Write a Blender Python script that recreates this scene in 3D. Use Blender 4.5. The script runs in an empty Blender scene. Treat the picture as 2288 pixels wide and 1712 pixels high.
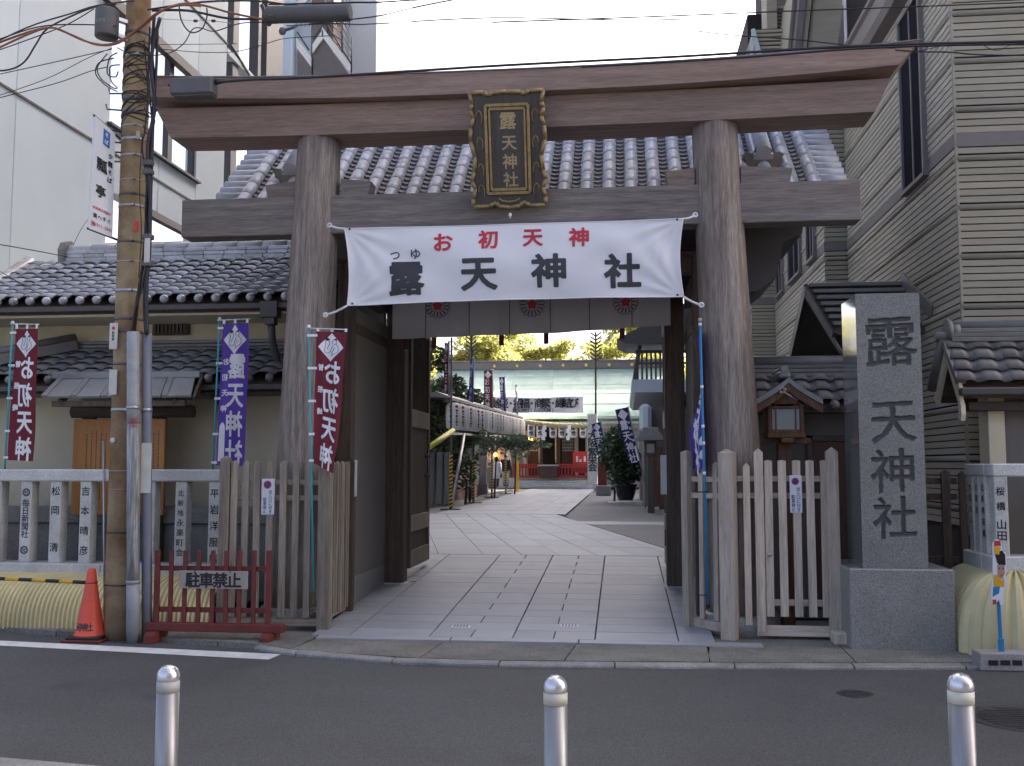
import bpy, bmesh, math, random
from mathutils import Vector, Matrix
R = math.radians
PI = math.pi
random.seed(7)
SC = bpy.context.scene
COL = SC.collection

# ------------------------------------------------------------------ camera
F = 2230.0                       # focal length in photo pixels (photo 2288 x 1712)
YAW, PITCH, EYE = R(6.3), R(4.72), 1.6
cam_d = bpy.data.cameras.new('camera')
cam = bpy.data.objects.new('camera', cam_d)
COL.objects.link(cam)
cam_d.sensor_width = 36.0
cam_d.lens = 36.0 * F / 2288.0
cam_d.clip_end = 1500
cam.location = (0, 0, EYE)
cam.rotation_euler = (R(90) + PITCH, 0, YAW)
SC.camera = cam

# ------------------------------------------------------------------ light
SUN_EL, SUN_AZ = R(34), R(50)    # azimuth clockwise from +Y
w = bpy.data.worlds.new('World')
SC.world = w
w.use_nodes = True
nt = w.node_tree
nt.nodes.clear()
sky = nt.nodes.new('ShaderNodeTexSky')
sky.sky_type = 'NISHITA'
sky.sun_disc = False
sky.sun_elevation = SUN_EL
sky.sun_rotation = SUN_AZ
sky.dust_density = 7.0
sky.air_density = 0.30
sky.ozone_density = 0.0
bg = nt.nodes.new('ShaderNodeBackground')
bg.inputs['Strength'].default_value = 0.15
wo = nt.nodes.new('ShaderNodeOutputWorld')
nt.links.new(sky.outputs[0], bg.inputs[0])
nt.links.new(bg.outputs[0], wo.inputs[0])
sd = bpy.data.lights.new('sun', 'SUN')
sd.energy = 3.5
sd.angle = R(0.5)
sd.color = (1.0, 0.93, 0.82)
sun = bpy.data.objects.new('sun', sd)
COL.objects.link(sun)
sdir = Vector((math.sin(SUN_AZ) * math.cos(SUN_EL), math.cos(SUN_AZ) * math.cos(SUN_EL), math.sin(SUN_EL)))
sun.rotation_euler = sdir.to_track_quat('Z', 'Y').to_euler()
sun.location = sdir * 60
SC.view_settings.view_transform = 'Standard'
SC.view_settings.look = 'None'
SC.view_settings.gamma = 1.0
SC.view_settings.use_curve_mapping = False
SC.view_settings.exposure = 2.4
SC.render.engine = 'CYCLES'
SC.cycles.max_bounces = 8
SC.cycles.use_denoising = True

# ------------------------------------------------------------------ helpers
_fw = Vector((-math.sin(YAW) * math.cos(PITCH), math.cos(YAW) * math.cos(PITCH), math.sin(PITCH)))
_rt = Vector((math.cos(YAW), math.sin(YAW), 0))
_up = _rt.cross(_fw)
def ray(px, py):
    return _fw + (px - 1144) / F * _rt - (py - 856) / F * _up
def at(px, py, Y):                # photo measurement -> world point at depth Y
    d = ray(px, py); t = Y / d.y
    return Vector((d.x * t, Y, EYE + d.z * t))
def atx(px, py, X):               # ... on a wall at x = X
    d = ray(px, py); t = X / d.x
    return Vector((X, d.y * t, EYE + d.z * t))
def gnd(px, py, z=0.0):
    d = ray(px, py); t = (z - EYE) / d.z
    return Vector((d.x * t, d.y * t, z))

class MB:
    def __init__(s):
        s.v = []; s.f = []; s.mi = []; s.sm = []
    def add(s, vs, fs, mi=0, sm=False):
        n = len(s.v)
        s.v.extend([tuple(p) for p in vs])
        for f in fs:
            s.f.append([n + i for i in f]); s.mi.append(mi); s.sm.append(sm)
        return s
    def box(s, x0, x1, y0, y1, z0, z1, c=0.004, mi=0, M=None):
        if x0 > x1: x0, x1 = x1, x0
        if y0 > y1: y0, y1 = y1, y0
        if z0 > z1: z0, z1 = z1, z0
        c = min(c, (x1 - x0) * .3, (y1 - y0) * .3, (z1 - z0) * .3)
        cx, cy, cz = (x0 + x1) / 2, (y0 + y1) / 2, (z0 + z1) / 2
        hx, hy, hz = (x1 - x0) / 2, (y1 - y0) / 2, (z1 - z0) / 2
        vs = []; idx = {}
        for sx in (-1, 1):
            for sy in (-1, 1):
                for sz in (-1, 1):
                    for a in range(3):
                        p = [cx + sx * (hx - (0 if a == 0 else c)), cy + sy * (hy - (0 if a == 1 else c)), cz + sz * (hz - (0 if a == 2 else c))]
                        idx[(sx, sy, sz, a)] = len(vs); vs.append(p)
        fs = []
        q = ((-1, -1), (1, -1), (1, 1), (-1, 1))
        def k(a, sa, u, v):
            t = [0, 0, 0]; t[a] = sa; t[(a + 1) % 3] = u; t[(a + 2) % 3] = v
            return t
        for a in range(3):
            for sa in (-1, 1):
                f = [idx[(*k(a, sa, u, v), a)] for u, v in q]
                fs.append(f if sa > 0 else f[::-1])
        for a in range(3):
            b, d = (a + 1) % 3, (a + 2) % 3
            for sb in (-1, 1):
                for s2 in (-1, 1):
                    t = [0, 0, 0]; t[b] = sb; t[d] = s2
                    t0 = t[:]; t0[a] = -1; t1 = t[:]; t1[a] = 1
                    f = [idx[(*t0, b)], idx[(*t1, b)], idx[(*t1, d)], idx[(*t0, d)]]
                    fs.append(f if sb * s2 < 0 else f[::-1])
        for sx in (-1, 1):
            for sy in (-1, 1):
                for sz in (-1, 1):
                    f = [idx[(sx, sy, sz, a)] for a in range(3)]
                    fs.append(f if sx * sy * sz > 0 else f[::-1])
        if M is not None: vs = [M @ Vector(p) for p in vs]
        return s.add(vs, fs, mi)
    def bar(s, a, b, wdt, hgt, c=0.003, mi=0, up=(0, 0, 1)):      # box beam from a to b
        a = Vector(a); b = Vector(b); d = b - a; L = d.length; z = d.normalized()
        upv = Vector(up)
        if abs(z.dot(upv)) > .98: upv = Vector((0, 1, 0))
        x = upv.cross(z).normalized(); y = z.cross(x)
        M = Matrix((( x.x, y.x, z.x, a.x), (x.y, y.y, z.y, a.y), (x.z, y.z, z.z, a.z), (0, 0, 0, 1)))
        return s.box(-wdt / 2, wdt / 2, -hgt / 2, hgt / 2, 0, L, c, mi, M)
    def prism(s, poly, axis, a0, a1, mi=0):                       # poly: 2D points, extruded along axis
        n = len(poly); vs = []
        for a in (a0, a1):
            for (u, v) in poly:
                vs.append({'x': (a, u, v), 'y': (u, a, v), 'z': (u, v, a)}[axis])
        fs = [list(range(n))[::-1], list(range(n, 2 * n))] + [[i, (i + 1) % n, n + (i + 1) % n, n + i] for i in range(n)]
        area = sum(poly[i][0] * poly[(i + 1) % n][1] - poly[(i + 1) % n][0] * poly[i][1] for i in range(n))
        flip = (area < 0) != (axis == 'y')
        if a1 < a0: flip = not flip
        if flip: fs = [f[::-1] for f in fs]
        return s.add(vs, fs, mi)
    def tube(s, pts, r, n=8, mi=0, cap=True, sm=True):
        pts = [Vector(p) for p in pts]
        rs = r if isinstance(r, (list, tuple)) else [r] * len(pts)
        vs = []; fs = []; ref = None
        for i, p in enumerate(pts):
            d = (pts[min(i + 1, len(pts) - 1)] - pts[max(i - 1, 0)])
            d = d.normalized() if d.length > 1e-9 else Vector((0, 0, 1))
            if ref is None: ref = Vector((1, 0, 0)) if abs(d.x) < .8 else Vector((0, 1, 0))
            x = (ref - d * ref.dot(d)).normalized(); y = d.cross(x); ref = x
            for k in range(n):
                a = 2 * PI * k / n
                vs.append(p + (x * math.cos(a) + y * math.sin(a)) * rs[i])
        for i in range(len(pts) - 1):
            for k in range(n):
                fs.append([i * n + k, i * n + (k + 1) % n, (i + 1) * n + (k + 1) % n, (i + 1) * n + k])
        s.add(vs, fs, mi, sm)
        if cap:
            m = len(s.v) - len(vs)
            s.f.append([m + k for k in range(n)][::-1]); s.mi.append(mi); s.sm.append(False)
            q = m + (len(pts) - 1) * n
            s.f.append([q + k for k in range(n)]); s.mi.append(mi); s.sm.append(False)
        return s
    def lathe(s, prof, c=(0, 0, 0), n=20, mi=0, sm=True, sx=1.0, sy=1.0):   # prof: (r, z) bottom to top
        vs = []; fs = []
        for (r, z) in prof:
            for k in range(n):
                a = 2 * PI * k / n
                vs.append((c[0] + r * math.cos(a) * sx, c[1] + r * math.sin(a) * sy, c[2] + z))
        m = len(prof)
        for i in range(m - 1):
            for k in range(n):
                fs.append([i * n + k, i * n + (k + 1) % n, (i + 1) * n + (k + 1) % n, (i + 1) * n + k])
        s.add(vs, fs, mi, sm)
        b = len(s.v) - len(vs)
        if prof[0][0] > 1e-4: s.f.append([b + k for k in range(n)][::-1]); s.mi.append(mi); s.sm.append(False)
        if prof[-1][0] > 1e-4: s.f.append([b + (m - 1) * n + k for k in range(n)]); s.mi.append(mi); s.sm.append(False)
        return s
    def grid(s, fn, nu, nv, mi=0, sm=True, close=False):
        vs = [fn(i / nu, j / nv) for j in range(nv + 1) for i in range(nu + 1)]
        fs = [[j * (nu + 1) + i, j * (nu + 1) + i + 1, (j + 1) * (nu + 1) + i + 1, (j + 1) * (nu + 1) + i] for j in range(nv) for i in range(nu)]
        return s.add(vs, fs, mi, sm)
    def mesh(s, name, off=(0, 0, 0)):
        me = bpy.data.meshes.new(name)
        me.from_pydata([(p[0] - off[0], p[1] - off[1], p[2] - off[2]) for p in s.v], [], s.f)
        me.polygons.foreach_set('material_index', s.mi)
        me.polygons.foreach_set('use_smooth', s.sm)
        me.update()
        return me
    def build(s, name, mat, parent=None, local=False):
        off = Vector((0, 0, 0)) if local or parent is None else wloc(parent)
        me = s.mesh(name, off)
        return link(name, me, mat, parent)

def wloc(o):
    v = Vector((0, 0, 0))
    while o is not None:
        v = v + o.location; o = o.parent
    return v
def link(name, me, mat=None, parent=None, loc=(0, 0, 0), rot=(0, 0, 0)):
    o = bpy.data.objects.new(name, me)
    COL.objects.link(o)
    if mat is not None and len(me.materials) == 0:
        for m in (mat if isinstance(mat, (list, tuple)) else [mat]): me.materials.append(m)
    if parent is not None: o.parent = parent
    o.location = loc; o.rotation_euler = rot
    return o
def thing(name, label, cat, loc=(0, 0, 0), group=None, rotz=0):
    o = bpy.data.objects.new(name, None)
    o.empty_display_size = .1
    COL.objects.link(o)
    o.location = loc; o.rotation_euler = (0, 0, rotz)
    o['label'] = label; o['category'] = cat
    if group: o['group'] = group
    return o
def tag(o, label, cat, group=None):
    o['label'] = label; o['category'] = cat
    if group: o['group'] = group
    return o
def struct(o):
    o['kind'] = 'structure'; return o
def stuff(o):
    o['kind'] = 'stuff'; return o
def dup(root, loc=None, label=None, group=None, rotz=None):
    r = root.copy(); COL.objects.link(r)
    if loc is not None: r.location = loc
    if rotz is not None: r.rotation_euler = (0, 0, rotz)
    if label: r['label'] = label
    if group: r['group'] = group
    for ch in list(root.children):
        c = ch.copy(); COL.objects.link(c); c.parent = r
        for g in list(ch.children):
            d = g.copy(); COL.objects.link(d); d.parent = c
    return r

# ------------------------------------------------------------------ materials
def lin(h):
    c = [int(h[i:i + 2], 16) / 255 for i in (0, 2, 4)]
    return tuple(x / 12.92 if x <= .04045 else ((x + .055) / 1.055) ** 2.4 for x in c)
def material(name, col, rough=.7, metal=0.0, var=.15, scale=6.0, grain=None, bump=.15, bscale=None, rand=.08, spec=.5,
             col2=None, patch=None, patch_scale=1.2, patch_amt=.5, dots=0.0, coat=0.0, trans=0.0, emit=None, island=False, bdist=.01, spots=0.0):
    m = bpy.data.materials.new(name); m.use_nodes = True
    T = m.node_tree; N = T.nodes; L = T.links
    bs = N['Principled BSDF']
    col = lin(col) if isinstance(col, str) else col
    bs.inputs['Roughness'].default_value = rough
    bs.inputs['Metallic'].default_value = metal
    bs.inputs['Specular IOR Level'].default_value = spec
    if coat: bs.inputs['Coat Weight'].default_value = coat; bs.inputs['Coat Roughness'].default_value = .08
    tc = N.new('ShaderNodeTexCoord'); oi = N.new('ShaderNodeObjectInfo')
    mp = N.new('ShaderNodeMapping')
    if grain == 'x': mp.inputs['Scale'].default_value = (.06, 1, 1)
    elif grain == 'y': mp.inputs['Scale'].default_value = (1, .06, 1)
    elif grain == 'z': mp.inputs['Scale'].default_value = (1, 1, .06)
    off = N.new('ShaderNodeVectorMath'); off.operation = 'SCALE'; off.inputs['Scale'].default_value = 37.0
    cmb = N.new('ShaderNodeCombineXYZ')
    for i in range(3): L.new(oi.outputs['Random'], cmb.inputs[i])
    L.new(cmb.outputs[0], off.inputs[0])
    ad = N.new('ShaderNodeVectorMath'); ad.operation = 'ADD'
    L.new(tc.outputs['Object'], mp.inputs[0]); L.new(mp.outputs[0], ad.inputs[0]); L.new(off.outputs[0], ad.inputs[1])
    n1 = N.new('ShaderNodeTexNoise'); n1.inputs['Scale'].default_value = scale * (6 if grain else 1)
    n1.inputs['Detail'].default_value = 7; n1.inputs['Roughness'].default_value = .62
    L.new(ad.outputs[0], n1.inputs['Vector'])
    rmp = N.new('ShaderNodeMapRange')
    rmp.inputs['From Min'].default_value = .34 if grain else .25; rmp.inputs['From Max'].default_value = .66 if grain else .75
    rmp.inputs['To Min'].default_value = 1 - var; rmp.inputs['To Max'].default_value = 1 + var
    L.new(n1.outputs['Fac'], rmp.inputs['Value'])
    rr = N.new('ShaderNodeMapRange'); rr.inputs['To Min'].default_value = 1 - rand; rr.inputs['To Max'].default_value = 1 + rand
    if island:
        ge = N.new('ShaderNodeNewGeometry'); L.new(ge.outputs['Random Per Island'], rr.inputs['Value'])
    else:
        L.new(oi.outputs['Random'], rr.inputs['Value'])
    if grain:
        nf = N.new('ShaderNodeTexNoise'); nf.inputs['Scale'].default_value = scale * 34; nf.inputs['Detail'].default_value = 3
        L.new(ad.outputs[0], nf.inputs['Vector'])
        fr_ = N.new('ShaderNodeMapRange'); fr_.inputs['From Min'].default_value = .36; fr_.inputs['From Max'].default_value = .6
        fr_.inputs['To Min'].default_value = 1 - var * .8; fr_.inputs['To Max'].default_value = 1 + var * .25
        L.new(nf.outputs['Fac'], fr_.inputs['Value'])
        mm = N.new('ShaderNodeMath'); mm.operation = 'MULTIPLY'; L.new(rmp.outputs[0], mm.inputs[0]); L.new(fr_.outputs[0], mm.inputs[1]); rmp = mm
    if spots:
        vo = N.new('ShaderNodeTexVoronoi'); vo.inputs['Scale'].default_value = 1.1; vo.inputs['Randomness'].default_value = 1
        nw = N.new('ShaderNodeTexNoise'); nw.inputs['Scale'].default_value = 5; nw.inputs['Detail'].default_value = 4
        av = N.new('ShaderNodeVectorMath'); av.operation = 'MULTIPLY_ADD'; av.inputs[1].default_value = (.35, .12, 0)
        L.new(tc.outputs['Object'], nw.inputs['Vector']); L.new(nw.outputs['Color'], av.inputs[0]); L.new(tc.outputs['Object'], av.inputs[2]); L.new(av.outputs[0], vo.inputs['Vector'])
        sr_ = N.new('ShaderNodeMapRange'); sr_.inputs['From Min'].default_value = .06; sr_.inputs['From Max'].default_value = .17; sr_.inputs['To Min'].default_value = 1 - spots; sr_.inputs['To Max'].default_value = 1.0
        L.new(vo.outputs['Distance'], sr_.inputs['Value'])
        mm = N.new('ShaderNodeMath'); mm.operation = 'MULTIPLY'; L.new(rmp.outputs[0], mm.inputs[0]); L.new(sr_.outputs[0], mm.inputs[1]); rmp = mm
    mu = N.new('ShaderNodeMath'); mu.operation = 'MULTIPLY'
    L.new(rmp.outputs[0], mu.inputs[0]); L.new(rr.outputs[0], mu.inputs[1])
    base = N.new('ShaderNodeRGB'); base.outputs[0].default_value = (*col, 1)
    src = base.outputs[0]
    if col2 is not None or patch is not None:
        c2 = lin(patch or col2) if isinstance(patch or col2, str) else (patch or col2)
        n2 = N.new('ShaderNodeTexNoise'); n2.inputs['Scale'].default_value = patch_scale; n2.inputs['Detail'].default_value = 5
        n2.inputs['Roughness'].default_value = .6
        L.new(ad.outputs[0], n2.inputs['Vector'])
        rp = N.new('ShaderNodeMapRange'); rp.inputs['From Min'].default_value = .42; rp.inputs['From Max'].default_value = .66
        rp.inputs['To Max'].default_value = patch_amt
        L.new(n2.outputs['Fac'], rp.inputs['Value'])
        mx = N.new('ShaderNodeMix'); mx.data_type = 'RGBA'
        L.new(rp.outputs[0], mx.inputs[0]); L.new(src, mx.inputs[6]); mx.inputs[7].default_value = (*c2, 1)
        src = mx.outputs[2]
    if dots:
        n3 = N.new('ShaderNodeTexVoronoi'); n3.inputs['Scale'].default_value = 230
        L.new(tc.outputs['Object'], n3.inputs['Vector'])
        wn = N.new('ShaderNodeMapRange'); wn.inputs['To Min'].default_value = 1 - dots; wn.inputs['To Max'].default_value = 1 + dots
        sp = N.new('ShaderNodeSeparateColor'); L.new(n3.outputs['Color'], sp.inputs[0]); L.new(sp.outputs[0], wn.inputs['Value'])
        m3 = N.new('ShaderNodeMath'); m3.operation = 'MULTIPLY'; L.new(mu.outputs[0], m3.inputs[0]); L.new(wn.outputs[0], m3.inputs[1]); mu = m3
    vm = N.new('ShaderNodeVectorMath'); vm.operation = 'SCALE'
    L.new(src, vm.inputs[0]); L.new(mu.outputs[0], vm.inputs['Scale'])
    L.new(vm.outputs[0], bs.inputs['Base Color'])
    if bump:
        bp = N.new('ShaderNodeBump'); bp.inputs['Strength'].default_value = bump; bp.inputs['Distance'].default_value = bdist
        if bscale:
            nb = N.new('ShaderNodeTexNoise'); nb.inputs['Scale'].default_value = bscale; nb.inputs['Detail'].default_value = 4
            L.new(tc.outputs['Object'], nb.inputs['Vector']); L.new(nb.outputs['Fac'], bp.inputs['Height'])
        else:
            L.new(n1.outputs['Fac'], bp.inputs['Height'])
        L.new(bp.outputs[0], bs.inputs['Normal'])
    rg = N.new('ShaderNodeMapRange'); rg.inputs['To Min'].default_value = max(.03, rough - .1); rg.inputs['To Max'].default_value = min(1, rough + .1)
    L.new(n1.outputs['Fac'], rg.inputs['Value']); L.new(rg.outputs[0], bs.inputs['Roughness'])
    if trans:
        tr = N.new('ShaderNodeBsdfTranslucent'); ms = N.new('ShaderNodeMixShader'); ms.inputs[0].default_value = trans
        L.new(vm.outputs[0], tr.inputs['Color'])
        L.new(bs.outputs[0], ms.inputs[1]); L.new(tr.outputs[0], ms.inputs[2])
        L.new(ms.outputs[0], N['Material Output'].inputs['Surface'])
    if emit:
        bs.inputs['Emission Color'].default_value = (*lin(emit[0]), 1); bs.inputs['Emission Strength'].default_value = emit[1]
    return m

M_ = dict(
    asphalt=material('asphalt', (.092, .093, .095), .85, var=.12, scale=1.6, bump=.6, bscale=150, dots=.55, patch=(.074, .073, .072), patch_scale=.5, patch_amt=.8, bdist=.006, spots=.22),
    ground=material('ground_concrete', (.2, .2, .2), .9),
    paint=material('road_paint', (.72, .73, .72), .6, var=.12, scale=9, patch=(.45, .45, .45), patch_scale=5, patch_amt=.5),
    kerb=material('kerb_granite', (.30, .295, .275), .85, var=.2, dots=.35, bump=.4, bscale=120, patch=(.18, .175, .165), patch_scale=4, patch_amt=.6),
    apron=material('apron_concrete', (.215, .207, .182), .9, var=.22, scale=3, dots=.6, bump=.6, bscale=150, patch=(.12, .117, .10), patch_scale=1.6, patch_amt=.7),
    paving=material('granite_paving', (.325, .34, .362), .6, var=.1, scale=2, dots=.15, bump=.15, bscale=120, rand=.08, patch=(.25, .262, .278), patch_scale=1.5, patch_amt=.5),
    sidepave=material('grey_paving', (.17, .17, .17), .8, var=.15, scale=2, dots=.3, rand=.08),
    court=material('courtyard_base', (.06, .06, .06), .9),
    granite=material('monument_granite', (.235, .238, .226), .38, var=.1, scale=5, dots=.5, bump=.05, patch=(.19, .192, .182), patch_scale=1.2, patch_amt=.6),
    granite_pol=material('polished_granite', (.20, .205, .2), .03, var=.06, scale=5, dots=.3, bump=0, coat=1.0, spec=1.0),
    granite_cut_shade=material('shaded_cut_granite', (.085, .087, .083), .85, var=.12, scale=20, dots=.25),
    stone=material('fence_granite', (.58, .58, .55), .75, var=.12, scale=4, dots=.28, bump=.25, bscale=140, patch=(.38, .375, .35), patch_scale=3, patch_amt=.55),
    ink=material('black_ink', (.012, .012, .013), .6, var=.1, bump=0),
    ink2=material('faded_black', (.045, .047, .055), .7, var=.1, bump=0),
    wood_d=material('dark_timber', (.10, .07, .05), .75, var=.35, grain='z', scale=3, bump=.3),
    wood_dx=material('dark_timber_beam', (.075, .054, .042), .75, var=.35, grain='x', scale=3, bump=.3),
    torii_x=material('torii_beam_wood', (.30, .205, .158), .7, var=.22, grain='x', scale=3.6, bump=.35, patch=(.22, .165, .14), patch_scale=1.2, patch_amt=.8),
    nuki_x=material('weathered_beam_wood', (.185, .165, .148), .8, var=.3, grain='x', scale=3.2, bump=.4, patch=(.22, .14, .09), patch_scale=1.0, patch_amt=.5),
    torii_z=material('pillar_wood', (.275, .235, .20), .75, var=.36, grain='z', scale=3.6, bump=.5, patch=(.155, .105, .082), patch_scale=2.0, patch_amt=.8),
    fence_w=material('weathered_fence_wood', (.56, .48, .385), .8, var=.22, grain='z', scale=3, bump=.35, rand=.13, patch=(.40, .34, .275), patch_scale=2, patch_amt=.6),
    fence_wx=material('weathered_rail_wood', (.54, .46, .37), .8, var=.22, grain='x', scale=3, bump=.35, rand=.12),
    fence_l=material('grey_fence_wood', (.34, .29, .225), .8, var=.28, grain='z', scale=3, bump=.35, rand=.16, patch=(.2, .17, .14), patch_scale=2, patch_amt=.7),
    fence_lx=material('grey_rail_wood', (.34, .29, .225), .8, var=.28, grain='x', scale=3, bump=.35, rand=.12),
    red=material('red_brown_paint', (.16, .028, .022), .6, var=.2, scale=8, patch=(.09, .02, .017), patch_scale=5, patch_amt=.6),
    cone=material('cone_plastic', (.75, .095, .05), .42, var=.06, scale=4, bump=.03, patch=(.5, .08, .05), patch_scale=3, patch_amt=.4),
    black=material('black_rubber', (.02, .02, .022), .6),
    yellow=material('yellow_plastic', (.72, .42, .03), .5),
    cream=material('cream_plastic', (.74, .66, .37), .55, var=.1, scale=3, bump=.05, patch=(.5, .44, .25), patch_scale=1.4, patch_amt=.6),
    pole=material('pole_concrete', (.30, .235, .135), .85, var=.3, scale=5, bump=.3, patch=(.16, .08, .03), patch_scale=1.9, patch_amt=.85, dots=.15),
    steel=material('galvanised_steel', (.42, .43, .45), .42, .8, var=.15, scale=8),
    conduit=material('grey_conduit', (.25, .27, .29), .45, var=.1, scale=4, patch=(.38, .4, .41), patch_scale=6, patch_amt=.5),
    conduit2=material('blue_grey_conduit', (.15, .16, .2), .5, var=.12, scale=4),
    conduit3=material('peeling_conduit', (.22, .24, .24), .6, var=.35, grain='z', scale=5, bump=.2, patch=(.55, .56, .56), patch_scale=26, patch_amt=.8),
    cable=material('black_cable', (.022, .021, .024), .55),
    cable_o=material('brown_cable', (.23, .09, .045), .55),
    greybox=material('grey_enclosure', (.1, .1, .102), .6),
    bollard=material('brushed_steel', (.33, .33, .325), .38, .6, var=.06, grain='z', scale=4, bump=.05),
    bollard_cap=material('polished_steel_cap', (.66, .67, .69), .25, .7, var=.04, scale=6, bump=.02),
    tape=material('cream_reflective_tape', (.62, .61, .5), .5, var=.06),
    tape_w=material('worn_tape', (.42, .42, .39), .5, var=.15, scale=14),
    plaster=material('plaster_beige', (.70, .64, .47), .9, var=.08, scale=2.5, bump=.2, bscale=80, patch=(.56, .51, .38), patch_scale=1.0, patch_amt=.5),
    plaster_g=material('plaster_grey', (.18, .168, .15), .9, var=.08, scale=2.5, bump=.2, bscale=80),
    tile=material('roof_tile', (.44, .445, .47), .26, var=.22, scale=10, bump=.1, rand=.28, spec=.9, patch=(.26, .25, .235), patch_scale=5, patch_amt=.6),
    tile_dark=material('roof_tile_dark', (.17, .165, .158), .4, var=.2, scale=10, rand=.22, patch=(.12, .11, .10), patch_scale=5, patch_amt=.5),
    tile_w=material('pale_roof_tile', (.42, .45, .52), .34, var=.16, scale=9, bump=.1, rand=.16, patch=(.30, .32, .37), patch_scale=5, patch_amt=.5),
    tile_p=material('pan_roof_tile', (.24, .235, .235), .5, var=.25, scale=9, rand=.15),
    gutter=material('dark_gutter', (.075, .068, .06), .5, var=.12),
    metal_roof=material('zinc_roof', (.24, .245, .245), .45, .2, var=.18, scale=5),
    white=material('white_cloth', (.74, .74, .755), .85, var=.035, scale=3, bump=.08, bscale=300),
    noren=material('curtain_cloth', (.40, .385, .385), .9, var=.06, scale=3, bump=.08, bscale=300, trans=.12),
    red_ink=material('red_ink', (.5, .035, .055), .7, var=.06, bump=0),
    maroon=material('maroon_cloth', (.16, .018, .032), .85, var=.12, scale=4, bump=.1, bscale=250),
    purple=material('purple_cloth', (.10, .05, .33), .85, var=.12, scale=4, bump=.1, bscale=250),
    purple_d=material('dark_purple_cloth', (.035, .022, .13), .85, var=.12, scale=4),
    clothw=material('print_white', (.78, .78, .8), .8, var=.03, bump=0),
    teal=material('teal_pole', (.05, .33, .38), .4, var=.05),
    blue=material('blue_pole', (.025, .21, .45), .4, var=.05),
    gold=material('gilded_trim', (.33, .25, .12), .5, .5, var=.35, scale=20, bump=.2),
    gold_p=material('gold_lettering', (.38, .30, .16), .5, .25, var=.15),
    lacquer=material('black_lacquer', (.06, .05, .046), .45, var=.25, grain='z', scale=4),
    clad=material('brown_cladding', (.375, .345, .262), .75, var=.07, grain='x', scale=2, bump=.1, rand=.08, patch=(.31, .285, .22), patch_scale=.8, patch_amt=.5),
    clad_y=material('brown_cladding_side_lit', (.44, .41, .335), .75, var=.07, grain='y', scale=2, bump=.1, rand=.08),  # same boards as the front; the side wall's brighter light is in the colour
    clad_core=material('cladding_core', (.022, .02, .02), .9),
    band=material('grey_band_stone', (.2, .185, .175), .8, var=.12, scale=6),
    trim=material('mauve_trim', (.2, .175, .17), .65, var=.1, scale=4),
    glass=material('dark_glass', (.03, .03, .038), .5, spec=.0, var=.1, bump=0),
    wpanel=material('white_wall_panel', (.60, .685, .735), .8, var=.03, scale=1.2, bump=.1, bscale=60, patch=(.53, .61, .655), patch_scale=.35, patch_amt=.7),
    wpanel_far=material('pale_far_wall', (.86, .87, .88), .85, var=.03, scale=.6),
    dkframe=material('dark_brown_metal', (.055, .05, .05), .5),
    tan=material('tan_wall', (.5, .36, .22), .85),
    bulletin=material('honey_board', (.42, .19, .05), .6, var=.14, grain='z', scale=2, bump=.1),
    signw=material('white_enamel', (.68, .71, .74), .4, var=.04),
    sign_b=material('sign_blue', (.02, .12, .4), .5),
    sign_n=material('sign_navy', (.03, .045, .2), .5),
    sign_r=material('sign_red', (.6, .03, .04), .5),
    plate=material('plate_beige', (.36, .33, .28), .7, var=.12, scale=8),
    tag_c=material('plastic_tag', (.62, .62, .56), .6),
    lantern_wood=material('lantern_wood', (.15, .075, .04), .65, var=.35, grain='z', scale=3),
    frost=material('frosted_pane', (.30, .33, .32), .4, var=.06),
    door_br=material('brown_door', (.10, .05, .03), .6, var=.25, grain='z', scale=3),
    copper=material('patina_roof', (.54, .69, .58), .75, var=.1, scale=.8, patch=(.40, .50, .42), patch_scale=1.5, patch_amt=.6),
    hallwall=material('hall_plaster', (.42, .41, .37), .85),
    halldark=material('hall_interior_shade', (.03, .022, .018), .8),
    verm=material('vermilion_paint', (.36, .028, .02), .5),
    straw=material('straw_rope', (.42, .38, .22), .9, var=.25, scale=30),
    paper=material('paper_white', (.82, .81, .78), .85, var=.03),
    bark=material('bark', (.06, .05, .04), .9, var=.3, grain='z', scale=4),
    leaf_d=material('leaf_dark', (.035, .065, .028), .5, var=.3, scale=2, bump=0, rand=.5, island=True, trans=.25),
    leaf_m=material('leaf_mid', (.06, .095, .045), .55, var=.3, scale=2, bump=0, rand=.45, island=True, trans=.3),
    leaf_b=material('leaf_bamboo', (.10, .14, .09), .55, var=.3, scale=2, bump=0, rand=.4, island=True, trans=.3),
    leaf_y=material('leaf_yellow_green', (.40, .40, .13), .5, var=.5, scale=.9, bump=0, rand=.6, island=True, trans=.6),
    ltrans=material('bamboo_yellow', (.5, .5, .08), .5),
    potglaze=material('dark_glazed_pot', (.02, .022, .025), .2, var=.2),
    skin=material('skin', (.45, .27, .19), .6, var=.05, bump=0),
    hair=material('hair', (.015, .012, .01), .5, bump=0),
    jacket=material('charcoal_jacket', (.014, .015, .02), .85),
    coat=material('light_grey_coat', (.42, .42, .44), .9),
    khaki=material('khaki_trousers', (.4, .36, .29), .9),
    boots=material('dark_boots', (.02, .017, .016), .6),
    chy=material('child_yellow', (.75, .42, .02), .5),
    iron=material('cast_iron', (.06, .058, .056), .6, .3, var=.3),
    block=material('concrete_block', (.3, .29, .28), .9, dots=.3),
    lamp=material('warm_lamp', (.8, .4, .1), .5, emit=('ffb040', 6.0)),
    disc=material('gilt_disc', (.85, .66, .25), .4, var=.1),
    strap=material('dark_red_strap', (.085, .012, .02), .85, var=.1),
    redbox=material('red_lacquer', (.55, .035, .02), .4),
)

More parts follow.
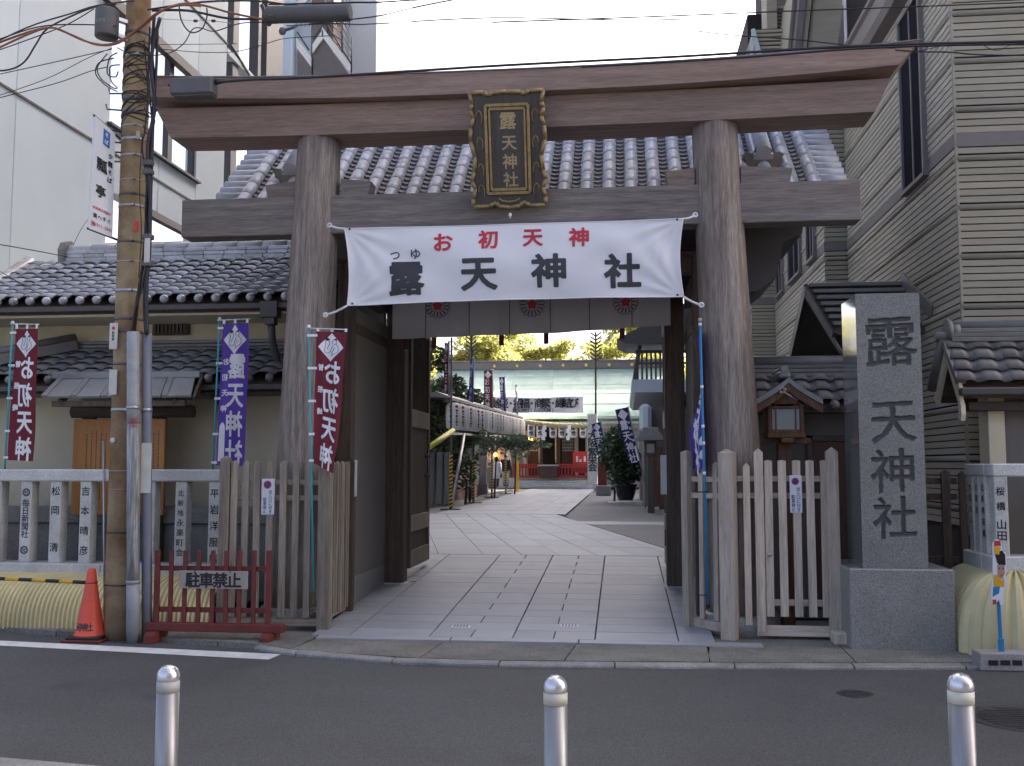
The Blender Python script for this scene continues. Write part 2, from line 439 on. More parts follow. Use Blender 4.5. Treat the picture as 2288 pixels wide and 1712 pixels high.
# ------------------------------------------------------------------ lettering
import numpy as np
_fonts = {}
def _outline(ch):
    cu = bpy.data.curves.new('glyph', 'FONT')
    cu.body = ch; cu.size = 1.0; cu.resolution_u = 3; cu.dimensions = '2D'; cu.fill_mode = 'FRONT'
    ob = bpy.data.objects.new('glyph', cu)
    me = bpy.data.meshes.new_from_object(ob)
    vs = [(v.co.x, v.co.y) for v in me.vertices]
    fs = [list(p.vertices) for p in me.polygons]
    bpy.data.objects.remove(ob); bpy.data.curves.remove(cu); bpy.data.meshes.remove(me)
    if vs:
        x0, x1 = min(v[0] for v in vs), max(v[0] for v in vs)
        cx = (x0 + x1) / 2; cy = .36 if ord(ch) < 128 else .38
        vs = [(v[0] - cx, v[1] - cy) for v in vs]
    return vs, fs
def glyph_sdf(ch, X, Y):
    """signed distance (positive inside) of the character at the grid points"""
    vs, fs = _outline(ch)
    cnt = {}
    for f in fs:
        for i in range(len(f)): cnt[(f[i], f[(i + 1) % len(f)])] = 1
    E = [(a, c) for (a, c) in cnt if (c, a) not in cnt]
    A = np.array([vs[a] for a, c in E]); B = np.array([vs[c] for a, c in E])
    px, py = X.ravel(), Y.ravel()
    d2 = np.full(px.shape, 1e9); inside = np.zeros(px.shape, bool)
    for (ax, ay), (bx, by) in zip(A, B):
        ex, ey = bx - ax, by - ay; L = ex * ex + ey * ey + 1e-12
        t = np.clip(((px - ax) * ex + (py - ay) * ey) / L, 0, 1)
        d2 = np.minimum(d2, (px - ax - t * ex) ** 2 + (py - ay - t * ey) ** 2)
        if ay != by: inside ^= ((ay > py) != (by > py)) & (px < ex * (py - ay) / (by - ay) + ax)
    return (np.sqrt(d2) * np.where(inside, 1, -1)).reshape(X.shape)
def glyph(ch, bold):
    """flat mesh of a character, strokes fattened and rounded by bold"""
    key = (ch, bold)
    if key in _fonts: return _fonts[key]
    if bold <= .008 or not ch.strip():
        _fonts[key] = _outline(ch); return _fonts[key]
    n = 60 if bold > .013 else 44
    gx = np.linspace(-.56, .56, n + 1); X, Y = np.meshgrid(gx, gx)
    S = glyph_sdf(ch, X, Y) + bold
    vs = []; fs = []; vid = {}; h = gx[1] - gx[0]
    def V(k, p):
        if k not in vid: vid[k] = len(vs); vs.append(p)
        return vid[k]
    def gp(i, j): return V((i, j), (gx[i], gx[j]))
    def ep(i, j, k, l):
        a, b = S[j, i], S[l, k]; t = a / (a - b)
        return V(('e', min((i, j), (k, l)), max((i, j), (k, l))), (gx[i] + (gx[k] - gx[i]) * t, gx[j] + (gx[l] - gx[j]) * t))
    IN = S > 0
    for j in range(n):
        run = None
        for i in range(n + 1):
            full = i < n and IN[j, i] and IN[j, i + 1] and IN[j + 1, i] and IN[j + 1, i + 1]
            if full:
                if run is None: run = i
                if i - run >= 7: fs.append([gp(run, j), gp(i, j), gp(i, j + 1), gp(run, j + 1)]); run = i
                continue
            if run is not None:
                fs.append([gp(run, j), gp(i, j), gp(i, j + 1), gp(run, j + 1)]); run = None
            if i == n: continue
            c = [(i, j), (i + 1, j), (i + 1, j + 1), (i, j + 1)]
            ins = [IN[q[1], q[0]] for q in c]
            if not any(ins): continue
            poly = []
            for k in range(4):
                a, b = c[k], c[(k + 1) % 4]
                if ins[k]: poly.append(gp(*a))
                if ins[k] != ins[(k + 1) % 4]: poly.append(ep(*a, *b))
            if len(poly) > 2: fs.append(poly)
    _fonts[key] = (vs, fs)
    return _fonts[key]
def letters(mb, chars, bold=0.0, mi=0, fn=None):
    """chars: list of (ch, u, v, size[, sx]); fn maps (u, v) to a 3D point"""
    for c in chars:
        ch, u, v, sz = c[:4]; sx = c[4] if len(c) > 4 else 1.0
        vs, fs = glyph(ch, bold)
        pts = [fn(u + p[0] * sz * sx, v + p[1] * sz) for p in vs]
        mb.add(pts, fs, mi)
def column(s, u, v0, pitch, sz, sx=1.0):
    return [(ch, u, v0 - i * pitch, sz, sx) for i, ch in enumerate(s) if ch.strip()]
def row(s, u0, v, pitch, sz, sx=1.0):
    return [(ch, u0 + i * pitch, v, sz, sx) for i, ch in enumerate(s) if ch.strip()]
def flat(x, y, z):                # lettering on a face that looks at -Y
    return lambda u, v: (x + u, y, z + v)
m = M_
# ================================================================== GROUND
b = MB(); b.box(-400, 400, -300, 500, -1.0, -.03, 0); struct(b.build('ground', m['ground']))
kf = [(-16, 10.4), (-9, 9.75), (-3.15, 8.52), (-2.87, 8.34), (-1.84, 8.05), (-.88, 8.03), (.3, 8.11), (1.3, 8.19), (2.22, 8.28), (2.7, 8.34), (14, 9.3)]
def kerb_y(x):
    for (a, c) in zip(kf, kf[1:]):
        if a[0] <= x <= c[0]: return a[1] + (c[1] - a[1]) * (x - a[0]) / (c[0] - a[0])
    return kf[-1][1]
b = MB()
poly = [(-60, 5.0), (60, 3.5), (60, 12)] + [(x, y + .05) for x, y in kf[::-1]] + [(-60, 14)]
b.prism(poly, 'z', -.25, 0); road = struct(b.build('road', m['asphalt']))
# painted edge line
b = MB(); p0, p1 = gnd(628, 1463), gnd(600, 1475)
q0, q1 = gnd(0, 1432.5), gnd(0, 1443.5)
e = Vector((-16, 0, 0))
b.add([(q1 + (q1 - p1) * 4), p1, p0, (q0 + (q0 - p0) * 4)], [[0, 1, 2, 3]])
b.v = [(x, y, .004) for x, y, z in b.v]
struct(b.build('road_line', m['paint']))
# near pavement (our side of the street)
b = MB(); A, B = gnd(0, 1697), gnd(185, 1713)
d = (B - A).normalized()
A2, B2 = A - d * 14, A + d * 22
b.prism([(A2.x, A2.y), (A2.x, A2.y - 14), (B2.x, B2.y - 14), (B2.x, B2.y)], 'z', -.25, .012)
struct(b.build('near_pavement', m['kerb']))
# unseen houses behind the viewer, added and sized to dim light on the right
b = MB(); b.box(1.5, 40, -14, -3.2, -.2, 6.5, .05); struct(b.build('unseen_street_block', m['plaster_g']))
# kerb stones
kerb = bpy.data.objects.new('kerb', None); COL.objects.link(kerb); struct(kerb)
x = -3.2
while x < 5.5:
    L = random.uniform(.86, 1.02) if x > -2.8 else .45
    x1 = x + L
    y0, y1 = kerb_y(x + .006), kerb_y(x1 - .006)
    b = MB(); vs = []
    for (xx, yy) in ((x + .006, y0), (x1 - .006, y1), (x1 - .006, y1 + .125), (x + .006, y0 + .125)):
        vs.append((xx, yy))
    h = .03 + random.uniform(-.003, .003)
    c = .012
    b.add([(*vs[0], -.1), (*vs[1], -.1), (*vs[2], -.1), (*vs[3], -.1), (vs[0][0], vs[0][1], h - c), (vs[1][0], vs[1][1], h - c), (vs[2][0], vs[2][1], h), (vs[3][0], vs[3][1], h), (vs[0][0], vs[0][1] + c, h), (vs[1][0], vs[1][1] + c, h)],
          [[0, 1, 5, 4], [1, 2, 6, 9, 5], [2, 3, 7, 6], [3, 0, 4, 8, 7], [4, 5, 9, 8], [8, 9, 6, 7]])
    b.build('kerb_stone', m['kerb'], kerb); x = x1
# concrete apron
apron = bpy.data.objects.new('apron', None); COL.objects.link(apron); struct(apron)
xs = [(-7.5, -6.4), (-6.4, -5.3), (-5.3, -4.3), (-4.3, -3.55), (-3.55, -2.78), (-2.78, -1.6), (-1.6, -.42), (-.42, .74), (.74, 1.9), (1.9, 3.0), (3.0, 4.4), (4.4, 6)]
for (a, c) in xs:
    lean = -.06
    ya, yc = kerb_y(a) + .135, kerb_y(c) + .135
    if a < -3.6: top = 9.9
    elif a > .7: top = 9.9
    else: top = 8.93
    if c == -2.78: top = 9.9
    g = .006
    mid = (a + c) / 2
    b = MB()
    P = [(a + g + lean, ya), (mid, kerb_y(mid) + .135), (c - g + lean, yc), (c - g, top), (a + g, top)]
    b.prism(P, 'z', -.1, .034); b.build('concrete_slab', m['apron'], apron)
# granite edging strip + ramp + flat courtyard path
path = bpy.data.objects.new('paving', None); COL.objects.link(path); struct(path)
def rz(y):
    return .05 + .05 * (y - 9.0) if y < 14.4 else .32
def slab(P, mat='paving', up=0.0, th=.08):
    n = len(P); b = MB(); g = .004 + max(0, P[0][1] - 12) * .0005
    cx = sum(p[0] for p in P) / n; cy = sum(p[1] for p in P) / n
    Q = []
    for (x, y) in P:
        dx, dy = x - cx, y - cy; r = math.hypot(dx, dy)
        Q.append((x - dx / r * g * 1.4, y - dy / r * g * 1.4))
    up += random.uniform(-.0015, .0015)
    ch = .004
    bot = [(x, y, rz(y) - th) for x, y in Q]; mid = [(x, y, rz(y) - ch + up) for x, y in Q]
    top = [(x + (cx - x) / max(math.hypot(x - cx, y - cy), .01) * ch, y + (cy - y) / max(math.hypot(x - cx, y - cy), .01) * ch, rz(y) + up) for x, y in Q]
    b.add(bot + mid + top, [list(range(2 * n, 3 * n))] + [[i, (i + 1) % n, n + (i + 1) % n, n + i] for i in range(n)] + [[n + i, n + (i + 1) % n, 2 * n + (i + 1) % n, 2 * n + i] for i in range(n)])
    area = sum(Q[i][0] * Q[(i + 1) % n][1] - Q[(i + 1) % n][0] * Q[i][1] for i in range(n))
    if area < 0: b.f = [f[::-1] for f in b.f]
    return b.build('paving_slab', m[mat], path)
b = MB(); b.add([(-3.2, 8.95, -.06), (1.6, 8.95, -.06), (1.6, 14.4, .20), (-3.2, 14.4, .20), (-9, 14.4, .24), (9, 14.4, .24), (9, 120, .24), (-12, 120, .24)], [[0, 1, 2, 3], [4, 5, 6, 7]])
struct(b.build('paving_bed', m['court']))
ex = [-2.78, -1.55, -.40, 1.2]
for a, c in zip(ex, ex[1:]): slab([(a, 8.94), (c, 8.94), (c, 9.07), (a, 9.07)])
cols = [-2.86, -2.5, -1.76, -1.0, -.26, .48, .80]
bands = [(9.07, 12.0, 9), (12.06, 14.4, 7)]
slab([(-2.5, 12.0), (-1.0, 12.0), (-1.0, 12.06), (-2.5, 12.06)]); slab([(-1.0, 12.0), (.8, 12.0), (.8, 12.06), (-1.0, 12.06)])
for (y0, y1, n) in bands:
    for ci, (a, c) in enumerate(zip(cols, cols[1:])):
        for k in range(n):
            ya, yb = y0 + (y1 - y0) * k / n, y0 + (y1 - y0) * (k + 1) / n
            if ci in (2, 3) and k % 2 == 0 and not (y0 < 10 and k == 1):
                mid = (a + c) / 2
                slab([(a, ya), (mid, ya), (mid, yb), (a, yb)]); slab([(mid, ya), (c, ya), (c, yb), (mid, yb)])
            else:
                slab([(a, ya), (c, ya), (c, yb), (a, yb)])
# diagonal field of the flat court
sl = -.225                        # x drift per metre of depth
def dx(x, y): return x + sl * (y - 14.75)
dcols = [-4.1, -3.42, -2.74, -2.08, -1.52, -.98, -.44, .1, .66, .86]
ny = 8
for ci, (a, c) in enumerate(zip(dcols, dcols[1:])):
    for k in range(ny):
        ya, yb = 14.42 + 11.9 * k / ny, 14.42 + 11.9 * (k + 1) / ny
        slab([(dx(a, ya), ya), (dx(c, ya), ya), (dx(c, yb), yb), (dx(a, yb), yb)])
for k in range(4):
    a = -5.2 + k * 0
    ya, yb = 14.42 + 3 * k, 14.42 + 3 * k + 2.9
    slab([(dx(-5.6, ya), ya), (dx(-4.1, ya), ya), (dx(-4.1, yb), yb), (dx(-5.6, yb), yb)])
for k in range(14):
    ya, yb = 26.4 + 2.1 * k, 26.4 + 2.1 * (k + 1)
    for a, c in zip([-5.0, -4.35, -3.7, -3.1, -2.45, -1.85, -1.5], [-4.35, -3.7, -3.1, -2.45, -1.85, -1.5]):
        slab([(a, ya), (c, ya), (c, yb), (a, yb)])
# darker side court on the right, with its pale band
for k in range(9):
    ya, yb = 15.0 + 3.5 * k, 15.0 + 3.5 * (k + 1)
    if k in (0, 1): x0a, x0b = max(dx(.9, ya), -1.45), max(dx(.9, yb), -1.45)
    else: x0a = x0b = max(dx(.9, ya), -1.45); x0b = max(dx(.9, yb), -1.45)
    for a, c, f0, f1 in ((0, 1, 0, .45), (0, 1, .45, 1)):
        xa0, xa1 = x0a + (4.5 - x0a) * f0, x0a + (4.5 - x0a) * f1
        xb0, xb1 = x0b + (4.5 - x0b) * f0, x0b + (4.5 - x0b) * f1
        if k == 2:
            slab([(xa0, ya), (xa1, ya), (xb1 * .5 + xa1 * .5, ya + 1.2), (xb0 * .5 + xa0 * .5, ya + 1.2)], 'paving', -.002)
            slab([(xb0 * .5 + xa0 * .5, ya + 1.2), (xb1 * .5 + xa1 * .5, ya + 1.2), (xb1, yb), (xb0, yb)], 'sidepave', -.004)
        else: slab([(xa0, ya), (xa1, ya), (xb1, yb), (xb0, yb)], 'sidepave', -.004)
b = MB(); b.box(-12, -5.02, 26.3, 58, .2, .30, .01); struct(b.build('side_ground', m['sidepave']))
# drain gratings let into the ramp
for px_, lab in ((1030, 'left one of two small square drain gratings in the pale paving'), (1272, 'right one of two small square drain gratings in the pale paving')):
    c = gnd(px_, 1401, .075); c.z = rz(c.y) + .003
    t = thing('drain_grating', lab, 'drain grating', c, 'drain gratings in the entrance paving')
    b = MB(); b.box(-.085, .085, -.05, .05, -.01, .004, .002); b.build('frame', m['signw'], t, True)
    for k in range(5):
        b = MB(); xx = -.06 + .03 * k; b.box(xx - .009, xx + .009, -.038, .038, .004, .008, .001); b.build('bar', m['iron'], t, True)
# iron covers in the road
def cover(c, r, lab, n, flat=1.0):
    t = thing('manhole_cover', lab, 'manhole cover', (c.x, c.y, .003), 'iron covers in the road')
    b = MB(); b.lathe([(r, -.01), (r, .002), (r * .9, .003), (r * .88, -.001)], n=40); b.build('rim', m['iron'], t, True)
    b = MB(); b.lathe([(r * .87, -.01), (r * .87, .001)], n=40, sm=False)
    k = -r
    while k < r:
        h = math.sqrt(max(0, (r * .8) ** 2 - k * k))
        if h > .03: b.box(-h, h, k - .011, k + .011, .0012, .007, .001)
        k += .05
    b.build('plate', m['iron'], t, True)
cover(gnd(1912, 1551), .125, 'small round iron cover in the asphalt nearer the kerb', 8)
c = gnd(2290, 1608); cover(c, .34, 'large round iron manhole cover cut by the right edge', 8)

# ================================================================== TORII
TX = -1.07
to = thing('torii_gate', 'large weathered wooden gate with curved top beams and two round pillars', 'torii gate', (TX, 9.7, .05))
for s, top, bot in ((-1, -3.06, -3.22), (1, .925, 1.10)):
    b = MB()
    n = 14; pts = []; rs = []
    for i in range(n + 1):
        f = i / n
        pts.append((bot + (top - bot) * f, 9.72, .05 + 4.86 * f)); rs.append(.285 - .065 * f)
    b.tube(pts, rs, 28); b.build('pillar', m['torii_z'], to)
    b = MB(); b.lathe([(.36, 0), (.36, .16), (.33, .2), (.30, .2)], (bot, 9.72, .03), 24); b.build('pillar_base', m['granite'], to)
b = MB(); b.box(-4.46, 2.27, 9.60, 9.84, 3.92, 4.31, .008); b.build('tie_beam', m['nuki_x'], to)
def beam(x0b, x0t, x1b, x1t, y0, y1, zb, zt, rise, name, ov=0, taper=0.0):
    n = 24; b = MB(); vs = []
    for i in range(n + 1):
        f = i / n; k = abs(2 * f - 1) ** 2.6 * rise
        xb, xt = x0b + (x1b - x0b) * f, x0t + (x1t - x0t) * f
        vs += [(xb, y0 + taper, zb + k), (xb, y1 - taper, zb + k), (xt, y1, zt + k), (xt, y0, zt + k)]
    fs = []
    for i in range(n):
        for q in range(4):
            fs.append([i * 4 + q, (i + 1) * 4 + q, (i + 1) * 4 + (q + 1) % 4, i * 4 + (q + 1) % 4][::-1])
    fs += [[0, 1, 2, 3][::-1], [n * 4 + q for q in range(4)]]
    fs[-2] = fs[-2][::-1]; fs[-1] = fs[-1][::-1]
    b.add(vs, [f[::-1] for f in fs]); o = b.build(name, m['torii_x'], to); return o
beam(-4.55, -4.72, 2.40, 2.55, 9.50, 9.94, 4.90, 5.215, .03, 'lower_lintel')
beam(-4.8, -5.0, 2.60, 2.79, 9.38, 10.06, 5.22, 5.44, .11, 'upper_lintel')
b = MB(); b.box(-5.02, 2.88, 9.36, 10.08, 5.455, 5.475, .004)
# thin copper cap follows the curve
b = MB(); n = 24; vs = []
for i in range(n + 1):
    f = i / n; k = abs(2 * f - 1) ** 2.6 * .11; xx = -5.01 + 7.81 * f
    vs += [(xx, 9.365, 5.442 + k), (xx, 10.075, 5.442 + k), (xx, 10.075, 5.452 + k), (xx, 9.72, 5.50 + k), (xx, 9.365, 5.452 + k)]
fs = []
for i in range(n):
    for q in range(5): fs.append([i * 5 + q, i * 5 + (q + 1) % 5, (i + 1) * 5 + (q + 1) % 5, (i + 1) * 5 + q])
fs += [[0, 1, 2, 3, 4][::-1], [n * 5 + q for q in range(5)]]
b.add(vs, fs); b.build('cap', m['metal_roof'], to)
for x0, x1, zt in ((-3.56, -3.28, .16), (-2.80, -2.52, .17), (.47, .72, .17), (1.16, 1.62, .17)):
    b = MB()
    out = x0 if x0 in (-3.56, ) else x0
    if x0 in (-3.56, .47): poly = [(x0, 4.313), (x1, 4.313), (x1, 4.313 + zt), (x0 - .03, 4.313 + zt * .8)]
    else: poly = [(x0, 4.313), (x1, 4.313), (x1 + .03, 4.313 + zt * .8), (x0, 4.313 + zt)]
    b.prism(poly, 'y', 9.62, 9.82); b.build('wedge', m['nuki_x'], to)
b = MB(); b.box(-1.27, -.87, 9.62, 9.82, 4.312, 4.898, .006); b.build('centre_strut', m['torii_x'], to)

# ------------------------------------------------ name tablet
pt, pb = at(1128, 205, 9.22), at(1142, 460, 9.52)
ctr = (pt + pb) / 2; H = (pt - pb).length; tilt = math.atan2(9.52 - 9.22, pt.z - pb.z)
tb = thing('shrine_tablet', 'black and gold framed name tablet hung at the middle of the gate', 'plaque', ctr)
tb.rotation_euler = (tilt, 0, 0)
def wavy(hw, hh, k):               # scalloped outline
    pts = []
    side = [(1.0, .98), (.94, .80), (1.0, .70), (.92, .56), (1.0, .40), (1.02, .15), (.90, -.12), (.95, -.38), (1.02, -.55), (.93, -.68), (1.0, -.86), (1.0, -1.0)]
    topp = [(.62, 1.0), (.5, .95), (.38, .985), (0, 1.0)]
    botp = [(.56, -1.0), (.44, -.95), (.36, -.94), (.3, -1.0), (0, -1.03)]
    right = topp[::-1] + [(1.0, 1.0)] + side[1:] + botp
    left = [(-x, z) for x, z in right[::-1]][1:-1]
    return [(x * hw * k, z * hh * k) for x, z in right + left]
hw, hh = .355, H / 2
b = MB(); b.prism(wavy(hw, hh, .97), 'y', 0, .06); b.build('board', m['lacquer'], tb, True)
W = wavy(hw, hh, 1.0); nW = len(W)
edge = MB()
for i in range(nW):
    (x0, z0), (x1, z1) = W[i], W[(i + 1) % nW]
    edge.tube([(x0, -.01, z0), (x1, -.01, z1)], .021, 8)
edge.build('scalloped_trim', m['gold'], tb, True)
fr = MB(); fw, fh = .205, .415
for d_, r_ in ((0, .014), (.035, .010)):
    a_, c_ = fw - d_, fh - d_
    for p, q in (((-a_, -c_), (a_, -c_)), ((a_, -c_), (a_, c_)), ((a_, c_), (-a_, c_)), ((-a_, c_), (-a_, -c_))):
        fr.bar((p[0], -.018, p[1]), (q[0], -.018, q[1]), r_ * 2, .03)
fr.build('inner_frame', m['gold'], tb, True)
b = MB(); b.box(-fw + .03, fw - .03, -.012, 0, -fh + .03, fh - .03); b.build('panel', m['lacquer'], tb, True)
sc = MB()
for sg in (-1, 1):
    for zc in (.3, .05, -.2, -.4):
        sc = MB(); sc.tube([(sg * (.27 + .03 * math.cos(a)), -.006, zc + .07 * math.sin(a)) for a in [k * .5 for k in range(9)]], .006, 6); sc.build('scrollwork', m['gold'], tb, True)
sc = MB(); sc.tube([(.1 * math.cos(a), -.006, -hh * .86 + .035 * math.sin(a)) for a in [PI + k * PI / 8 for k in range(9)]], .01, 6)
sc.build('scrollwork', m['gold'], tb, True)
for c_ in [('露', .01, .27, .17), ('天', .015, .065, .15), ('神', .015, -.115, .15), ('社', .02, -.285, .15)]:
    b = MB(); letters(b, [c_], .018, 0, flat(0, -.0165, 0)); b.build('gold_character', m['gold_p'], tb, True)

# ------------------------------------------------ white banner
BL, BR, TL, TR_ = at(776, 683, 9.42), at(1527, 663, 9.42), at(770, 511, 9.42), at(1526, 489, 9.42)
bn = thing('cloth_banner', 'white cloth banner with red and black Japanese lettering tied between the pillars', 'banner', ((BL.x + BR.x) / 2, 9.42, (BL.z + TL.z) / 2))
def banner(u, v):
    x = (BL.x * (1 - u) + BR.x * u) * (1 - v) + (TL.x * (1 - u) + TR_.x * u) * v
    z = (BL.z * (1 - u) + BR.z * u) * (1 - v) + (TL.z * (1 - u) + TR_.z * u) * v
    x += (.5 - u) * 2 * .035 * math.sin(PI * v) * (abs(u - .5) * 2) ** 3
    z += (.03 * math.sin(PI * u) * (v - .5) * -1.2) + .03 * (1 - abs(u - .5) * 2) * max(0, v - .6)
    y = 9.42 - .05 * math.sin(PI * u) * math.sin(PI * v)
    for cu, cv, fx in ((0, 1, 1), (1, 1, -1), (0, 0, 1), (1, 0, -1)):   # tension folds that run from the corners
        du, dv = (u - cu) * fx * 4.2, (v - cv) * (1 if cv == 0 else -1)
        r = math.hypot(du, dv); a = math.atan2(dv, du)
        y += .012 * math.sin(a * 15) * math.exp(-r * 1.1) * min(1, r * 4)
    y += .008 * math.sin(u * 23 + v * 4) * (1 - v) + .006 * math.sin(9 * v + 14 * u)
    return Vector((x, y, z))
b = MB(); b.grid(banner, 120, 40); o = b.build('cloth', m['white'], bn)
hem = MB()
for f in (lambda t: banner(t, 0), lambda t: banner(t, 1), lambda t: banner(0, t), lambda t: banner(1, t)):
    hem.tube([f(k / 40) for k in range(41)], .006, 6)
hem.build('hem', m['white'], bn)
def bmap(px, py):                 # photo position on the banner -> cloth (u, v)
    p = at(px, py, 9.40)
    u = (p.x - BL.x) / (BR.x - BL.x)
    for _ in range(3):
        zb, zt = BL.z * (1 - u) + BR.z * u, TL.z * (1 - u) + TR_.z * u
        v = (p.z - zb) / (zt - zb)
    return u, v
def cloth_text(pairs, mat, bold, name):
    Wd, Hh = (BR.x - BL.x), (TL.z - BL.z)
    for ch, px, py, sz in pairs:
        mb = MB(); u0, v0 = bmap(px, py)
        vs, fs = glyph(ch, bold); pts = []
        for q in vs:
            p = banner(u0 + q[0] * sz / Wd, v0 + q[1] * sz / Hh); p.y -= .005; pts.append(p)
        mb.add(pts, fs); mb.build(name, mat, bn)
cloth_text([('お', 995, 541, .205), ('初', 1094, 534, .20), ('天', 1193, 529, .195), ('神', 1295, 529, .20)], m['red_ink'], .03, 'red_character')
cloth_text([('つ', 885, 570, .115), ('ゆ', 932, 567, .115)], m['ink2'], .014, 'small_character')
cloth_text([('露', 910, 622, .36), ('天', 1072, 612, .36), ('神', 1227, 606, .35), ('社', 1392, 606, .355)], m['ink2'], .034, 'black_character')
for (px, py, c) in ((737, 504, TL), (1553, 481, TR_), (728, 704, BL), (1567, 682, BR)):
    b = MB(); e = at(px, py, 9.47); dd = (c - e)
    b.tube([e + dd * t + Vector((0, 0, -.01 * math.sin(PI * t))) for t in (0, .25, .5, .75, 1)], .011, 8)
    b.tube([e + Vector((.02 * math.cos(a), -.01, .02 * math.sin(a))) for a in [k * PI / 4 for k in range(9)]], .009, 6)
    b.build('rope', m['white'], bn)
    b = MB(); g = c * .965 + Vector(((BL.x + BR.x) / 2, 9.42, (BL.z + TL.z) / 2)) * .035; g.y = 9.405
    b.lathe([(.008, 0), (.012, .002)], (0, 0, 0), 10); b.v = [(g.x + x, g.y - .012 - z, g.z + y) for x, y, z in b.v]; b.build('eyelet', m['iron'], bn)
b = MB(); p = at(1140, 487, 9.42); b.tube([p, p + Vector((-.005, .05, .05)), p + Vector((-.01, .15, .08))], .008, 8); b.lathe([(.004, 0), (.016, .012), (.014, .03), (.004, .04)], p + Vector((0, -.01, .005)), 10); b.build('centre_tie', m['white'], bn)
# ================================================================== ROOFED GATE BEHIND THE TORII
gh = thing('gate_house', 'roofed timber gate with pale round roof tiles and open door leaves behind the torii', 'gatehouse', (-1.05, 12, .1))
RY0, RZ0, RY1, RZ1 = 10.12, 4.32, 12.0, 5.96
def rp(t, h=0.0):                  # point on the front roof slope
    dy, dz = RY1 - RY0, RZ1 - RZ0; L = math.hypot(dy, dz)
    return (RY0 + dy * t - dz / L * h, RZ0 + dz * t + dy / L * h)
SL = math.hypot(RY1 - RY0, RZ1 - RZ0); RANG = math.atan2(RZ1 - RZ0, RY1 - RY0)
RX0, RX1 = -4.2, 2.12
b = MB()                           # roof body (both slopes)
b.prism([(RY0, RZ0 - .03), (RY1, RZ1 - .03), (2 * RY1 - RY0, RZ0 - .03), (2 * RY1 - RY0, RZ0 - .16), (RY1, RZ1 - .18), (RY0, RZ0 - .16)], 'x', RX0 + .05, RX1 - .05)
b.build('roof_deck', m['wood_dx'], gh)
# round tiles: one shared mesh, laid in columns
seg = SL / 10
b = MB(); n = 10; vs = []; fs = []
for i, (yy, r) in enumerate(((0, .068), (.012, .074), (seg * .96, .071), (seg * .96, .058))):
    for k in range(n + 1):
        a = PI * k / n
        vs.append((r * math.cos(a), yy, r * math.sin(a) * .95 - .004))
for i in range(3):
    for k in range(n): fs.append([i * (n + 1) + k, i * (n + 1) + k + 1, (i + 1) * (n + 1) + k + 1, (i + 1) * (n + 1) + k][::-1])
fs.append(list(range(n + 1)))
b.add(vs, fs, 0, True); rt_me = b.mesh('round_tile'); rt_me.materials.append(m['tile_w'])
ncol = 26; pitch = (RX1 - RX0 - .3) / ncol
for c_ in range(ncol + 1):
    xx = RX0 + .15 + pitch * c_
    for k in range(10):
        y, z = rp(k / 10, .045)
        link('round_tile', rt_me, None, gh, Vector((xx + random.uniform(-.003, .003), y, z)) - gh.location, (RANG + random.uniform(-.006, .006), 0, random.uniform(-.01, .01)))
pan = MB()
for c_ in range(ncol):
    xa, xb = RX0 + .15 + pitch * c_ + .05, RX0 + .15 + pitch * (c_ + 1) - .05
    for k in range(24):
        f0, f1 = k / 24, (k + 1.25) / 24
        y0, z0 = rp(f0, .03); y1, z1 = rp(min(f1, 1), .002); y2, z2 = rp(f0, .012)
        vs = []
        for j in range(5):
            u = j / 4; sag = -.022 * math.sin(PI * u)
            vs += [(xa + (xb - xa) * u, y0, z0 + sag), (xa + (xb - xa) * u, y1, z1 + sag), (xa + (xb - xa) * u, y2, z2 + sag - .012)]
        fs = []
        for j in range(4): fs += [[j * 3, j * 3 + 3, j * 3 + 4, j * 3 + 1], [j * 3 + 2, j * 3 + 5, j * 3 + 3, j * 3]]
        pan.add(vs, fs, 0)
stuff(pan.build('pan_tiles', m['tile_p'], gh))
# verge tiles: short barrels laid across the gable edges
b = MB(); b.tube([(-.14, 0, 0), (-.135, 0, 0), (.14, 0, 0)], [.05, .056, .054], 12); vt_me = b.mesh('verge_tile'); vt_me.materials.append(m['tile_w'])
for sx, xx in ((-1, RX0 - .02), (1, RX1 + .02)):
    for k in range(17):
        y, z = rp((k + .5) / 17, .05)
        link('verge_tile', vt_me, None, gh, Vector((xx, y, z)) - gh.location, (0, random.uniform(-.03, .03), 0))
b = MB(); b.box(RX0 - .1, RX1 + .1, RY1 - .13, RY1 + .13, RZ1 - .02, RZ1 + .30, .01)
b.tube([(RX0 - .12, RY1, RZ1 + .32), (RX1 + .12, RY1, RZ1 + .32)], .09, 14); b.build('ridge', m['tile_p'], gh)
for sx, xx in ((-1, -3.62), (1, 1.50)):   # short descending ridges ending in an ornamental tile above the tie beam
    b = MB(); p0, p1 = rp(.24, .1), rp(1, .1)
    b.bar((xx, p0[0], p0[1]), (xx, p1[0], p1[1]), .2, .16); b.tube([(xx, rp(.24, .2)[0], rp(.24, .2)[1]), (xx, rp(1, .2)[0], rp(1, .2)[1])], .075, 12)
    for q in (-.06, 0, .06):
        pass
    b.build('descending_ridge', m['tile_w'], gh)
    y, z = rp(.235, .03)
    prof = [(-.2, 0), (.2, 0), (.2, .14), (.24, .2), (.19, .23), (.12, .22), (.07, .32), (0, .36), (-.07, .32), (-.12, .22), (-.19, .23), (-.24, .2), (-.2, .14)]
    b = MB(); b.prism([(xx + u * .9, z + v * .9 - .05) for u, v in prof], 'y', y - .05, y + .02); b.build('ornamental_tile', m['tile_dark'], gh)
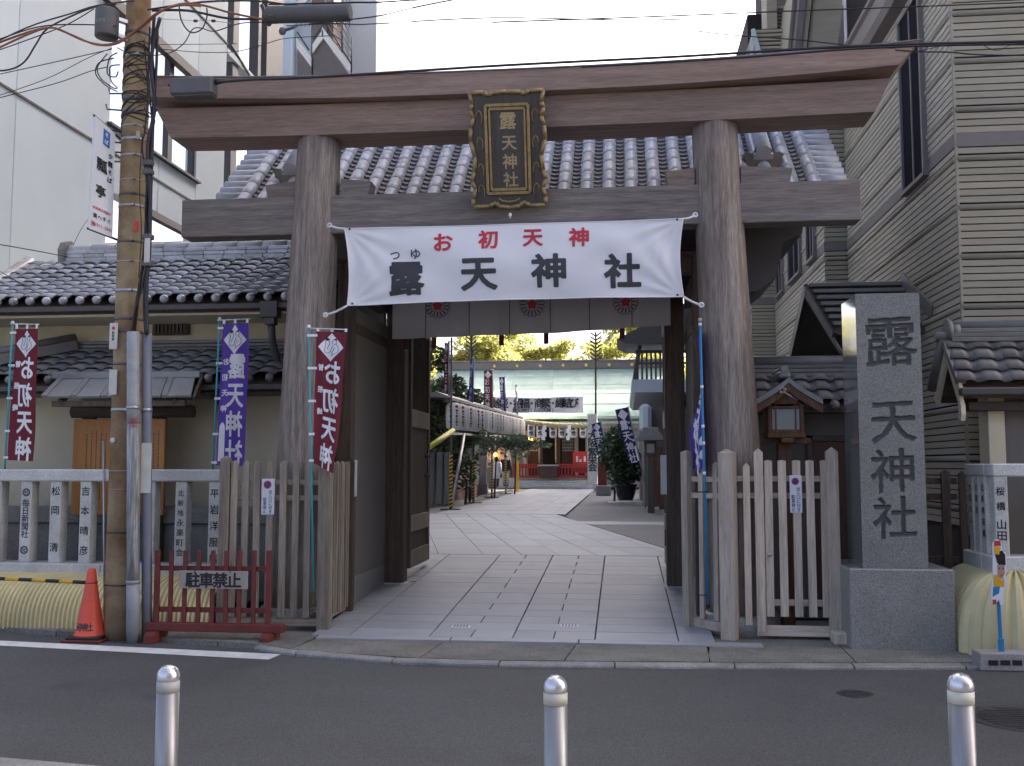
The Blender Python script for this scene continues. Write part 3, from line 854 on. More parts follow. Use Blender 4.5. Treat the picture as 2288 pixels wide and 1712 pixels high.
# eaves, beams, walls
b = MB(); b.box(RX0 + .05, RX1 - .05, RY0 - .01, RY0 + .04, RZ0 - .2, RZ0 - .05); b.build('eave_board', m['wood_dx'], gh)
rb = MB(); rb.bar((0, 0, 0), (0, SL * .98, 0), .05, .07); r_me = rb.mesh('rafter'); r_me.materials.append(m['wood_d'])
for k in range(24):
    xx = RX0 + .25 + k * (RX1 - RX0 - .5) / 23
    y, z = rp(0.01, -.2); link('rafter', r_me, None, gh, Vector((xx, y, z)) - gh.location, (RANG, 0, 0))
b = MB(); b.box(-3.4, 1.2, 11.86, 12.14, 3.62, 3.95, .01); b.build('lintel', m['wood_dx'], gh)
b = MB(); b.box(-3.3, 1.15, 10.55, 10.72, 3.62, 3.86, .01); b.build('lintel', m['wood_dx'], gh)
b = MB(); b.box(-3.6, 1.55, 11.94, 12.06, 3.95, 5.75); b.build('gable_wall', m['wood_dx'], gh)
b = MB(); P_ = [at(x, y, 10.62) for x, y in ((1650, 470), (1800, 470), (1792, 522), (1750, 540), (1735, 620), (1692, 650), (1650, 655))]; b.prism([(p.x, p.z) for p in P_], 'y', 10.62, 11.9); b.build('eave_underside_shade', m['dkframe'], gh)  # dark block added to stand in for the shaded underside of the eave
for xx in (-2.74, .62):
    b = MB(); b.box(xx - .115, xx + .115, 11.88, 12.12, .16, 3.62, .01); b.build('post', m['wood_d'], gh)
    b = MB(); b.box(xx - .17, xx + .17, 11.82, 12.2, .1, .2, .01); b.build('post_base', m['stone'], gh)
for s, xx in ((-1, -2.90), (1, .80)):      # side walls running from the street to the door posts
    b = MB(); b.box(xx - .05, xx + .05, 10.35, 11.87, .06, 3.3, .004); b.build('side_wall', m['plaster_g'], gh)
    b = MB(); b.box(xx - .055, xx + .055, 10.35, 11.87, .02, .42, .004); b.build('wall_skirt', m['granite'], gh)
    b = MB(); b.box(xx - .08, xx + .08, 10.2, 10.36, .06, 3.75, .01); b.build('post', m['wood_d'], gh)
    b = MB(); b.box(xx - .06, xx + .06, 10.36, 11.87, 3.02, 3.14, .006); b.box(xx - .06, xx + .06, 10.36, 11.87, 3.45, 3.62, .006); b.build('wall_rail', m['wood_d'], gh)
    xo = xx + s * 1.0
    b = MB(); b.box(min(xx, xo), max(xx, xo), 11.94, 12.04, .1, 3.62 if s < 0 else 2.2, .004); b.build('wing_wall', m['plaster_g'], gh)
# door leaves, swung back
for s, xx in ((-1, -2.635), (1, .57)):
    d = bpy.data.objects.new('door', None); COL.objects.link(d); d.parent = gh; d.location = Vector((xx, 12.12, .3)) - gh.location
    X0, X1 = xx - .03, xx + .03
    y0, y1, z0, z1 = 12.16, 13.42, .34, 3.45
    b = MB(); b.box(X0, X1, y0, y0 + .12, z0, z1); b.build('stile', m['wood_d'], d)
    b = MB(); b.box(X0, X1, y1 - .12, y1, z0, z1); b.build('stile', m['wood_d'], d)
    for za, zb in ((.34, .55), (.78, .98), (2.08, 2.3), (3.3, 3.45)):
        b = MB(); b.box(X0 - .005, X1 + .005, y0 + .06, y1 - .06, za, zb); b.build('rail', m['fence_l'], d)
    for k in range(6):
        ya, yb = y0 + .12 + k * (y1 - y0 - .24) / 6, y0 + .12 + (k + 1) * (y1 - y0 - .24) / 6
        b = MB(); b.box(X0 + .015, X1 - .015, ya + .002, yb - .002, .5, 2.2, .003); b.build('plank', m['wood_d'], d)
    lt = MB(); nn = 13
    for k in range(-nn, nn * 2):
        for sg in (-1, 1):
            ya = y0 + .12 + k * .08; pts = []
            H_ = 1.0; a = (ya, 2.3); c = (ya + sg * H_, 3.3)
            lo, hi = y0 + .12, y1 - .12
            t0, t1 = 0.0, 1.0
            dy = c[0] - a[0]
            for lim, sgn in ((lo, 1), (hi, -1)):
                fa, fc = (a[0] - lim) * sgn, (c[0] - lim) * sgn
                if fa < 0 and fc < 0: t0, t1 = 1, 0
                elif fa < 0: t0 = max(t0, fa / (fa - fc))
                elif fc < 0: t1 = min(t1, fa / (fa - fc))
            if t1 - t0 > .03:
                lt.bar((xx + sg * .006, a[0] + dy * t0, a[1] + t0), (xx + sg * .006, a[0] + dy * t1, a[1] + t1), .014, .012, .001)
    stuff(lt.build('lattice', m['wood_d'], d))
    for zz in (1.46, 1.72):
        b = MB(); sg = 1 if s < 0 else -1
        b.lathe([(.035, 0), (.03, .02), (.012, .06), (0, .075)], (0, 0, 0), 10); b.v = [(xx + sg * (.03 + z), 13.1 + x, zz + y) for x, y, z in b.v]; b.build('stud', m['iron'], d)
# steel notice strip on the left fence return is part of the fence; transparent holder on the gate wall
# ------------------------------------------------ pale curtain with crests
nz0 = at(875, 757, 11.3).z; NX0, NX1 = at(876, 700, 11.3).x, at(1498, 700, 11.3).x
cu = thing('crest_curtain', 'pale grey curtain with flower crests and red straps hanging across the gate', 'curtain', ((NX0 + NX1) / 2, 11.3, 3.4))
def cur(u, v):
    x = NX0 + (NX1 - NX0) * u
    zb = at(875, 757, 11.3).z * (1 - u) + at(1500, 727, 11.3).z * u - .02 * math.sin(PI * u)
    z = zb + (3.86 - zb) * v
    y = 11.3 + .028 * math.sin(u * 34) * (1 - v * .6) + .03 * math.sin(u * 11 + 1)
    return Vector((x, y, z))
b = MB(); b.grid(cur, 90, 8); b.build('cloth', m['noren'], cu)
b = MB()
for uu in (.125, .285, .43, .575, .715, .865):
    b = MB(); b.tube([cur(uu, k / 8) + Vector((0, -.006, 0)) for k in range(9)], .004, 5); b.build('seam', m['ink2'], cu)
for px_ in (978, 1189, 1398):
    b = MB(); r = MB(); u0 = (at(px_, 680, 11.3).x - NX0) / (NX1 - NX0)
    zc = at(px_, {978: 684, 1189: 681, 1398: 676}[px_], 11.3).z; Ww = NX1 - NX0
    def cp(dx, dz, off=.008):
        zb = cur(u0 + dx / Ww, 0).z; p = cur(u0 + dx / Ww, (zc + dz - zb) / (3.86 - zb)); p.y -= off; return p
    for k in range(16):
        a = 2 * PI * (k + .5) / 16; pts = []
        for j in range(11):
            t = j / 10
            if t < .5: rad, off = .06 + .095 * t / .5, -.5
            tt = (t - .5) * 2
            ang = -PI / 2 + PI * t
            rad = .075 + .055 * (1 if 1 else 0); 
            # petal outline: two straight sides joined by an arc
            if j <= 3: rr, aa = .07 + .05 * j / 3, a - .17
            elif j >= 7: rr, aa = .07 + .05 * (10 - j) / 3, a + .17
            else:
                th = (j - 3) / 4 * PI; rr, aa = .12 + .026 * math.sin(th), a - .17 * math.cos(th)
            pts.append(cp(rr * math.cos(aa), rr * math.sin(aa)))
        b.tube(pts, .0035, 5)
    b.build('crest_petals', m['ink2'], cu)
    vs = [cp(0, 0)] + [cp(.052 * math.cos(k * PI / 12) * (1 + .18 * math.sin(k * PI / 12 * 5)), .052 * math.sin(k * PI / 12) * (1 + .18 * math.sin(k * PI / 12 * 5))) for k in range(24)]
    r.add(vs, [[0, 1 + k, 1 + (k + 1) % 24] for k in range(24)]); r.build('crest_centre', m['red_ink'], cu)
for uu, top in ((.045, .02), (.155, .01), (.40, .45), (.56, .01), (.83, .45)):
    b = MB(); Ww = NX1 - NX0; hw_ = .028
    vs = []
    for k in range(9):
        v = -.16 + (top + .16) * k / 8
        p0_, p1_ = cur(uu - hw_ / Ww, max(v, 0)), cur(uu + hw_ / Ww, max(v, 0))
        for p in (p0_, p1_):
            p.y += -.010 if top > .5 else .02
            p.z += min(v, 0) * .75
        vs += [p0_, p1_]
    b.add(vs, [[2 * k, 2 * k + 1, 2 * k + 3, 2 * k + 2] for k in range(8)]); b.build('strap', m['strap'], cu)

# ================================================================== LEFT HOUSE
lh = thing('tiled_house', 'plaster shrine office with grey wave tiled upper and lower roofs behind the stone fence', 'house', (-6, 12, 0))
b = MB(); b.box(-12, -3.42, 11.75, 15.5, 0, 3.75, .01); b.build('upper_wall', m['plaster'], lh)
b = MB(); b.box(-12, -3.42, 11.2, 11.76, 0, 2.55, .01); b.build('lower_wall', m['plaster'], lh)
b = MB(); b.box(-12.02, -3.41, 11.17, 11.74, 0, .62, .01); b.build('wall_base', m['granite'], lh)
a, c = at(345, 708, 11.75), at(425, 749, 11.75)
b = MB(); b.box(a.x, c.x, 11.70, 11.78, c.z, a.z, .006); b.build('vent', m['wood_d'], lh)
vb = MB(); vb.box(-.012, .012, -.012, .012, 0, (a.z - c.z) - .04, .002); vme = vb.mesh('vent_bar'); vme.materials.append(m['gutter'])
for k in range(9): link('vent_bar', vme, None, lh, Vector((a.x + .04 + k * (c.x - a.x - .08) / 8, 11.69, c.z + .02)) - lh.location)
# timber frame lines
b = MB(); b.box(-12, -3.4, 11.70, 11.78, 3.02, 3.09); b.build('beam', m['wood_dx'], lh)
b = MB(); b.box(-3.55, -3.38, 11.66, 11.84, 0, 3.76); b.build('corner_post', m['wood_d'], lh)
def wave_tile(pw, L, name):
    b = MB(); nx = 8; vs = []; fs = []
    for yy, up, th in ((0, .0, 1), (0, -.022, 1), (L, -.026, 0)):
        pass
    def prof(u): return .021 * math.sin(2 * PI * u - .5) + .009 * math.sin(4 * PI * u + .4) + (.010 if u > .86 else 0)
    rows = [(0.0, .018), (0.0, 0.0), (L * 1.16, 0.0)]
    for j, (yy, dz) in enumerate([(0.012, .004), (0.0, .019), (L * 1.15, -.010)]):
        for i in range(nx + 1):
            u = i / nx
            vs.append(((u - .5) * pw * 1.04, yy, prof(u) + dz + .012))
    for j in range(2):
        for i in range(nx): fs.append([j * (nx + 1) + i, j * (nx + 1) + i + 1, (j + 1) * (nx + 1) + i + 1, (j + 1) * (nx + 1) + i])
    b.add(vs, fs, 0, False)
    me = b.mesh(name)
    for i, p in enumerate(me.polygons): p.use_smooth = i >= nx
    return me
def tiled_slope(parent, x0, x1, ya, za, yb, zb, pitch, rows, mat, balls=True, lbl='roof_tile', curve=0.0, x_end=None):
    L = math.hypot(yb - ya, zb - za); ang = math.atan2(zb - za, yb - ya); tl = L / rows
    me = wave_tile(pitch, tl, lbl); me.materials.append(mat)
    nc = int(round((x1 - x0) / pitch))
    for r_ in range(rows):
        f = r_ / rows
        y, z = ya + (yb - ya) * f, za + (zb - za) * f - curve * math.sin(PI * f)
        for c_ in range(nc):
            link(lbl, me, None, parent, Vector((x0 + (c_ + .5) * pitch, y, z + .03)) - wloc(parent), (ang + random.uniform(-.012, .012), random.uniform(-.015, .015), random.uniform(-.008, .008)))
    if balls:
        bm_ = MB(); bm_.lathe([(0, -.05), (.03, -.042), (.047, -.022), (.052, 0), (.047, .022), (.03, .042), (0, .05)], (0, 0, 0), 14)
        bme = bm_.mesh('eave_ball'); bme.materials.append(mat)
        for c_ in range(nc):
            link('eave_ball', bme, None, parent, Vector((x0 + (c_ + 1.0) * pitch - .06, ya - .05, za - .004)) - wloc(parent))
ez = at(200, 672, 11.0).z
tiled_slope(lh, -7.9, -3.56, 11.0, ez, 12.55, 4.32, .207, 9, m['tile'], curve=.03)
b = MB(); b.prism([(11.03, ez - .05), (12.6, 4.27), (14.3, ez + .1), (14.3, ez - .15), (12.6, 4.1), (11.03, ez - .12)], 'x', -7.9, -3.6); b.build('roof_deck', m['wood_dx'], lh)
# left gable edge and the ridge wall of thin tiles
b = MB(); b.tube([(-7.93, 10.98, ez + .04), (-7.93, 11.8, ez + .38), (-7.93, 12.5, 4.36)], .07, 10); b.build('verge_roll', m['tile'], lh)
RL = -7.42
for k in range(4):
    zz = 4.27 + k * .052; xx = RL
    while xx < -3.62:
        Ls = random.uniform(.26, .30)
        b = MB(); b.box(xx + .002, min(xx + Ls, -3.6) - .002, 12.46 - (.01 if k == 0 else 0) + .006 * k, 12.74 - .006 * k, zz + .002, zz + .05, .006)
        b.build('ridge_tile', m['tile'], lh); xx += Ls
xx = RL
while xx < -3.62:
    b = MB(); b.tube([(xx, 12.6, 4.50), (xx + .01, 12.6, 4.50), (xx + .335, 12.6, 4.50)], [.078, .084, .08], 12); b.build('ridge_cap', m['tile'], lh); xx += .34
b = MB(); prof = [(-.18, -.16), (.18, -.16), (.2, .02), (.14, .12), (0, .17), (-.14, .12), (-.2, .02)]
b.prism([(12.6 + u, 4.46 + v) for u, v in prof], 'x', RL - .06, RL + .02); b.build('ridge_end_tile', m['tile_dark'], lh)
gz = ez - .09
b = MB(); b.grid(lambda u, v: Vector((-8.2 + 4.6 * u, 10.95 + .06 * math.cos(PI * (1 + v)), gz - .06 * math.sin(PI * v))), 2, 8); b.box(-8.2, -3.6, 11.01, 11.04, gz - .07, gz + .02); b.box(-8.2, -3.6, 10.885, 10.90, gz - .05, gz + .005, .001); b.build('gutter', m['gutter'], lh)
b = MB(); b.box(-8.2, -3.6, 11.02, 11.74, gz - .10, gz - .07); b.build('soffit', m['plaster'], lh)
hp = at(605, 700, 10.93)
b = MB(); b.box(hp.x - .10, hp.x + .10, 10.85, 11.0, gz - .16, gz + .02); b.box(hp.x - .06, hp.x + .06, 10.88, 11.0, gz - .24, gz - .16)
b.tube([(hp.x, 10.95, gz - .2), (hp.x + .01, 10.97, gz - .42), (hp.x + .02, 11.1, gz - .60), (hp.x + .02, 11.12, 2.75)], .045, 8); b.build('downpipe', m['gutter'], lh)
# lower roof
lz = at(180, 848, 10.7).z
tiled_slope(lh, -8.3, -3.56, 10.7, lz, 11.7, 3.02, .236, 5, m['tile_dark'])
b = MB(); b.prism([(10.72, lz - .05), (11.75, 2.98), (11.75, 2.86), (10.72, lz - .11)], 'x', -8.3, -3.55); b.build('roof_deck', m['wood_dx'], lh)
for k in range(3):
    b = MB(); b.box(-6.95, -3.5, 11.6 + .01 * k, 11.76, 3.0 + k * .045, 3.04 + k * .045, .006); b.build('ridge_course', m['tile_dark'], lh)
pA, pB = at(-60, 815, 10.75), at(168, 772, 11.6)
b = MB(); b.bar(pA, pB, .16, .12); b.tube([pA + Vector((0, 0, .09)), pB + Vector((0, 0, .09))], .06, 10); b.build('hip_ridge', m['tile_dark'], lh)
lg = lz - .08
b = MB(); b.box(-8.4, -3.55, 10.62, 10.70, lg - .06, lg, .01); b.box(-8.4, -3.55, 10.72, 11.2, lg - .09, lg - .07); b.build('gutter', m['gutter'], lh)
b = MB(); pz = lh; pp = at(600, 870, 11.15)
for k in range(2): pass

# ------------------------------------------------ notice board with its own little roof
nb = thing('notice_board', 'honey coloured wooden notice board under a small dark board roof', 'notice board', (-5.6, 10.55, 0))
a, c = at(165, 937, 10.6), at(366, 1052, 10.6)
b = MB(); b.box(a.x, c.x, 10.6, 10.64, 1.05, a.z, .006); b.build('board', m['bulletin'], nb)
tb_ = MB(); rnd = random.Random(3)
for k in range(16):
    xx = c.x - .07 - k * .056
    zt = a.z - .12 - rnd.random() * .05; zb_ = 1.18 + rnd.random() * .1
    z = zt
    while z > zb_:
        h = rnd.uniform(.012, .03)
        tb_.box(xx - .005, xx + .005, 10.598, 10.5995, z - h, z, .0005); z -= h + rnd.uniform(.006, .012)
stuff(tb_.build('fine_writing', m['ink2'], nb))
for xx in (a.x + .12, c.x - .12):
    b = MB(); b.box(xx - .06, xx + .06, 10.66, 10.78, .1, 2.3, .006); b.build('post', m['wood_d'], nb)
for zz, dep in ((2.2, .09),):
    b = MB(); b.tube([(a.x - .05, 10.66, zz), (c.x + .3, 10.66, zz)], .07, 10); b.build('cross_beam', m['wood_dx'], nb)
e0, e1 = at(92, 890, 10.2), at(430, 888, 10.2); r0, r1 = at(135, 846, 10.65), at(440, 842, 10.65)
npl = 5
for k in range(npl):
    f0, f1 = k / npl, (k + 1) / npl
    for dd, wv in ((0, .78), (.012, .2)):
        x0_, x1_ = (f0, f0 + (f1 - f0) * .96)
        A = e0.lerp(e1, x0_); B = e0.lerp(e1, x1_); C_ = r0.lerp(r1, x1_); D = r0.lerp(r1, x0_)
        if dd:
            B = A.lerp(B, wv); C_ = D.lerp(C_, wv)
        up = Vector((0, -.01, .02 + dd))
        mb = MB(); mb.add([A, B, C_, D, A + up, B + up, C_ + up, D + up], [[3, 2, 1, 0], [4, 5, 6, 7], [0, 1, 5, 4], [1, 2, 6, 5], [2, 3, 7, 6], [3, 0, 4, 7]])
        mb.build('roof_board' if not dd else 'roof_batten', m['metal_roof'], nb)
b = MB(); bk = Vector((0, .45, -.2))
b.add([r0 + Vector((0, 0, .01)), r1 + Vector((.1, 0, .01)), r1 + Vector((.1, .5, -.22)), r0 + Vector((0, .5, -.22))], [[0, 1, 2, 3]]); b.box(r0.x - .06, r1.x + .06, 10.58, 10.72, r0.z - .01, r0.z + .06, .006); b.build('ridge_board', m['metal_roof'], nb)
b = MB(); gA, gR, gB = e1 + Vector((.02, 0, -.03)), r1 + Vector((.06, 0, -.03)), r1 + Vector((.1, .5, -.28))
b.bar(gA, gR, .03, .09); b.bar(gR, gB, .03, .09); b.bar(e0 + Vector((.1, .06, -.06)), e1 + Vector((-.1, .06, -.06)), .05, .06)
for k in range(3):
    f = .12 + .38 * k; q = e0.lerp(e1, f); b.bar(q + Vector((0, .03, -.05)), r0.lerp(r1, f) + Vector((0, 0, -.06)), .05, .06)
b.build('roof_frame', m['wood_d'], nb)

# ================================================================== LEFT STONE FENCE
sf = thing('stone_fence', 'grey granite shrine fence with donor names cut on its square posts, left of the gate', 'stone fence', (-5.5, 9.95, 0))
FY = 9.9
rtp = at(200, 1049, FY).z; rbt = at(200, 1076, FY).z; bt = at(100, 1258, FY).z; bb = at(100, 1290, FY).z
FXR = at(492, 1060, FY).x
for x0_, x1_ in ((-9.5, -7.2), (-7.2, -5.35), (-5.35, FXR)):
    b = MB(); b.box(x0_ + .002, x1_ - .002, FY, FY + .2, rbt, rtp, .012); b.build('rail', m['stone'], sf)
    b = MB(); b.box(x0_ + .002, x1_ - .002, FY - .05, FY + .28, bb - .12, bt, .012); b.build('base_stone', m['stone'], sf)
b = MB(); b.box(-9.5, FXR, FY - .0, FY + .25, 0, bb - .12); b.build('footing', m['stone'], sf)
names = {54: '毎日新聞社', 120: '松岡清', 187: '吉本晴彦', 401: '北新地永楽町会', 476: '平岩洋服店'}
allpx = [-212, -146, -80, -14, 54, 120, 187, 255, 330, 401, 476]
for px_ in allpx:
    cx = at(px_, 1160, FY).x
    pst = MB(); pst.box(cx - .061, cx + .061, FY + .02, FY + .16, bt, rbt, .006); po = pst.build('post', m['stone'], sf)
    if px_ in names:
        s_ = names[px_]; L_ = len(s_); tb2 = MB()
        ztop, zbot = rbt - .10, bt + .13
        if px_ == 54:
            ch = column(s_, 0, ztop - .125, (ztop - zbot - .2) / 5.1, .085)
            for zz in (ztop - .015, zbot + .0):
                tb2.tube([(cx + .036 * math.cos(k * PI / 8), FY + .018, zz + .036 * math.sin(k * PI / 8)) for k in range(17)], .006, 5)
                letters(tb2, [('社', 0, 0, .05)], .02, 0, lambda u, v, zz=zz: (cx + u, FY + .0185, zz + v))
        elif px_ == 120: ch = [('松', 0, ztop, .1), ('岡', 0, ztop - .2, .1), ('清', 0, zbot + .03, .1)]
        elif px_ == 401: ch = [(q, 0, ztop - .02 - i * (ztop - zbot) / 6.1, .068 if i < 3 else .082) for i, q in enumerate(s_)]
        elif px_ == 476: ch = [(q, .003, ztop - .02 - i * .165, .1) for i, q in enumerate(s_)]
        else: ch = column(s_, 0, ztop, (ztop - zbot) / 3.0, .1)
        letters(tb2, ch, .014, 0, flat(cx, FY + .0185, 0)); tb2.build('lettering', m['ink'], sf)
b = MB(); b.box(-9.5, -3.6, 10.75, 10.92, .95, 1.14, .01); b.box(-9.5, -3.6, 10.8, 10.9, .1, .95, .01)
o = b.build('garden_wall', m['granite']); tag(o, 'low grey stone wall seen through the left stone fence', 'low wall')
# ribbed yellow cover at its foot
def ribbed(path, r0, zt, name, lab, dr=.03):
    """path: list of (centre x, y, outward angle); a quarter barrel swept along it"""
    mb = MB(); nv = 14; vs = []
    for i, (cx, cy, oa) in enumerate(path):
        k = i % 3
        rr = r0 - (dr if k == 2 else 0) - (.003 if k == 1 else 0)
        for j in range(nv + 1):
            t = j / nv
            a = PI / 2 * (1 - t)
            h = zt * (math.sin(a) ** .8); o_ = rr * math.cos(a) ** .75
            if k == 2: h *= .94
            vs.append((cx + o_ * math.cos(oa), cy + o_ * math.sin(oa), .02 + h))
    n = nv + 1; fs = []
    for i in range(len(path) - 1):
        for j in range(nv): fs.append([i * n + j, i * n + j + 1, (i + 1) * n + j + 1, (i + 1) * n + j][::-1])
    mb.add(vs, fs, 0, False)
    o = mb.build(name, m['cream']); return tag(o, lab, 'ribbed cover')
cz = at(200, 1284, 9.86).z
ribbed([(-9.3 + k * .0155, 9.86, -PI / 2) for k in range(int(5.42 / .0155))], .62, cz, 'ribbed_cover', 'long cream ribbed cover along the foot of the left stone fence, behind the orange cone')
# ================================================================== WOODEN FENCES
def pointed(w_, d_, h, tip, c=.003):     # pointed post, base at 0
    b = MB(); hw, hd = w_ / 2, d_ / 2
    b.add([(-hw, -hd, 0), (hw, -hd, 0), (hw, hd, 0), (-hw, hd, 0), (-hw, -hd, h - tip), (hw, -hd, h - tip), (hw, hd, h - tip), (-hw, hd, h - tip), (0, -hd, h), (0, hd, h)],
          [[3, 2, 1, 0], [0, 1, 5, 8, 4], [1, 2, 6, 5], [2, 3, 7, 9, 6], [3, 0, 4, 7], [4, 8, 9, 7], [8, 5, 6, 9]])
    return b
def pyramid_post(w_, d_, h, tip):
    b = MB(); hw, hd = w_ / 2, d_ / 2
    b.add([(-hw, -hd, 0), (hw, -hd, 0), (hw, hd, 0), (-hw, hd, 0), (-hw, -hd, h - tip), (hw, -hd, h - tip), (hw, hd, h - tip), (-hw, hd, h - tip), (0, 0, h)],
          [[3, 2, 1, 0], [0, 1, 5, 4], [1, 2, 6, 5], [2, 3, 7, 6], [3, 0, 4, 7], [4, 5, 8], [5, 6, 8], [6, 7, 8], [7, 4, 8]])
    return b
_pc = {}
def picket(kind, parent, p, w_, d_, h, tip, mat, name='picket', rot=0, z0=.06):
    key = (kind, round(w_, 3), round(d_, 3), round(h, 2), mat)
    if key not in _pc:
        me = (pointed if kind == 'p' else pyramid_post)(w_, d_, h, tip).mesh(name); me.materials.append(m[mat]); _pc[key] = me
    return link(name, _pc[key], None, parent, Vector((p[0], p[1], z0)) - wloc(parent), (random.uniform(-.004, .004), random.uniform(-.006, .006), rot))
LFY = 9.33
lf = thing('picket_fence', 'weathered grey picket fence around the left gate pillar with a no parking sign', 'wooden fence', (-3.3, LFY, 0))
gx = lambda px_, py=1200, Y=LFY: at(px_, py, Y).x
pz = lambda py, px_=600, Y=LFY: at(px_, py, Y).z
picket('y', lf, (gx(500), LFY), .085, .085, pz(1018) - .06, .03, 'fence_l', 'post')
for px_ in (519, 545, 572, 600, 630, 658, 686):
    picket('p', lf, (gx(px_), LFY + .012), .062, .028, pz(1038) - .12 + random.uniform(-.006, .006), .03, 'fence_l', z0=.16)
picket('y', lf, (gx(727), LFY), .115, .115, pz(1035) - .03, .02, 'fence_l', 'post', z0=.035)
for py_, hh_ in ((1078, .052), (1113, .05), (1391, .075)):
    z = pz(py_); b = MB(); b.box(gx(505), gx(722), LFY + .028, LFY + .06, z - hh_ / 2, z + hh_ / 2); b.build('rail', m['fence_lx'], lf)
for k in range(9):
    picket('p', lf, (gx(727) - .005, LFY + .115 + .082 * k), .03, .045, pz(1035) - .14, .03, 'fence_l', z0=.16)
picket('y', lf, (gx(727), LFY + .86), .08, .09, 1.62, .05, 'wood_d', 'post')
for z, hh_ in ((pz(1078), .05), (pz(1113), .05), (.16, .08)):
    b = MB(); b.box(gx(727) - .05, gx(727) + .0 - .02, LFY + .06, LFY + .82, z - hh_ / 2, z + hh_ / 2); b.build('rail', m['fence_l'], lf)
p = at(820, 1060, LFY + .86)
b = MB(); b.box(gx(727) + .043, gx(727) + .06, LFY + .84, LFY + .9, at(800, 1110, LFY + .8).z, at(800, 1028, LFY + .8).z, .003); b.build('reflector_strip', m['signw'], lf)
def no_parking(parent, px0, py0, px1, py1, Y):
    a, c = at(px0, py0, Y), at(px1, py1, Y); w_, h_ = c.x - a.x, a.z - c.z
    b = MB(); b.box(a.x, c.x, Y, Y + .006, c.z, a.z, .002); sg = b.build('sign', m['signw'], parent)
    cx, cz_, r_ = a.x + w_ * .46, a.z - h_ * .165, w_ * .31
    def disc(r, n, y, mat, nm):
        b = MB(); b.add([(cx + r * math.cos(2 * PI * k / n), y, cz_ + r * math.sin(2 * PI * k / n)) for k in range(n)], [list(range(n))]); b.build(nm, mat, sg)
    disc(r_, 28, Y - .001, m['sign_r'], 'red_ring'); disc(r_ * .74, 28, Y - .0018, m['sign_n'], 'navy_disc')
    b = MB(); q = r_ * .6; b.bar((cx - q, Y - .0024, cz_ + q), (cx + q, Y - .0024, cz_ - q), .0006, r_ * .16, 0, up=(0, 1, 0)); b.build('red_bar', m['sign_r'], sg)
    b = MB(); letters(b, column('出入口に付き', a.x + w_ * .70, a.z - h_ * .365, h_ * .112, h_ * .115, .95) + column('駐車禁止', a.x + w_ * .27, a.z - h_ * .575, h_ * .112, h_ * .115, .95), .012, 0, lambda u, v: (u, Y - .0015, v)); b.build('lettering', m['sign_n'], sg)
no_parking(lf, 585, 1070, 612, 1150, LFY - .006)
# right gate fence
RFY = 9.36
rf = thing('gate_fence', 'pale timber picket fence with a small gate beside the stone monument', 'wooden fence', (1.4, RFY, 0))
gx2 = lambda px_, py=1200, Y=RFY: at(px_, py, Y).x
pz2 = lambda py, px_=1750, Y=RFY: at(px_, py, Y).z
pA = at(1537, 1300, 9.72); A_ = Vector((pA.x, 9.72)); B_ = Vector((gx2(1628), RFY))
ang = math.atan2(B_.y - A_.y, B_.x - A_.x)
picket('y', rf, (A_.x, A_.y), .075, .075, at(1537, 1008, 9.72).z - .05, .02, 'fence_w', 'post', ang)
picket('y', rf, (B_.x, B_.y), .135, .135, at(1628, 1003, RFY).z - .03, .04, 'fence_w', 'post', ang * .5, z0=.03)
for f in (.36, .70):
    q = A_.lerp(B_, f); picket('p', rf, (q.x, q.y), .052, .028, at(1595, 1028, q.y).z - .2, .025, 'fence_w', 'picket', ang, z0=.18)
for zz, hh_ in ((pz2(1072), .05), (pz2(1110), .05), (.125, .085)):
    b = MB(); dd = (B_ - A_).normalized() * .05
    b.bar((A_.x + dd.x, A_.y + .03, zz), (B_.x - dd.x, B_.y + .03, zz), .03, hh_, up=(0, 0, 1)); 
    b.build('rail', m['fence_wx'], rf)
picket('p', rf, (gx2(1670), RFY + .01), .06, .028, pz2(1030) - .18, .03, 'fence_w', 'picket', z0=.16)
picket('p', rf, (gx2(1698), RFY), .078, .05, pz2(1002) - .1, .035, 'fence_w', 'gate_post', z0=.1)
picket('p', rf, (gx2(1862), RFY), .105, .06, pz2(1000) - .06, .04, 'fence_w', 'gate_post', z0=.06)
z = pz2(1411); b = MB(); b.box(gx2(1650), gx2(1852), RFY + .015, RFY + .05, z - .048, z + .048); b.build('rail', m['fence_wx'], rf)
for py_ in (1070, 1108):
    z = pz2(py_); b = MB(); b.box(gx2(1650), gx2(1855), RFY + .034, RFY + .06, z - .026, z + .026); b.build('rail', m['fence_wx'], rf)
gt = bpy.data.objects.new('gate', None); COL.objects.link(gt); gt.parent = rf
gt.location = Vector((gx2(1780), RFY, .2)) - rf.location
for px_ in (1718, 1750, 1782, 1813, 1844):
    zt, zb_ = pz2(1028), pz2(1378)
    picket('p', gt, (gx2(px_), RFY + .006), .07, .03, zt - zb_, .008, 'fence_w', 'picket', z0=zb_)
z = pz2(1348); b = MB(); b.box(gx2(1728), gx2(1845), RFY + .03, RFY + .05, z - .03, z + .03); b.build('rail', m['fence_wx'], gt)
kb = at(1719, 1239, RFY - .02); b = MB(); b.lathe([(.008, 0), (.008, .012), (.018, .018), (.02, .028), (.012, .038), (0, .04)], (0, 0, 0), 12); b.v = [(kb.x + x, RFY - .008 - z, kb.z + y) for x, y, z in b.v]; b.build('knob', m['steel'], gt)
for py_ in (1065, 1335):
    h = at(1849, py_, RFY - .02); b = MB(); b.box(h.x - .008, h.x + .008, RFY - .036, RFY - .029, h.z - .045, h.z + .045, .001); b.build('hinge', m['steel'], gt)
no_parking(rf, 1764, 1062, 1793, 1146, RFY - .018)
bt_ = MB()
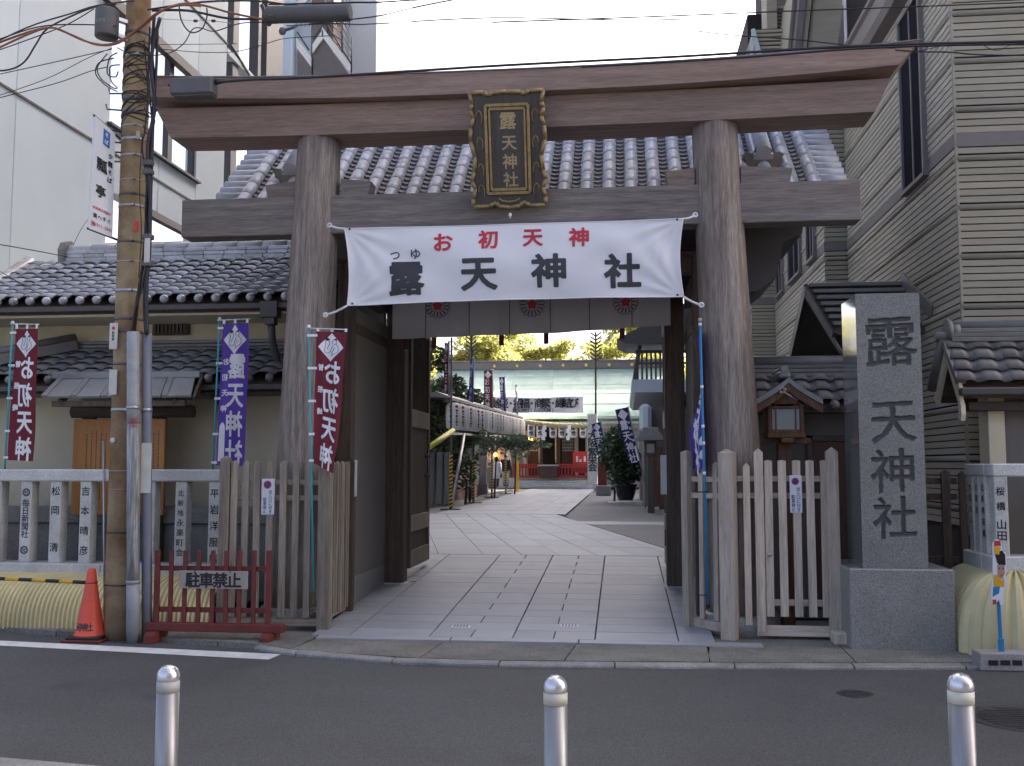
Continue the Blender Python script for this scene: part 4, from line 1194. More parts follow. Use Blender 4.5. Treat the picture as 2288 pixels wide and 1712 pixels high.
for px_, py_ in ((1541, 1110), (1590, 1110), (1612, 1112), (1640, 1112), (1668, 1110), (1697, 1070), (1857, 1068), (1615, 1412), (1645, 1412)):
    q = at(px_, py_, RFY - .08); bt_.lathe([(.007, -.02), (.007, .0), (0, .004)], (0, 0, 0), 8); n_ = 3 * 8
    for i in range(len(bt_.v) - n_, len(bt_.v)):
        x, y, zz = bt_.v[i]; bt_.v[i] = (q.x + x, RFY - .055 - zz, q.z + y)
p = at(1877, 1433, 9.25); b = MB(); b.box(p.x - .07, p.x + .07, 9.14, 9.32, .03, .14, .012); o = b.build('timber_block', m['fence_w']); tag(o, 'short timber block on the ground by the gate post', 'wood block')
p = at(1483, 1060, 9.85)
b = MB(); b.box(p.x - .03, p.x + .03, 9.86, 9.87, at(1483, 1105, 9.85).z, at(1483, 1017, 9.85).z, .002); o = b.build('leaflet_holder', m['frost']); tag(o, 'clear narrow leaflet holder fixed at the right gate wall', 'leaflet holder')
b = MB(); b.box(p.x - .02, p.x + .02, 9.87, 10.2, p.z - .02, p.z + .02); b.build('bracket', m['gutter'], o)

# ================================================================== RED BARRIER
rbx = thing('red_barrier', 'red painted wooden barrier with a black lettered board hanging on it', 'barrier', (at(478, 1400, 8.85).x, 8.85, 0))
BY = 8.85
for i, px_ in enumerate((351, 382, 413, 444, 475, 505, 535, 567, 600)):
    x0_ = at(px_, 1300, BY).x; zt = at(px_, 1230, BY).z; zb_ = .17
    wv = .048 if i in (0, 8) else .036
    b = MB(); b.box(x0_ - wv / 2, x0_ + wv / 2, BY - .015, BY + .015, zb_, zt, .003); b.build('upright', m['red'], rbx)
for py_ in (1271, 1364):
    z = at(478, py_, BY).z; b = MB(); b.box(at(352, py_, BY).x, at(600, py_, BY).x, BY + .0155, BY + .038, z - .023, z + .023); b.build('rail', m['red'], rbx)
a, c = at(329, 1402, BY), at(634, 1419, BY); b = MB(); b.box(a.x, c.x, BY - .045, BY + .045, .10, .175, .006); b.build('base_board', m['red'], rbx)
for px_ in (348, 603):
    x0_ = at(px_, 1425, BY).x; b = MB()
    b.prism([(BY - .15, .0), (BY + .15, .0), (BY + .15, .07), (BY + .1, .1), (BY - .1, .1), (BY - .15, .07)], 'x', x0_ - .045, x0_ + .045); b.build('foot', m['red'], rbx)
a, c = at(401, 1275, BY - .03), at(553, 1317, BY - .03)
b = MB(); b.box(a.x, c.x, BY - .03, BY - .018, c.z, a.z, .003); sg = b.build('hanging_board', m['plate'], rbx)
cx, cz_ = (a.x + c.x) / 2, (a.z + c.z) / 2
for c_ in row('駐車禁止', cx - .195, cz_ - .002, .13, .142):
    b = MB(); letters(b, [c_], .03, 0, lambda u, v: (u, BY - .0315, v)); b.build('black_character', m['ink'], sg)
b = MB()
for px_ in (436, 515):
    q = at(px_, 1268, BY - .03); b.tube([(q.x, BY - .034, q.z - .05), (q.x, BY - .034, q.z), (q.x, BY, q.z + .03)], .004, 6)
b.build('wire', m['iron'], sg)

# ================================================================== CONE AND STRIPED BAR
cc = at(200, 1428, 8.85); cn = thing('traffic_cone', 'orange traffic cone standing by the utility pole', 'traffic cone', (cc.x, 8.85, 0))
b = MB(); b.box(-.19, .19, -.17, .17, .0, .025, .01); b.build('base', m['red'], cn, True)
b = MB(); b.box(-.155, .155, -.15, .15, .025, .05, .01); b.build('rubber_base', m['black'], cn, True)
b = MB(); b.lathe([(.145, .05), (.135, .065), (.125, .075), (.105, .2), (.068, .42), (.048, .55), (.040, .62), (.034, .645), (.022, .655), (0, .656)], (0, 0, 0), 28); b.build('cone', m['cone'], cn, True)
b = MB()
for ch, a0 in (('天', -.52), ('神', -.05), ('社', .42)):
    vs, fs = glyph(ch, .02); pts = []
    for (u, v) in vs:
        zz = .135 + v * .075; rr = .1165 - (zz - .125) * .168 + .004; aa = -PI / 2 + a0 + u * .075 / .115
        pts.append((rr * math.cos(aa), rr * math.sin(aa), zz))
    b.add(pts, fs)
b.build('lettering', m['ink2'], cn, True)
sb = thing('striped_bar', 'yellow and black striped bar running left from the orange cone', 'barrier bar', (-6, 8.95, .5))
qa = cc + Vector((-.04, .02, 0)); z1 = at(195, 1302, 8.85).z; qb = at(0, 1293, 8.95); dv = Vector((qa.x, 8.85, z1)) - qb
L = dv.length
for k in range(14):
    t0, t1 = 1 - k * .072 * 1.0, 1 - (k + 1) * .072
    b = MB(); b.tube([qb + dv * (2 * t0 - 1), qb + dv * (2 * t1 - 1)] if False else [Vector((qa.x, 8.85, z1)) - dv * (k * .155), Vector((qa.x, 8.85, z1)) - dv * ((k + 1) * .155)], .017, 10)
    b.build('stripe', m['black' if k % 2 == 0 else 'yellow'], sb)
b = MB(); b.tube([(cc.x + .05 * math.cos(k * PI / 6), 8.85 + .05 * math.sin(k * PI / 6), z1) for k in range(13)], .006, 6); b.build('ring', m['black'], sb)

# ================================================================== UTILITY POLE
up = thing('utility_pole', 'thick brown concrete utility pole with steel bands and cable clutter', 'utility pole', (-4.56, 8.95, 0))
def pc(z): return Vector((-4.652 - .002 * z, 8.97, z))
def pr_(z): return .148 - .0055 * z
zs = [0, .5, 1, 1.6, 2.2, 2.8, 3.4, 4, 4.6, 5.2, 5.8, 6.4, 7.2, 8.5]
b = MB(); b.tube([pc(z) for z in zs], [pr_(z) for z in zs], 28); b.build('shaft', m['pole'], up)
rnd = random.Random(5)
for z, h, mt in ((5.55, .03, 'steel'), (5.35, .02, 'greybox'), (5.12, .035, 'greybox'), (4.98, .03, 'greybox'), (4.85, .012, 'steel'), (4.72, .03, 'steel'), (4.56, .02, 'steel'), (4.32, .008, 'steel'), (4.18, .025, 'greybox'), (4.07, .025, 'steel'), (3.72, .02, 'greybox'), (3.53, .01, 'steel'), (3.25, .03, 'steel'), (2.98, .025, 'greybox'), (2.86, .03, 'greybox'), (2.55, .02, 'greybox'), (2.12, .03, 'steel'), (5.78, .03, 'greybox'), (.98, .012, 'iron'), (.5, .012, 'iron'), (1.55, .01, 'plate'), (1.38, .006, 'plate')):
    b = MB(); r = pr_(z) + .004; c0 = pc(z); b.tube([c0 - Vector((0, 0, h / 2)), c0 + Vector((0, 0, h / 2))], r, 28); b.box(c0.x + r * .5 - .015, c0.x + r * .5 + .015, c0.y - r * .86 - .025, c0.y - r * .8, z - h * .4, z + h * .4, .003); b.build('band', m[mt], up)
for z, a in ((5.02, 200), (4.80, 215), (4.70, 200), (4.60, 205), (4.52, 190), (5.20, 185)):   # steps and hooks
    b = MB(); q = pc(z); d = Vector((math.cos(R(a)), math.sin(R(a)), 0)); b.tube([q + d * .1, q + d * .26, q + d * .27 + Vector((0, 0, .05))], .008, 6); b.build('step_bolt', m['iron'], up)
def plate(px0, py0, px1, py1, Y, mt, lab=None):
    a, c = at(px0, py0, Y), at(px1, py1, Y); b = MB(); b.box(a.x, c.x, Y, Y + .01, c.z, a.z, .003); return b.build('id_plate', m[mt], up)
p1 = plate(245, 722, 261, 780, 8.80, 'tag_c'); p2 = plate(244, 826, 260, 882, 8.80, 'tag_c')
b = MB(); a = at(253, 733, 8.795); b.add([(a.x + .017 * math.cos(k * PI / 8), 8.7985, a.z + .017 * math.sin(k * PI / 8)) for k in range(16)], [list(range(16))]); b.build('emblem', m['sign_r'], p1)
b = MB(); letters(b, column('曽根崎', a.x, a.z - .045, .03, .028), .02, 0, lambda u, v: (u, 8.7985, v)); b.build('lettering', m['ink'], p1)
b = MB(); q = at(251, 984, 8.80); b.lathe([(.026, 0), (.026, .008), (.012, .012), (0, .012)], (0, 0, 0), 16); b.v = [(q.x + x, 8.81 - z, q.z + y) for x, y, z in b.v]; b.build('button_plate', m['tag_c'], up)
b = MB(); q = at(309, 302, 8.84); b.box(q.x - .02, q.x + .02, 8.83, 8.84, q.z - .04, q.z + .04); b.build('tag', m['plate'], up)
b = MB(); q = at(305, 506, 8.84); b.box(q.x - .018, q.x + .018, 8.83, 8.84, q.z - .05, q.z + .05); b.build('tag', m['sign_r'], up)
# conduits that climb the pole
cdt = thing('cable_conduit', 'pale galvanised conduit with peeling stickers in front of the utility pole', 'conduit', (-4.48, 8.76, 0))
zt = at(297, 742, 8.76).z
def cp_(z): return Vector((at(297.5, 1435 - (1435 - 742) * z / zt, 8.76).x, 8.76, z))
b = MB(); b.tube([cp_(z) for z in (1.98, 2.2, 2.6, zt)], .057, 20); b.build('upper_pipe', m['conduit'], cdt)
b = MB(); b.tube([cp_(z) for z in (.55, 1.0, 1.5, 1.98)], .0565, 20); b.build('peeling_pipe', m['conduit3'], cdt)
b = MB(); b.tube([cp_(z) for z in (0, .3, .55)], .06, 20); b.tube([cp_(.53), cp_(.56)], .064, 20); b.build('lower_pipe', m['conduit'], cdt)
b = MB(); b.tube([cp_(2.115), cp_(2.145)], .062, 20); b.build('collar', m['steel'], cdt)
b = MB(); q = at(299, 945, 8.7); 
for k in range(9):
    u, v = (k % 3 - 1) * .022, (k // 3 - 1) * .03
    b.bar((q.x + u - .012, 8.697, q.z + v + .012), (q.x + u + .012, 8.697, q.z + v - .006), .004, .004)
    b.bar((q.x + u - .012, 8.697, q.z + v - .012), (q.x + u + .012, 8.697, q.z + v + .012), .004, .004)
b.build('sticker', m['red_ink'], cdt)
cd2 = thing('cable_conduit', 'thinner blue grey conduit right of the peeling pale conduit', 'conduit', (-4.35, 8.86, 0))
zt2 = at(326, 748, 8.86).z
def cq(z): return Vector((at(328, 1435 - (1435 - 748) * z / zt2, 8.86).x, 8.86, z))
b = MB(); b.tube([cq(z) for z in (0, .6, 1.2, 2, zt2)], .046, 18); b.build('pipe', m['conduit2'], cd2)
b = MB(); b.tube([cq(2.1), cq(2.13)], .05, 18); b.build('collar', m['steel'], cd2)
b = MB(); a, c = at(317, 990, 8.81), at(336, 1102, 8.81); b.box(a.x, c.x, 8.805, 8.81, c.z, a.z, .001); b.build('paper_label', m['tag_c'], cd2)
b = MB(); q0_, q1_ = at(234, 1432, 8.92), at(231, 985, 8.92); b.tube([q0_, q0_.lerp(q1_, .5), q1_], .010, 8); o = b.build('earth_wire_pipe', m['steel']); tag(o, 'thin steel earth pipe along the left side of the utility pole', 'pipe')
# cables down the pole
def cable(name, pts, r, mat, lab, cat='cable', group=None, n=6):
    b = MB(); b.tube(pts, r, n); o = b.build(name, m[mat]); return tag(o, lab, cat, group)
def catm(P, k=6):                   # smooth line through the points
    out = []
    for i in range(len(P) - 1):
        p0, p1, p2, p3 = P[max(i - 1, 0)], P[i], P[i + 1], P[min(i + 2, len(P) - 1)]
        for j in range(k):
            t = j / k
            out.append(.5 * ((2 * p1) + (p2 - p0) * t + (2 * p0 - 5 * p1 + 4 * p2 - p3) * t * t + (3 * p1 - p0 - 3 * p2 + p3) * t ** 3))
    return out + [P[-1]]
riser = bpy.data.objects.new('riser_cables', None)
COL.objects.link(riser); tag(riser, 'bundle of black cables running down the right side of the utility pole', 'cables'); riser.location = (-4.4, 8.8, 2.8)
for k, (pl, r) in enumerate([([(345, 35), (340, 120), (345, 200), (338, 300), (330, 400), (326, 520), (318, 600), (305, 680), (296, 742)], .016),
                  ([(352, 60), (350, 140), (343, 260), (340, 360), (334, 500), (326, 600), (322, 680), (326, 748)], .014),
                  ([(335, 60), (332, 180), (340, 280), (335, 380), (325, 470), (330, 560), (318, 640), (300, 700), (294, 742)], .009),
                  ([(358, 40), (345, 90), (338, 150), (346, 240), (330, 330), (336, 440), (334, 560), (328, 640), (328, 748)], .018),
                  ([(322, 90), (330, 200), (324, 290), (318, 330), (328, 420), (322, 540), (312, 650), (302, 742)], .007),
                  ([(330, 230), (352, 240), (336, 262), (322, 240)], .006), ([(326, 245), (346, 270), (330, 300), (320, 280)], .006), ([(318, 300), (312, 420), (316, 520), (310, 620)], .005)]):
    b = MB(); b.tube(catm([at(x, y, 8.84 - .012 * (k % 4)) for x, y in pl]), r, 7); b.build('cable', m['cable'], riser)
for py_ in (530, 590, 385, 365):
    b = MB(); q = at(331, py_, 8.80); b.box(q.x - .045, q.x + .045, 8.76, 8.84, q.z - .025, q.z + .025, .008); b.build('clamp', m['greybox'], riser)
q = at(331, 557, 8.78); b = MB(); b.box(q.x - .026, q.x + .026, 8.755, 8.765, q.z - .13, q.z + .10, .002); b.build('label_plate', m['tag_c'], riser)
# loops on the left of the pole
for k, pl in enumerate([[(240, 120), (218, 150), (225, 175), (250, 195), (262, 198)], [(262, 118), (245, 130), (240, 165), (258, 172), (264, 160)], [(255, 130), (222, 140), (214, 165), (235, 190), (262, 205)], [(268, 145), (246, 150), (248, 180), (262, 196)]]):
    b = MB(); b.tube(catm([at(x, y, 8.82) for x, y in pl]), .006, 6); b.build('cable_loop', m['cable'], riser)
# crossed cable layers high on the pole
b = MB()
for k in range(26):
    z = rnd.uniform(4.95, 5.6); c0 = pc(z); r = pr_(z) + .008; tl = rnd.uniform(-.14, .14)
    b.tube([(c0.x + r * math.cos(a), c0.y + r * math.sin(a), z + tl * math.cos(a + k)) for a in [PI + PI * j / 8 for j in range(9)]], rnd.uniform(.003, .007), 5)
b.build('cable_wraps', m['cable'], riser)
# projecting street sign
sa, sb_, sc_, sd_ = at(211, 259, 8.62), at(256, 299, 8.86), at(197, 511, 8.62), at(249, 531, 8.86)
ps = thing('projecting_sign', 'tall white sign with black calligraphy and a blue crest fixed to the utility pole', 'sign', (sa + sb_ + sc_ + sd_) / 4)
def sgn(u, v, off=0.0):
    p = sc_.lerp(sd_, u).lerp(sa.lerp(sb_, u), v); nrm = (sd_ - sc_).cross(sa - sc_).normalized()
    return p + nrm * off
wS = (sd_ - sc_).length; hS = (sa - sc_).length
b = MB(); b.add([sgn(0, 0, .012), sgn(1, 0, .012), sgn(1, 1, .012), sgn(0, 1, .012), sgn(0, 0, -.012), sgn(1, 0, -.012), sgn(1, 1, -.012), sgn(0, 1, -.012)], [[0, 1, 2, 3], [7, 6, 5, 4], [0, 4, 5, 1], [1, 5, 6, 2], [2, 6, 7, 3], [3, 7, 4, 0]]); b.build('panel', m['signw'], ps)
sgf = lambda u, v: sgn(u, v, .0135)
b = MB(); b.add([sgf(.42, .81), sgf(.74, .81), sgf(.74, .955), sgf(.42, .955)], [[0, 1, 2, 3]]); b.build('crest', m['sign_b'], ps)
hw_ = hS / wS
def stext(chars, mat, bold):
    b = MB()
    for ch, u, v, sz in chars:
        vs, fs = glyph(ch, bold); b.add([sgn(u + p[0] * sz / wS, v + p[1] * sz / hS, .0145) for p in vs], fs)
    b.build('lettering', mat, ps)
stext([('瓢', .42, .61, .135), ('亭', .42, .37, .125)] + [(c, .80, .745 - .075 * i, .062) for i, c in enumerate('夕霧そば')] + [(c, .22 + .2 * i, .135, .05) for i, c in enumerate('東へすぐ')], m['ink'], .02)
stext([(c, .16 + .115 * i, .205, .03) for i, c in enumerate('曽根崎天神裏町')] + [(c, .14 + .09 * i, .06, .046) for i, c in enumerate('☎6311-5041')], m['red_ink'], .015)
stext([('そ', .58, .915, .05), ('ば', .58, .85, .05)], m['clothw'], .02)
b = MB(); 
for q, w2 in ((sa, sb_), (sc_, sd_)): b.bar(q + (q - w2) * .05, w2 + (w2 - q) * .35, .018, .018)
b.bar(sb_ + Vector((.05, .03, 0)), sb_ + Vector((.06, .06, -.1)), .01, .01); b.build('bracket', m['iron'], ps)

# ================================================================== OVERHEAD THINGS
tr = thing('junction_can', 'grey cylindrical cable housing hung left of the utility pole top', 'cable housing', at(240, 50, 8.75))
b = MB(); q = at(238, 84, 8.75); b.lathe([(0, 0), (.105, .0), (.108, .015), (.108, .26), (.09, .275), (0, .28)], q, 22); b.build('can', m['greybox'], tr)
b = MB(); b.bar(q + Vector((.07, .05, .2)), pc(q.z + .2), .05, .04); b.bar(q + Vector((.07, .05, .05)), pc(q.z), .05, .04); b.build('bracket', m['steel'], tr)
b = MB(); letters(b, row('CH2', -.045, 0, .035, .045), .015, 0, lambda u, v: (q.x + u, q.y - math.sqrt(.1095 ** 2 - u * u), q.z + .13 + v)); b.build('lettering', m['conduit'], tr)
sp = thing('splice_box', 'grey box shaped cable splice in front of the top beam beside the pole', 'splice box', at(432, 198, 8.75))
a, c = at(386, 182, 8.75), at(479, 212, 8.75)
b = MB(); b.box(a.x, c.x, 8.68, 8.84, c.z, a.z + .01, .012); b.build('body', m['greybox'], sp)
b = MB(); b.box(a.x + .03, c.x - .01, 8.7, 8.82, c.z - .02, c.z); b.build('lower_flange', m['gutter'], sp)
b = MB(); b.tube([(c.x - .01, 8.76, a.z - .02), (c.x + .05, 8.76, a.z - .015), (c.x + .1, 8.76, a.z - .005)], [.03, .025, .012], 10); b.tube([(a.x, 8.76, a.z - .04), (a.x - .05, 8.76, a.z - .03)], [.022, .01], 8); b.build('cable_gland', m['cable'], sp)
cl = thing('cable_closure', 'long dark grey cylindrical cable closure hanging at the top of the view', 'cable closure', at(690, 30, 8.75))
a, c = at(596, 34, 8.75), at(784, 28, 8.75)
b = MB(); b.tube([a, a + Vector((.02, 0, 0)), c - Vector((.02, 0, 0)), c], [.07, .08, .08, .07], 18); b.build('shell', m['greybox'], cl)
b = MB(); b.tube([a - Vector((.05, 0, -.1)), a + Vector((.03, 0, -.1))], .02, 8); q = at(604, 35, 8.66); b.box(q.x - .02, q.x + .02, 8.655, 8.665, q.z - .012, q.z + .012, .002); b.build('end_fitting', m['gutter'], cl)
cb = thing('cable_fitting', 'small dark ball shaped fitting hanging below the cable closure', 'cable fitting', at(630, 70, 8.7))
q = at(631, 70, 8.7); b = MB(); b.lathe([(0, -.035), (.025, -.028), (.036, 0), (.025, .028), (0, .035)], q, 10); b.tube([q + Vector((.03, 0, .01)), q + Vector((.1, 0, .03)), q + Vector((.14, 0, .05))], .014, 6); b.build('body', m['greybox'], cb)
G_ = 'overhead cables crossing the street'
def wire(pl, r, mat, lab, Y=8.72, k=5):
    cable('overhead_cable', catm([at(x, y, Y + dy) if len(t) == 3 else at(x, y, Y) for t in pl for (x, y, dy) in [(t + (0,))[:3]]], k), r, mat, lab, 'overhead cable', G_)
wire([(484, 184), (560, 178), (640, 176), (800, 167), (1130, 146), (1528, 126), (1900, 104), (2288, 93), (2700, 84)], .012, 'cable', 'thick black cable sagging from the grey splice box across the whole sky')
wire([(1300, 150), (1640, 130), (1900, 110), (2100, 102), (2300, 99), (2700, 95)], .009, 'cable', 'black cable twisted along under the thick one at the right', 8.70)
wire([(1560, 70), (1640, 79), (1790, 90), (1910, 103), (2000, 108)], .005, 'cable', 'thin wire slanting down to join the thick cable at right')
wire([(2000, 112), (2060, 116), (2125, 117), (2180, 122), (2288, 124), (2600, 122)], .006, 'cable', 'thin wire drooping below the thick cable at the far right')
wire([(2040, 118), (2120, 100), (2180, 96), (2225, 113), (2260, 100), (2288, 96)], .003, 'cable', 'fine looping wire tangled in the thick cable at right', 8.69)
wire([(1100, 50), (1440, 38), (1640, 30), (1790, 24), (1990, 17), (2200, 9), (2400, 2)], .006, 'cable', 'upper thin cable crossing above the right building')
wire([(600, 10), (780, 6), (850, 5), (960, -3), (1060, -14)], .008, 'cable', 'short black cable above the dark grey closure')
wire([(690, 54), (780, 44), (850, 35), (930, 16), (1010, 0), (1080, -14)], .006, 'cable', 'wire rising to the right from under the dark closure')
wire([(640, 58), (740, 53), (800, 55), (845, 53), (1100, 40), (1400, 45), (1560, 42)], .005, 'cable', 'thin wire running right below the dark closure')
wire([(330, 22), (450, 5), (560, 2), (640, 10), (700, 18)], .009, 'cable', 'black cable from the pole top to the closure')
wire([(340, 24), (420, 24), (500, 40), (560, 43), (620, 40)], .011, 'cable', 'thick black cable entering the closure from the left')
wire([(400, 8), (405, 45), (425, 72), (450, 66), (462, 40), (462, 18)], .007, 'cable', 'hanging black cable loop right of the pole top')
wire([(262, 107), (300, 122), (370, 121), (410, 98), (430, 66), (450, 63), (480, 70), (540, 52), (620, 50)], .005, 'cable', 'grey drop wire looping right of the pole')
wire([(350, 100), (450, 99), (530, 98)], .003, 'cable', 'fine level wire right of the pole')
wire([(360, 110), (450, 117), (530, 115), (600, 96), (640, 86), (740, 80)], .0035, 'cable', 'fine wavy wire from the pole to the cable fitting')
wire([(350, 42), (435, 46), (475, 47), (515, 52)], .003, 'steel', 'fine wire carrying two small insulators')
for xx in (437, 477):
    q = at(xx, 47, 8.72); b = MB(); b.lathe([(0, -.02), (.014, -.01), (.014, .01), (0, .02)], (0, 0, 0), 8); b.v = [(q.x + z * 1.3, q.y + y, q.z + x) for x, y, z in b.v]; o = b.build('insulator', m['iron']); tag(o, 'left small insulator on the fine wire right of the pole' if xx < 450 else 'right small insulator on the fine wire right of the pole', 'insulator', 'small insulators on the wire')
wire([(-60, 118), (40, 80), (105, 62), (140, 70), (190, 92), (240, 100), (290, 80), (330, 50), (370, 20), (430, 8), (520, 30), (590, 44)], .010, 'cable_o', 'upper brown cable sagging past the pole top', 8.70)
wire([(-60, 135), (60, 78), (115, 62), (160, 78), (215, 100), (265, 96), (310, 62), (350, 30), (400, 12), (450, 14)], .010, 'cable_o', 'lower brown cable sagging past the pole top', 8.66)
wire([(-60, 110), (50, 70), (110, 57), (180, 55), (260, 58)], .006, 'cable', 'black wire from the left edge to the grey can', 8.7)
wire([(-40, 160), (20, 156), (55, 138), (80, 100), (105, 65), (160, 36), (215, 15), (260, 10)], .008, 'cable', 'black cable bending up from the left edge to the pole top', 8.7)
wire([(-60, 120), (60, 62), (160, 30), (220, 12), (300, 2)], .007, 'cable', 'spiral bound messenger wire rising to the pole top', 8.74)
wire([(-60, 132), (60, 90), (150, 55), (210, 20)], .005, 'cable', 'thin wire beside the messenger wire at left', 8.73)
wire([(-40, 174), (100, 144), (250, 110)], .004, 'cable', 'upper fine wire across the white wall at left')
wire([(-40, 228), (120, 188), (200, 160), (240, 150)], .004, 'cable', 'lower fine wire across the white wall at left')
wire([(-40, 226), (100, 178), (200, 128), (250, 108)], .0035, 'cable', 'middle fine wire across the white wall at left')
wire([(-40, 540), (60, 557), (150, 574)], .005, 'cable', 'service wire reaching the tiled roof ridge at left', 9.5)
wire([(-60, 580), (0, 607), (40, 630), (70, 642)], .005, 'cable', 'service wire reaching the lower left roof edge', 10.3)
wire([(165, 545), (180, 515), (197, 490)], .003, 'cable', 'thin stay wire from the roof ridge to the projecting sign', 9.2)
# three steel bollards
cap_t = [(.044, 0), (.0445, .004), (.042, .022), (.033, .036), (.018, .0435), (0, .0455)]
def bollard(px_, py_, Y, lab, worn):
    p = at(px_, py_, Y); t = thing('bollard', lab, 'bollard', (p.x, Y, 0), 'steel bollards along the near kerb')
    zt = p.z - .0455
    b = MB(); b.lathe([(.0435, 0), (.0435, zt - .055)], (0, 0, 0), 36); b.lathe([(.055, 0), (.055, .012), (.0436, .012)], (0, 0, .01), 30); b.build('tube', m['bollard'], t, True)
    b = MB(); b.lathe([(.0442, zt - .055), (.0442, zt - .012)], (0, 0, 0), 36); b.build('reflective_band', m['tape_w' if worn else 'tape'], t, True)
    b = MB(); b.lathe([(.0438, zt - .012)] + [(r, zt + z) for r, z in [(.0445, 0.0), (.0445, .004), (.0425, .0165), (.037, .029), (.028, .039), (.015, .0455), (0, .0475)]], (0, 0, 0), 36); b.build('cap', m['bollard_cap'], t, True)
bollard(377, 1487, 3.85, 'left steel bollard with a worn grey band', True)
bollard(1241, 1510, 3.72, 'steel bollard in the middle before the gate entrance', False)
bollard(2145, 1505, 3.72, 'right steel bollard near the manhole covers', False)
# ================================================================== NOBORI FLAGS
def nobori(lab, mat, chars, side, pole_b, pole_t, c_tl, c_tr, c_bl, c_br, polemat='teal', Y=9.9, mirror=True, emblem='couple', white_bar=False, yo=None, detail=True, small=1.0, prad=.010, group='tall narrow shrine flags on poles', flare=0.0, nfold=.016, under=None):
    """all given as (px, py); yo = depth offsets of the right edge"""
    yo = yo or 0
    PB, PT = at(*pole_b, Y), at(*pole_t, Y)
    t = thing('shrine_flag', lab, 'flag', (PB.x, Y, PB.z), group)
    b = MB(); b.tube([PB, PB.lerp(PT, .5), PT], prad, 10); b.build('pole', m[polemat], t)
    b = MB(); b.lathe([(prad * 1.5, -.012), (prad * 1.7, .0), (prad * 1.5, .02), (0, .024)], PT, 10); b.build('pole_cap', m['clothw'], t)
    TL, TRr, BLl, BRr = at(*c_tl, Y), at(*c_tr, Y + yo), at(*c_bl, Y), at(*c_br, Y + yo)
    W = (TRr - TL).length; H = (BLl - TL).length
    nrm = (TRr - TL).cross(TL - BLl).normalized()
    if nrm.y > 0: nrm = -nrm
    rg = random.Random(lab)
    ph = rg.uniform(0, 6)
    def cf(u, v, off=0.0):
        p = BLl.lerp(BRr, u).lerp(TL.lerp(TRr, u), v)
        d = nfold * math.sin(u * 5.5 + ph + (1 - v) * 3) * (u * .7 + .3) + nfold * .8 * math.sin(9 * v + ph) * u + nfold * .5 * math.sin(u * 14 + v * 6)
        return p + nrm * (d + off) + Vector((flare * u * (1 - v) ** 3, 0, 0))
    def cloth_pts(b, vs2, fs, off):
        b.add([cf(u, v, off) for u, v in vs2], fs)
    b = MB(); b.grid(lambda u, v: cf(u, v), 14, 40); b.build('cloth', m[mat], t)
    if detail:
        b = MB(); e = (TRr - TL).normalized(); b.tube([PT - e * .03 + Vector((0, 0, -.01)), PT + e * (W * 1.18) + Vector((0, 0, (TRr.z - TL.z) * 1.0 - .01))], .0055, 6); b.build('cross_bar', m['clothw'], t)
        top = lambda u: (PT - e * 0 + (TRr - TL) * u + Vector((0, 0, 0)))
        for u in (.06, .5, .96):
            b = MB(); q = cf(u, 1, .004); r = PT.lerp(PT + e * W * 1.12 + Vector((0, 0, TRr.z - TL.z)), u); r = Vector((q.x, q.y, PT.z + (TRr.z - TL.z) * u - .012))
            s_ = e * .014; b.add([q - s_, q + s_, r + s_, r - s_], [[0, 1, 2, 3]]); b.build('loop', m['clothw'], t)
        for v in (.97, .72, .47, .22, .02):
            b = MB(); q = cf(.05, v, .004); pv = PB.lerp(PT, (q.z - PB.z) / (PT.z - PB.z)); hh = .012
            pv = pv + Vector((-.014, -.014, 0)); b.add([pv - Vector((0, 0, hh)), q - Vector((0, 0, hh)), q + Vector((0, 0, hh)), pv + Vector((0, 0, hh))], [[0, 1, 2, 3]]); b.build('tie', m['clothw'], t)
    OFF = .005 * small
    # diamond emblem near the head
    asp = H / W
    dc = (.5, 1 - .115 * (1 if asp > 4 else 1.05)); dh = .42; dv = .105
    b = MB(); n = 8; vs = []; fs = []
    for i in range(n + 1):
        for j in range(n + 1):
            a, c = i / n - .5, j / n - .5
            vs.append((dc[0] + (a + c) * dh, dc[1] + (a - c) * dv))
    for i in range(n):
        for j in range(n): fs.append([i * (n + 1) + j, i * (n + 1) + j + 1, (i + 1) * (n + 1) + j + 1, (i + 1) * (n + 1) + j])
    cloth_pts(b, vs, fs, OFF); b.build('emblem', m['clothw'], t)
    sg = -1 if mirror else 1
    if emblem and detail:
        lines = [[(-.17, .02), (-.19, .04), (-.17, .062), (-.1, .066), (-.06, .05), (-.07, .035)], [(-.17, .02), (-.2, -.01), (-.2, -.035), (-.12, -.045), (-.04, -.035)], [(-.06, .035), (-.05, .02), (-.09, .012), (-.13, -.015)], [(.06, .05), (.12, .062), (.17, .052), (.17, .03), (.1, .02)], [(.06, .05), (.03, .035), (.06, .025)], [(.16, .025), (.24, .0), (.24, -.03), (.1, -.05), (0, -.065)], [(.07, .015), (.0, -.015), (-.03, -.04)], [(.12, .0), (.06, -.03), (.02, -.055)]]
        b = MB()
        for ln in lines:
            P = catm([Vector((x, z, 0)) for x, z in ln], 4)
            b.tube([cf(dc[0] + sg * -p.x, dc[1] + p.y, OFF * 1.6) for p in P], .0022 * max(1, small), 4)
        hairs = [(-.13, .058, .055, .011), (.14, .058, .045, .007)]
        for hx, hz, rx, rzz in hairs:
            vs = [(dc[0] + sg * -(hx + rx * math.cos(k * PI / 5)), dc[1] + hz + rzz * math.sin(k * PI / 5)) for k in range(10)]
            cloth_pts(b, vs, [list(range(10))], OFF * 1.7)
        b.build('emblem_drawing', m['ink'], t)
    def put(b, ch, u0, v0, sz, bold, sx=1.0):
        vs, fs = glyph(ch, bold)
        cloth_pts(b, [(u0 + sg * q[0] * sz * sx / W, v0 + q[1] * sz / H) for q in vs], fs, OFF)
    b = MB(); N_ = len(chars); v_t, v_b = .70, .09
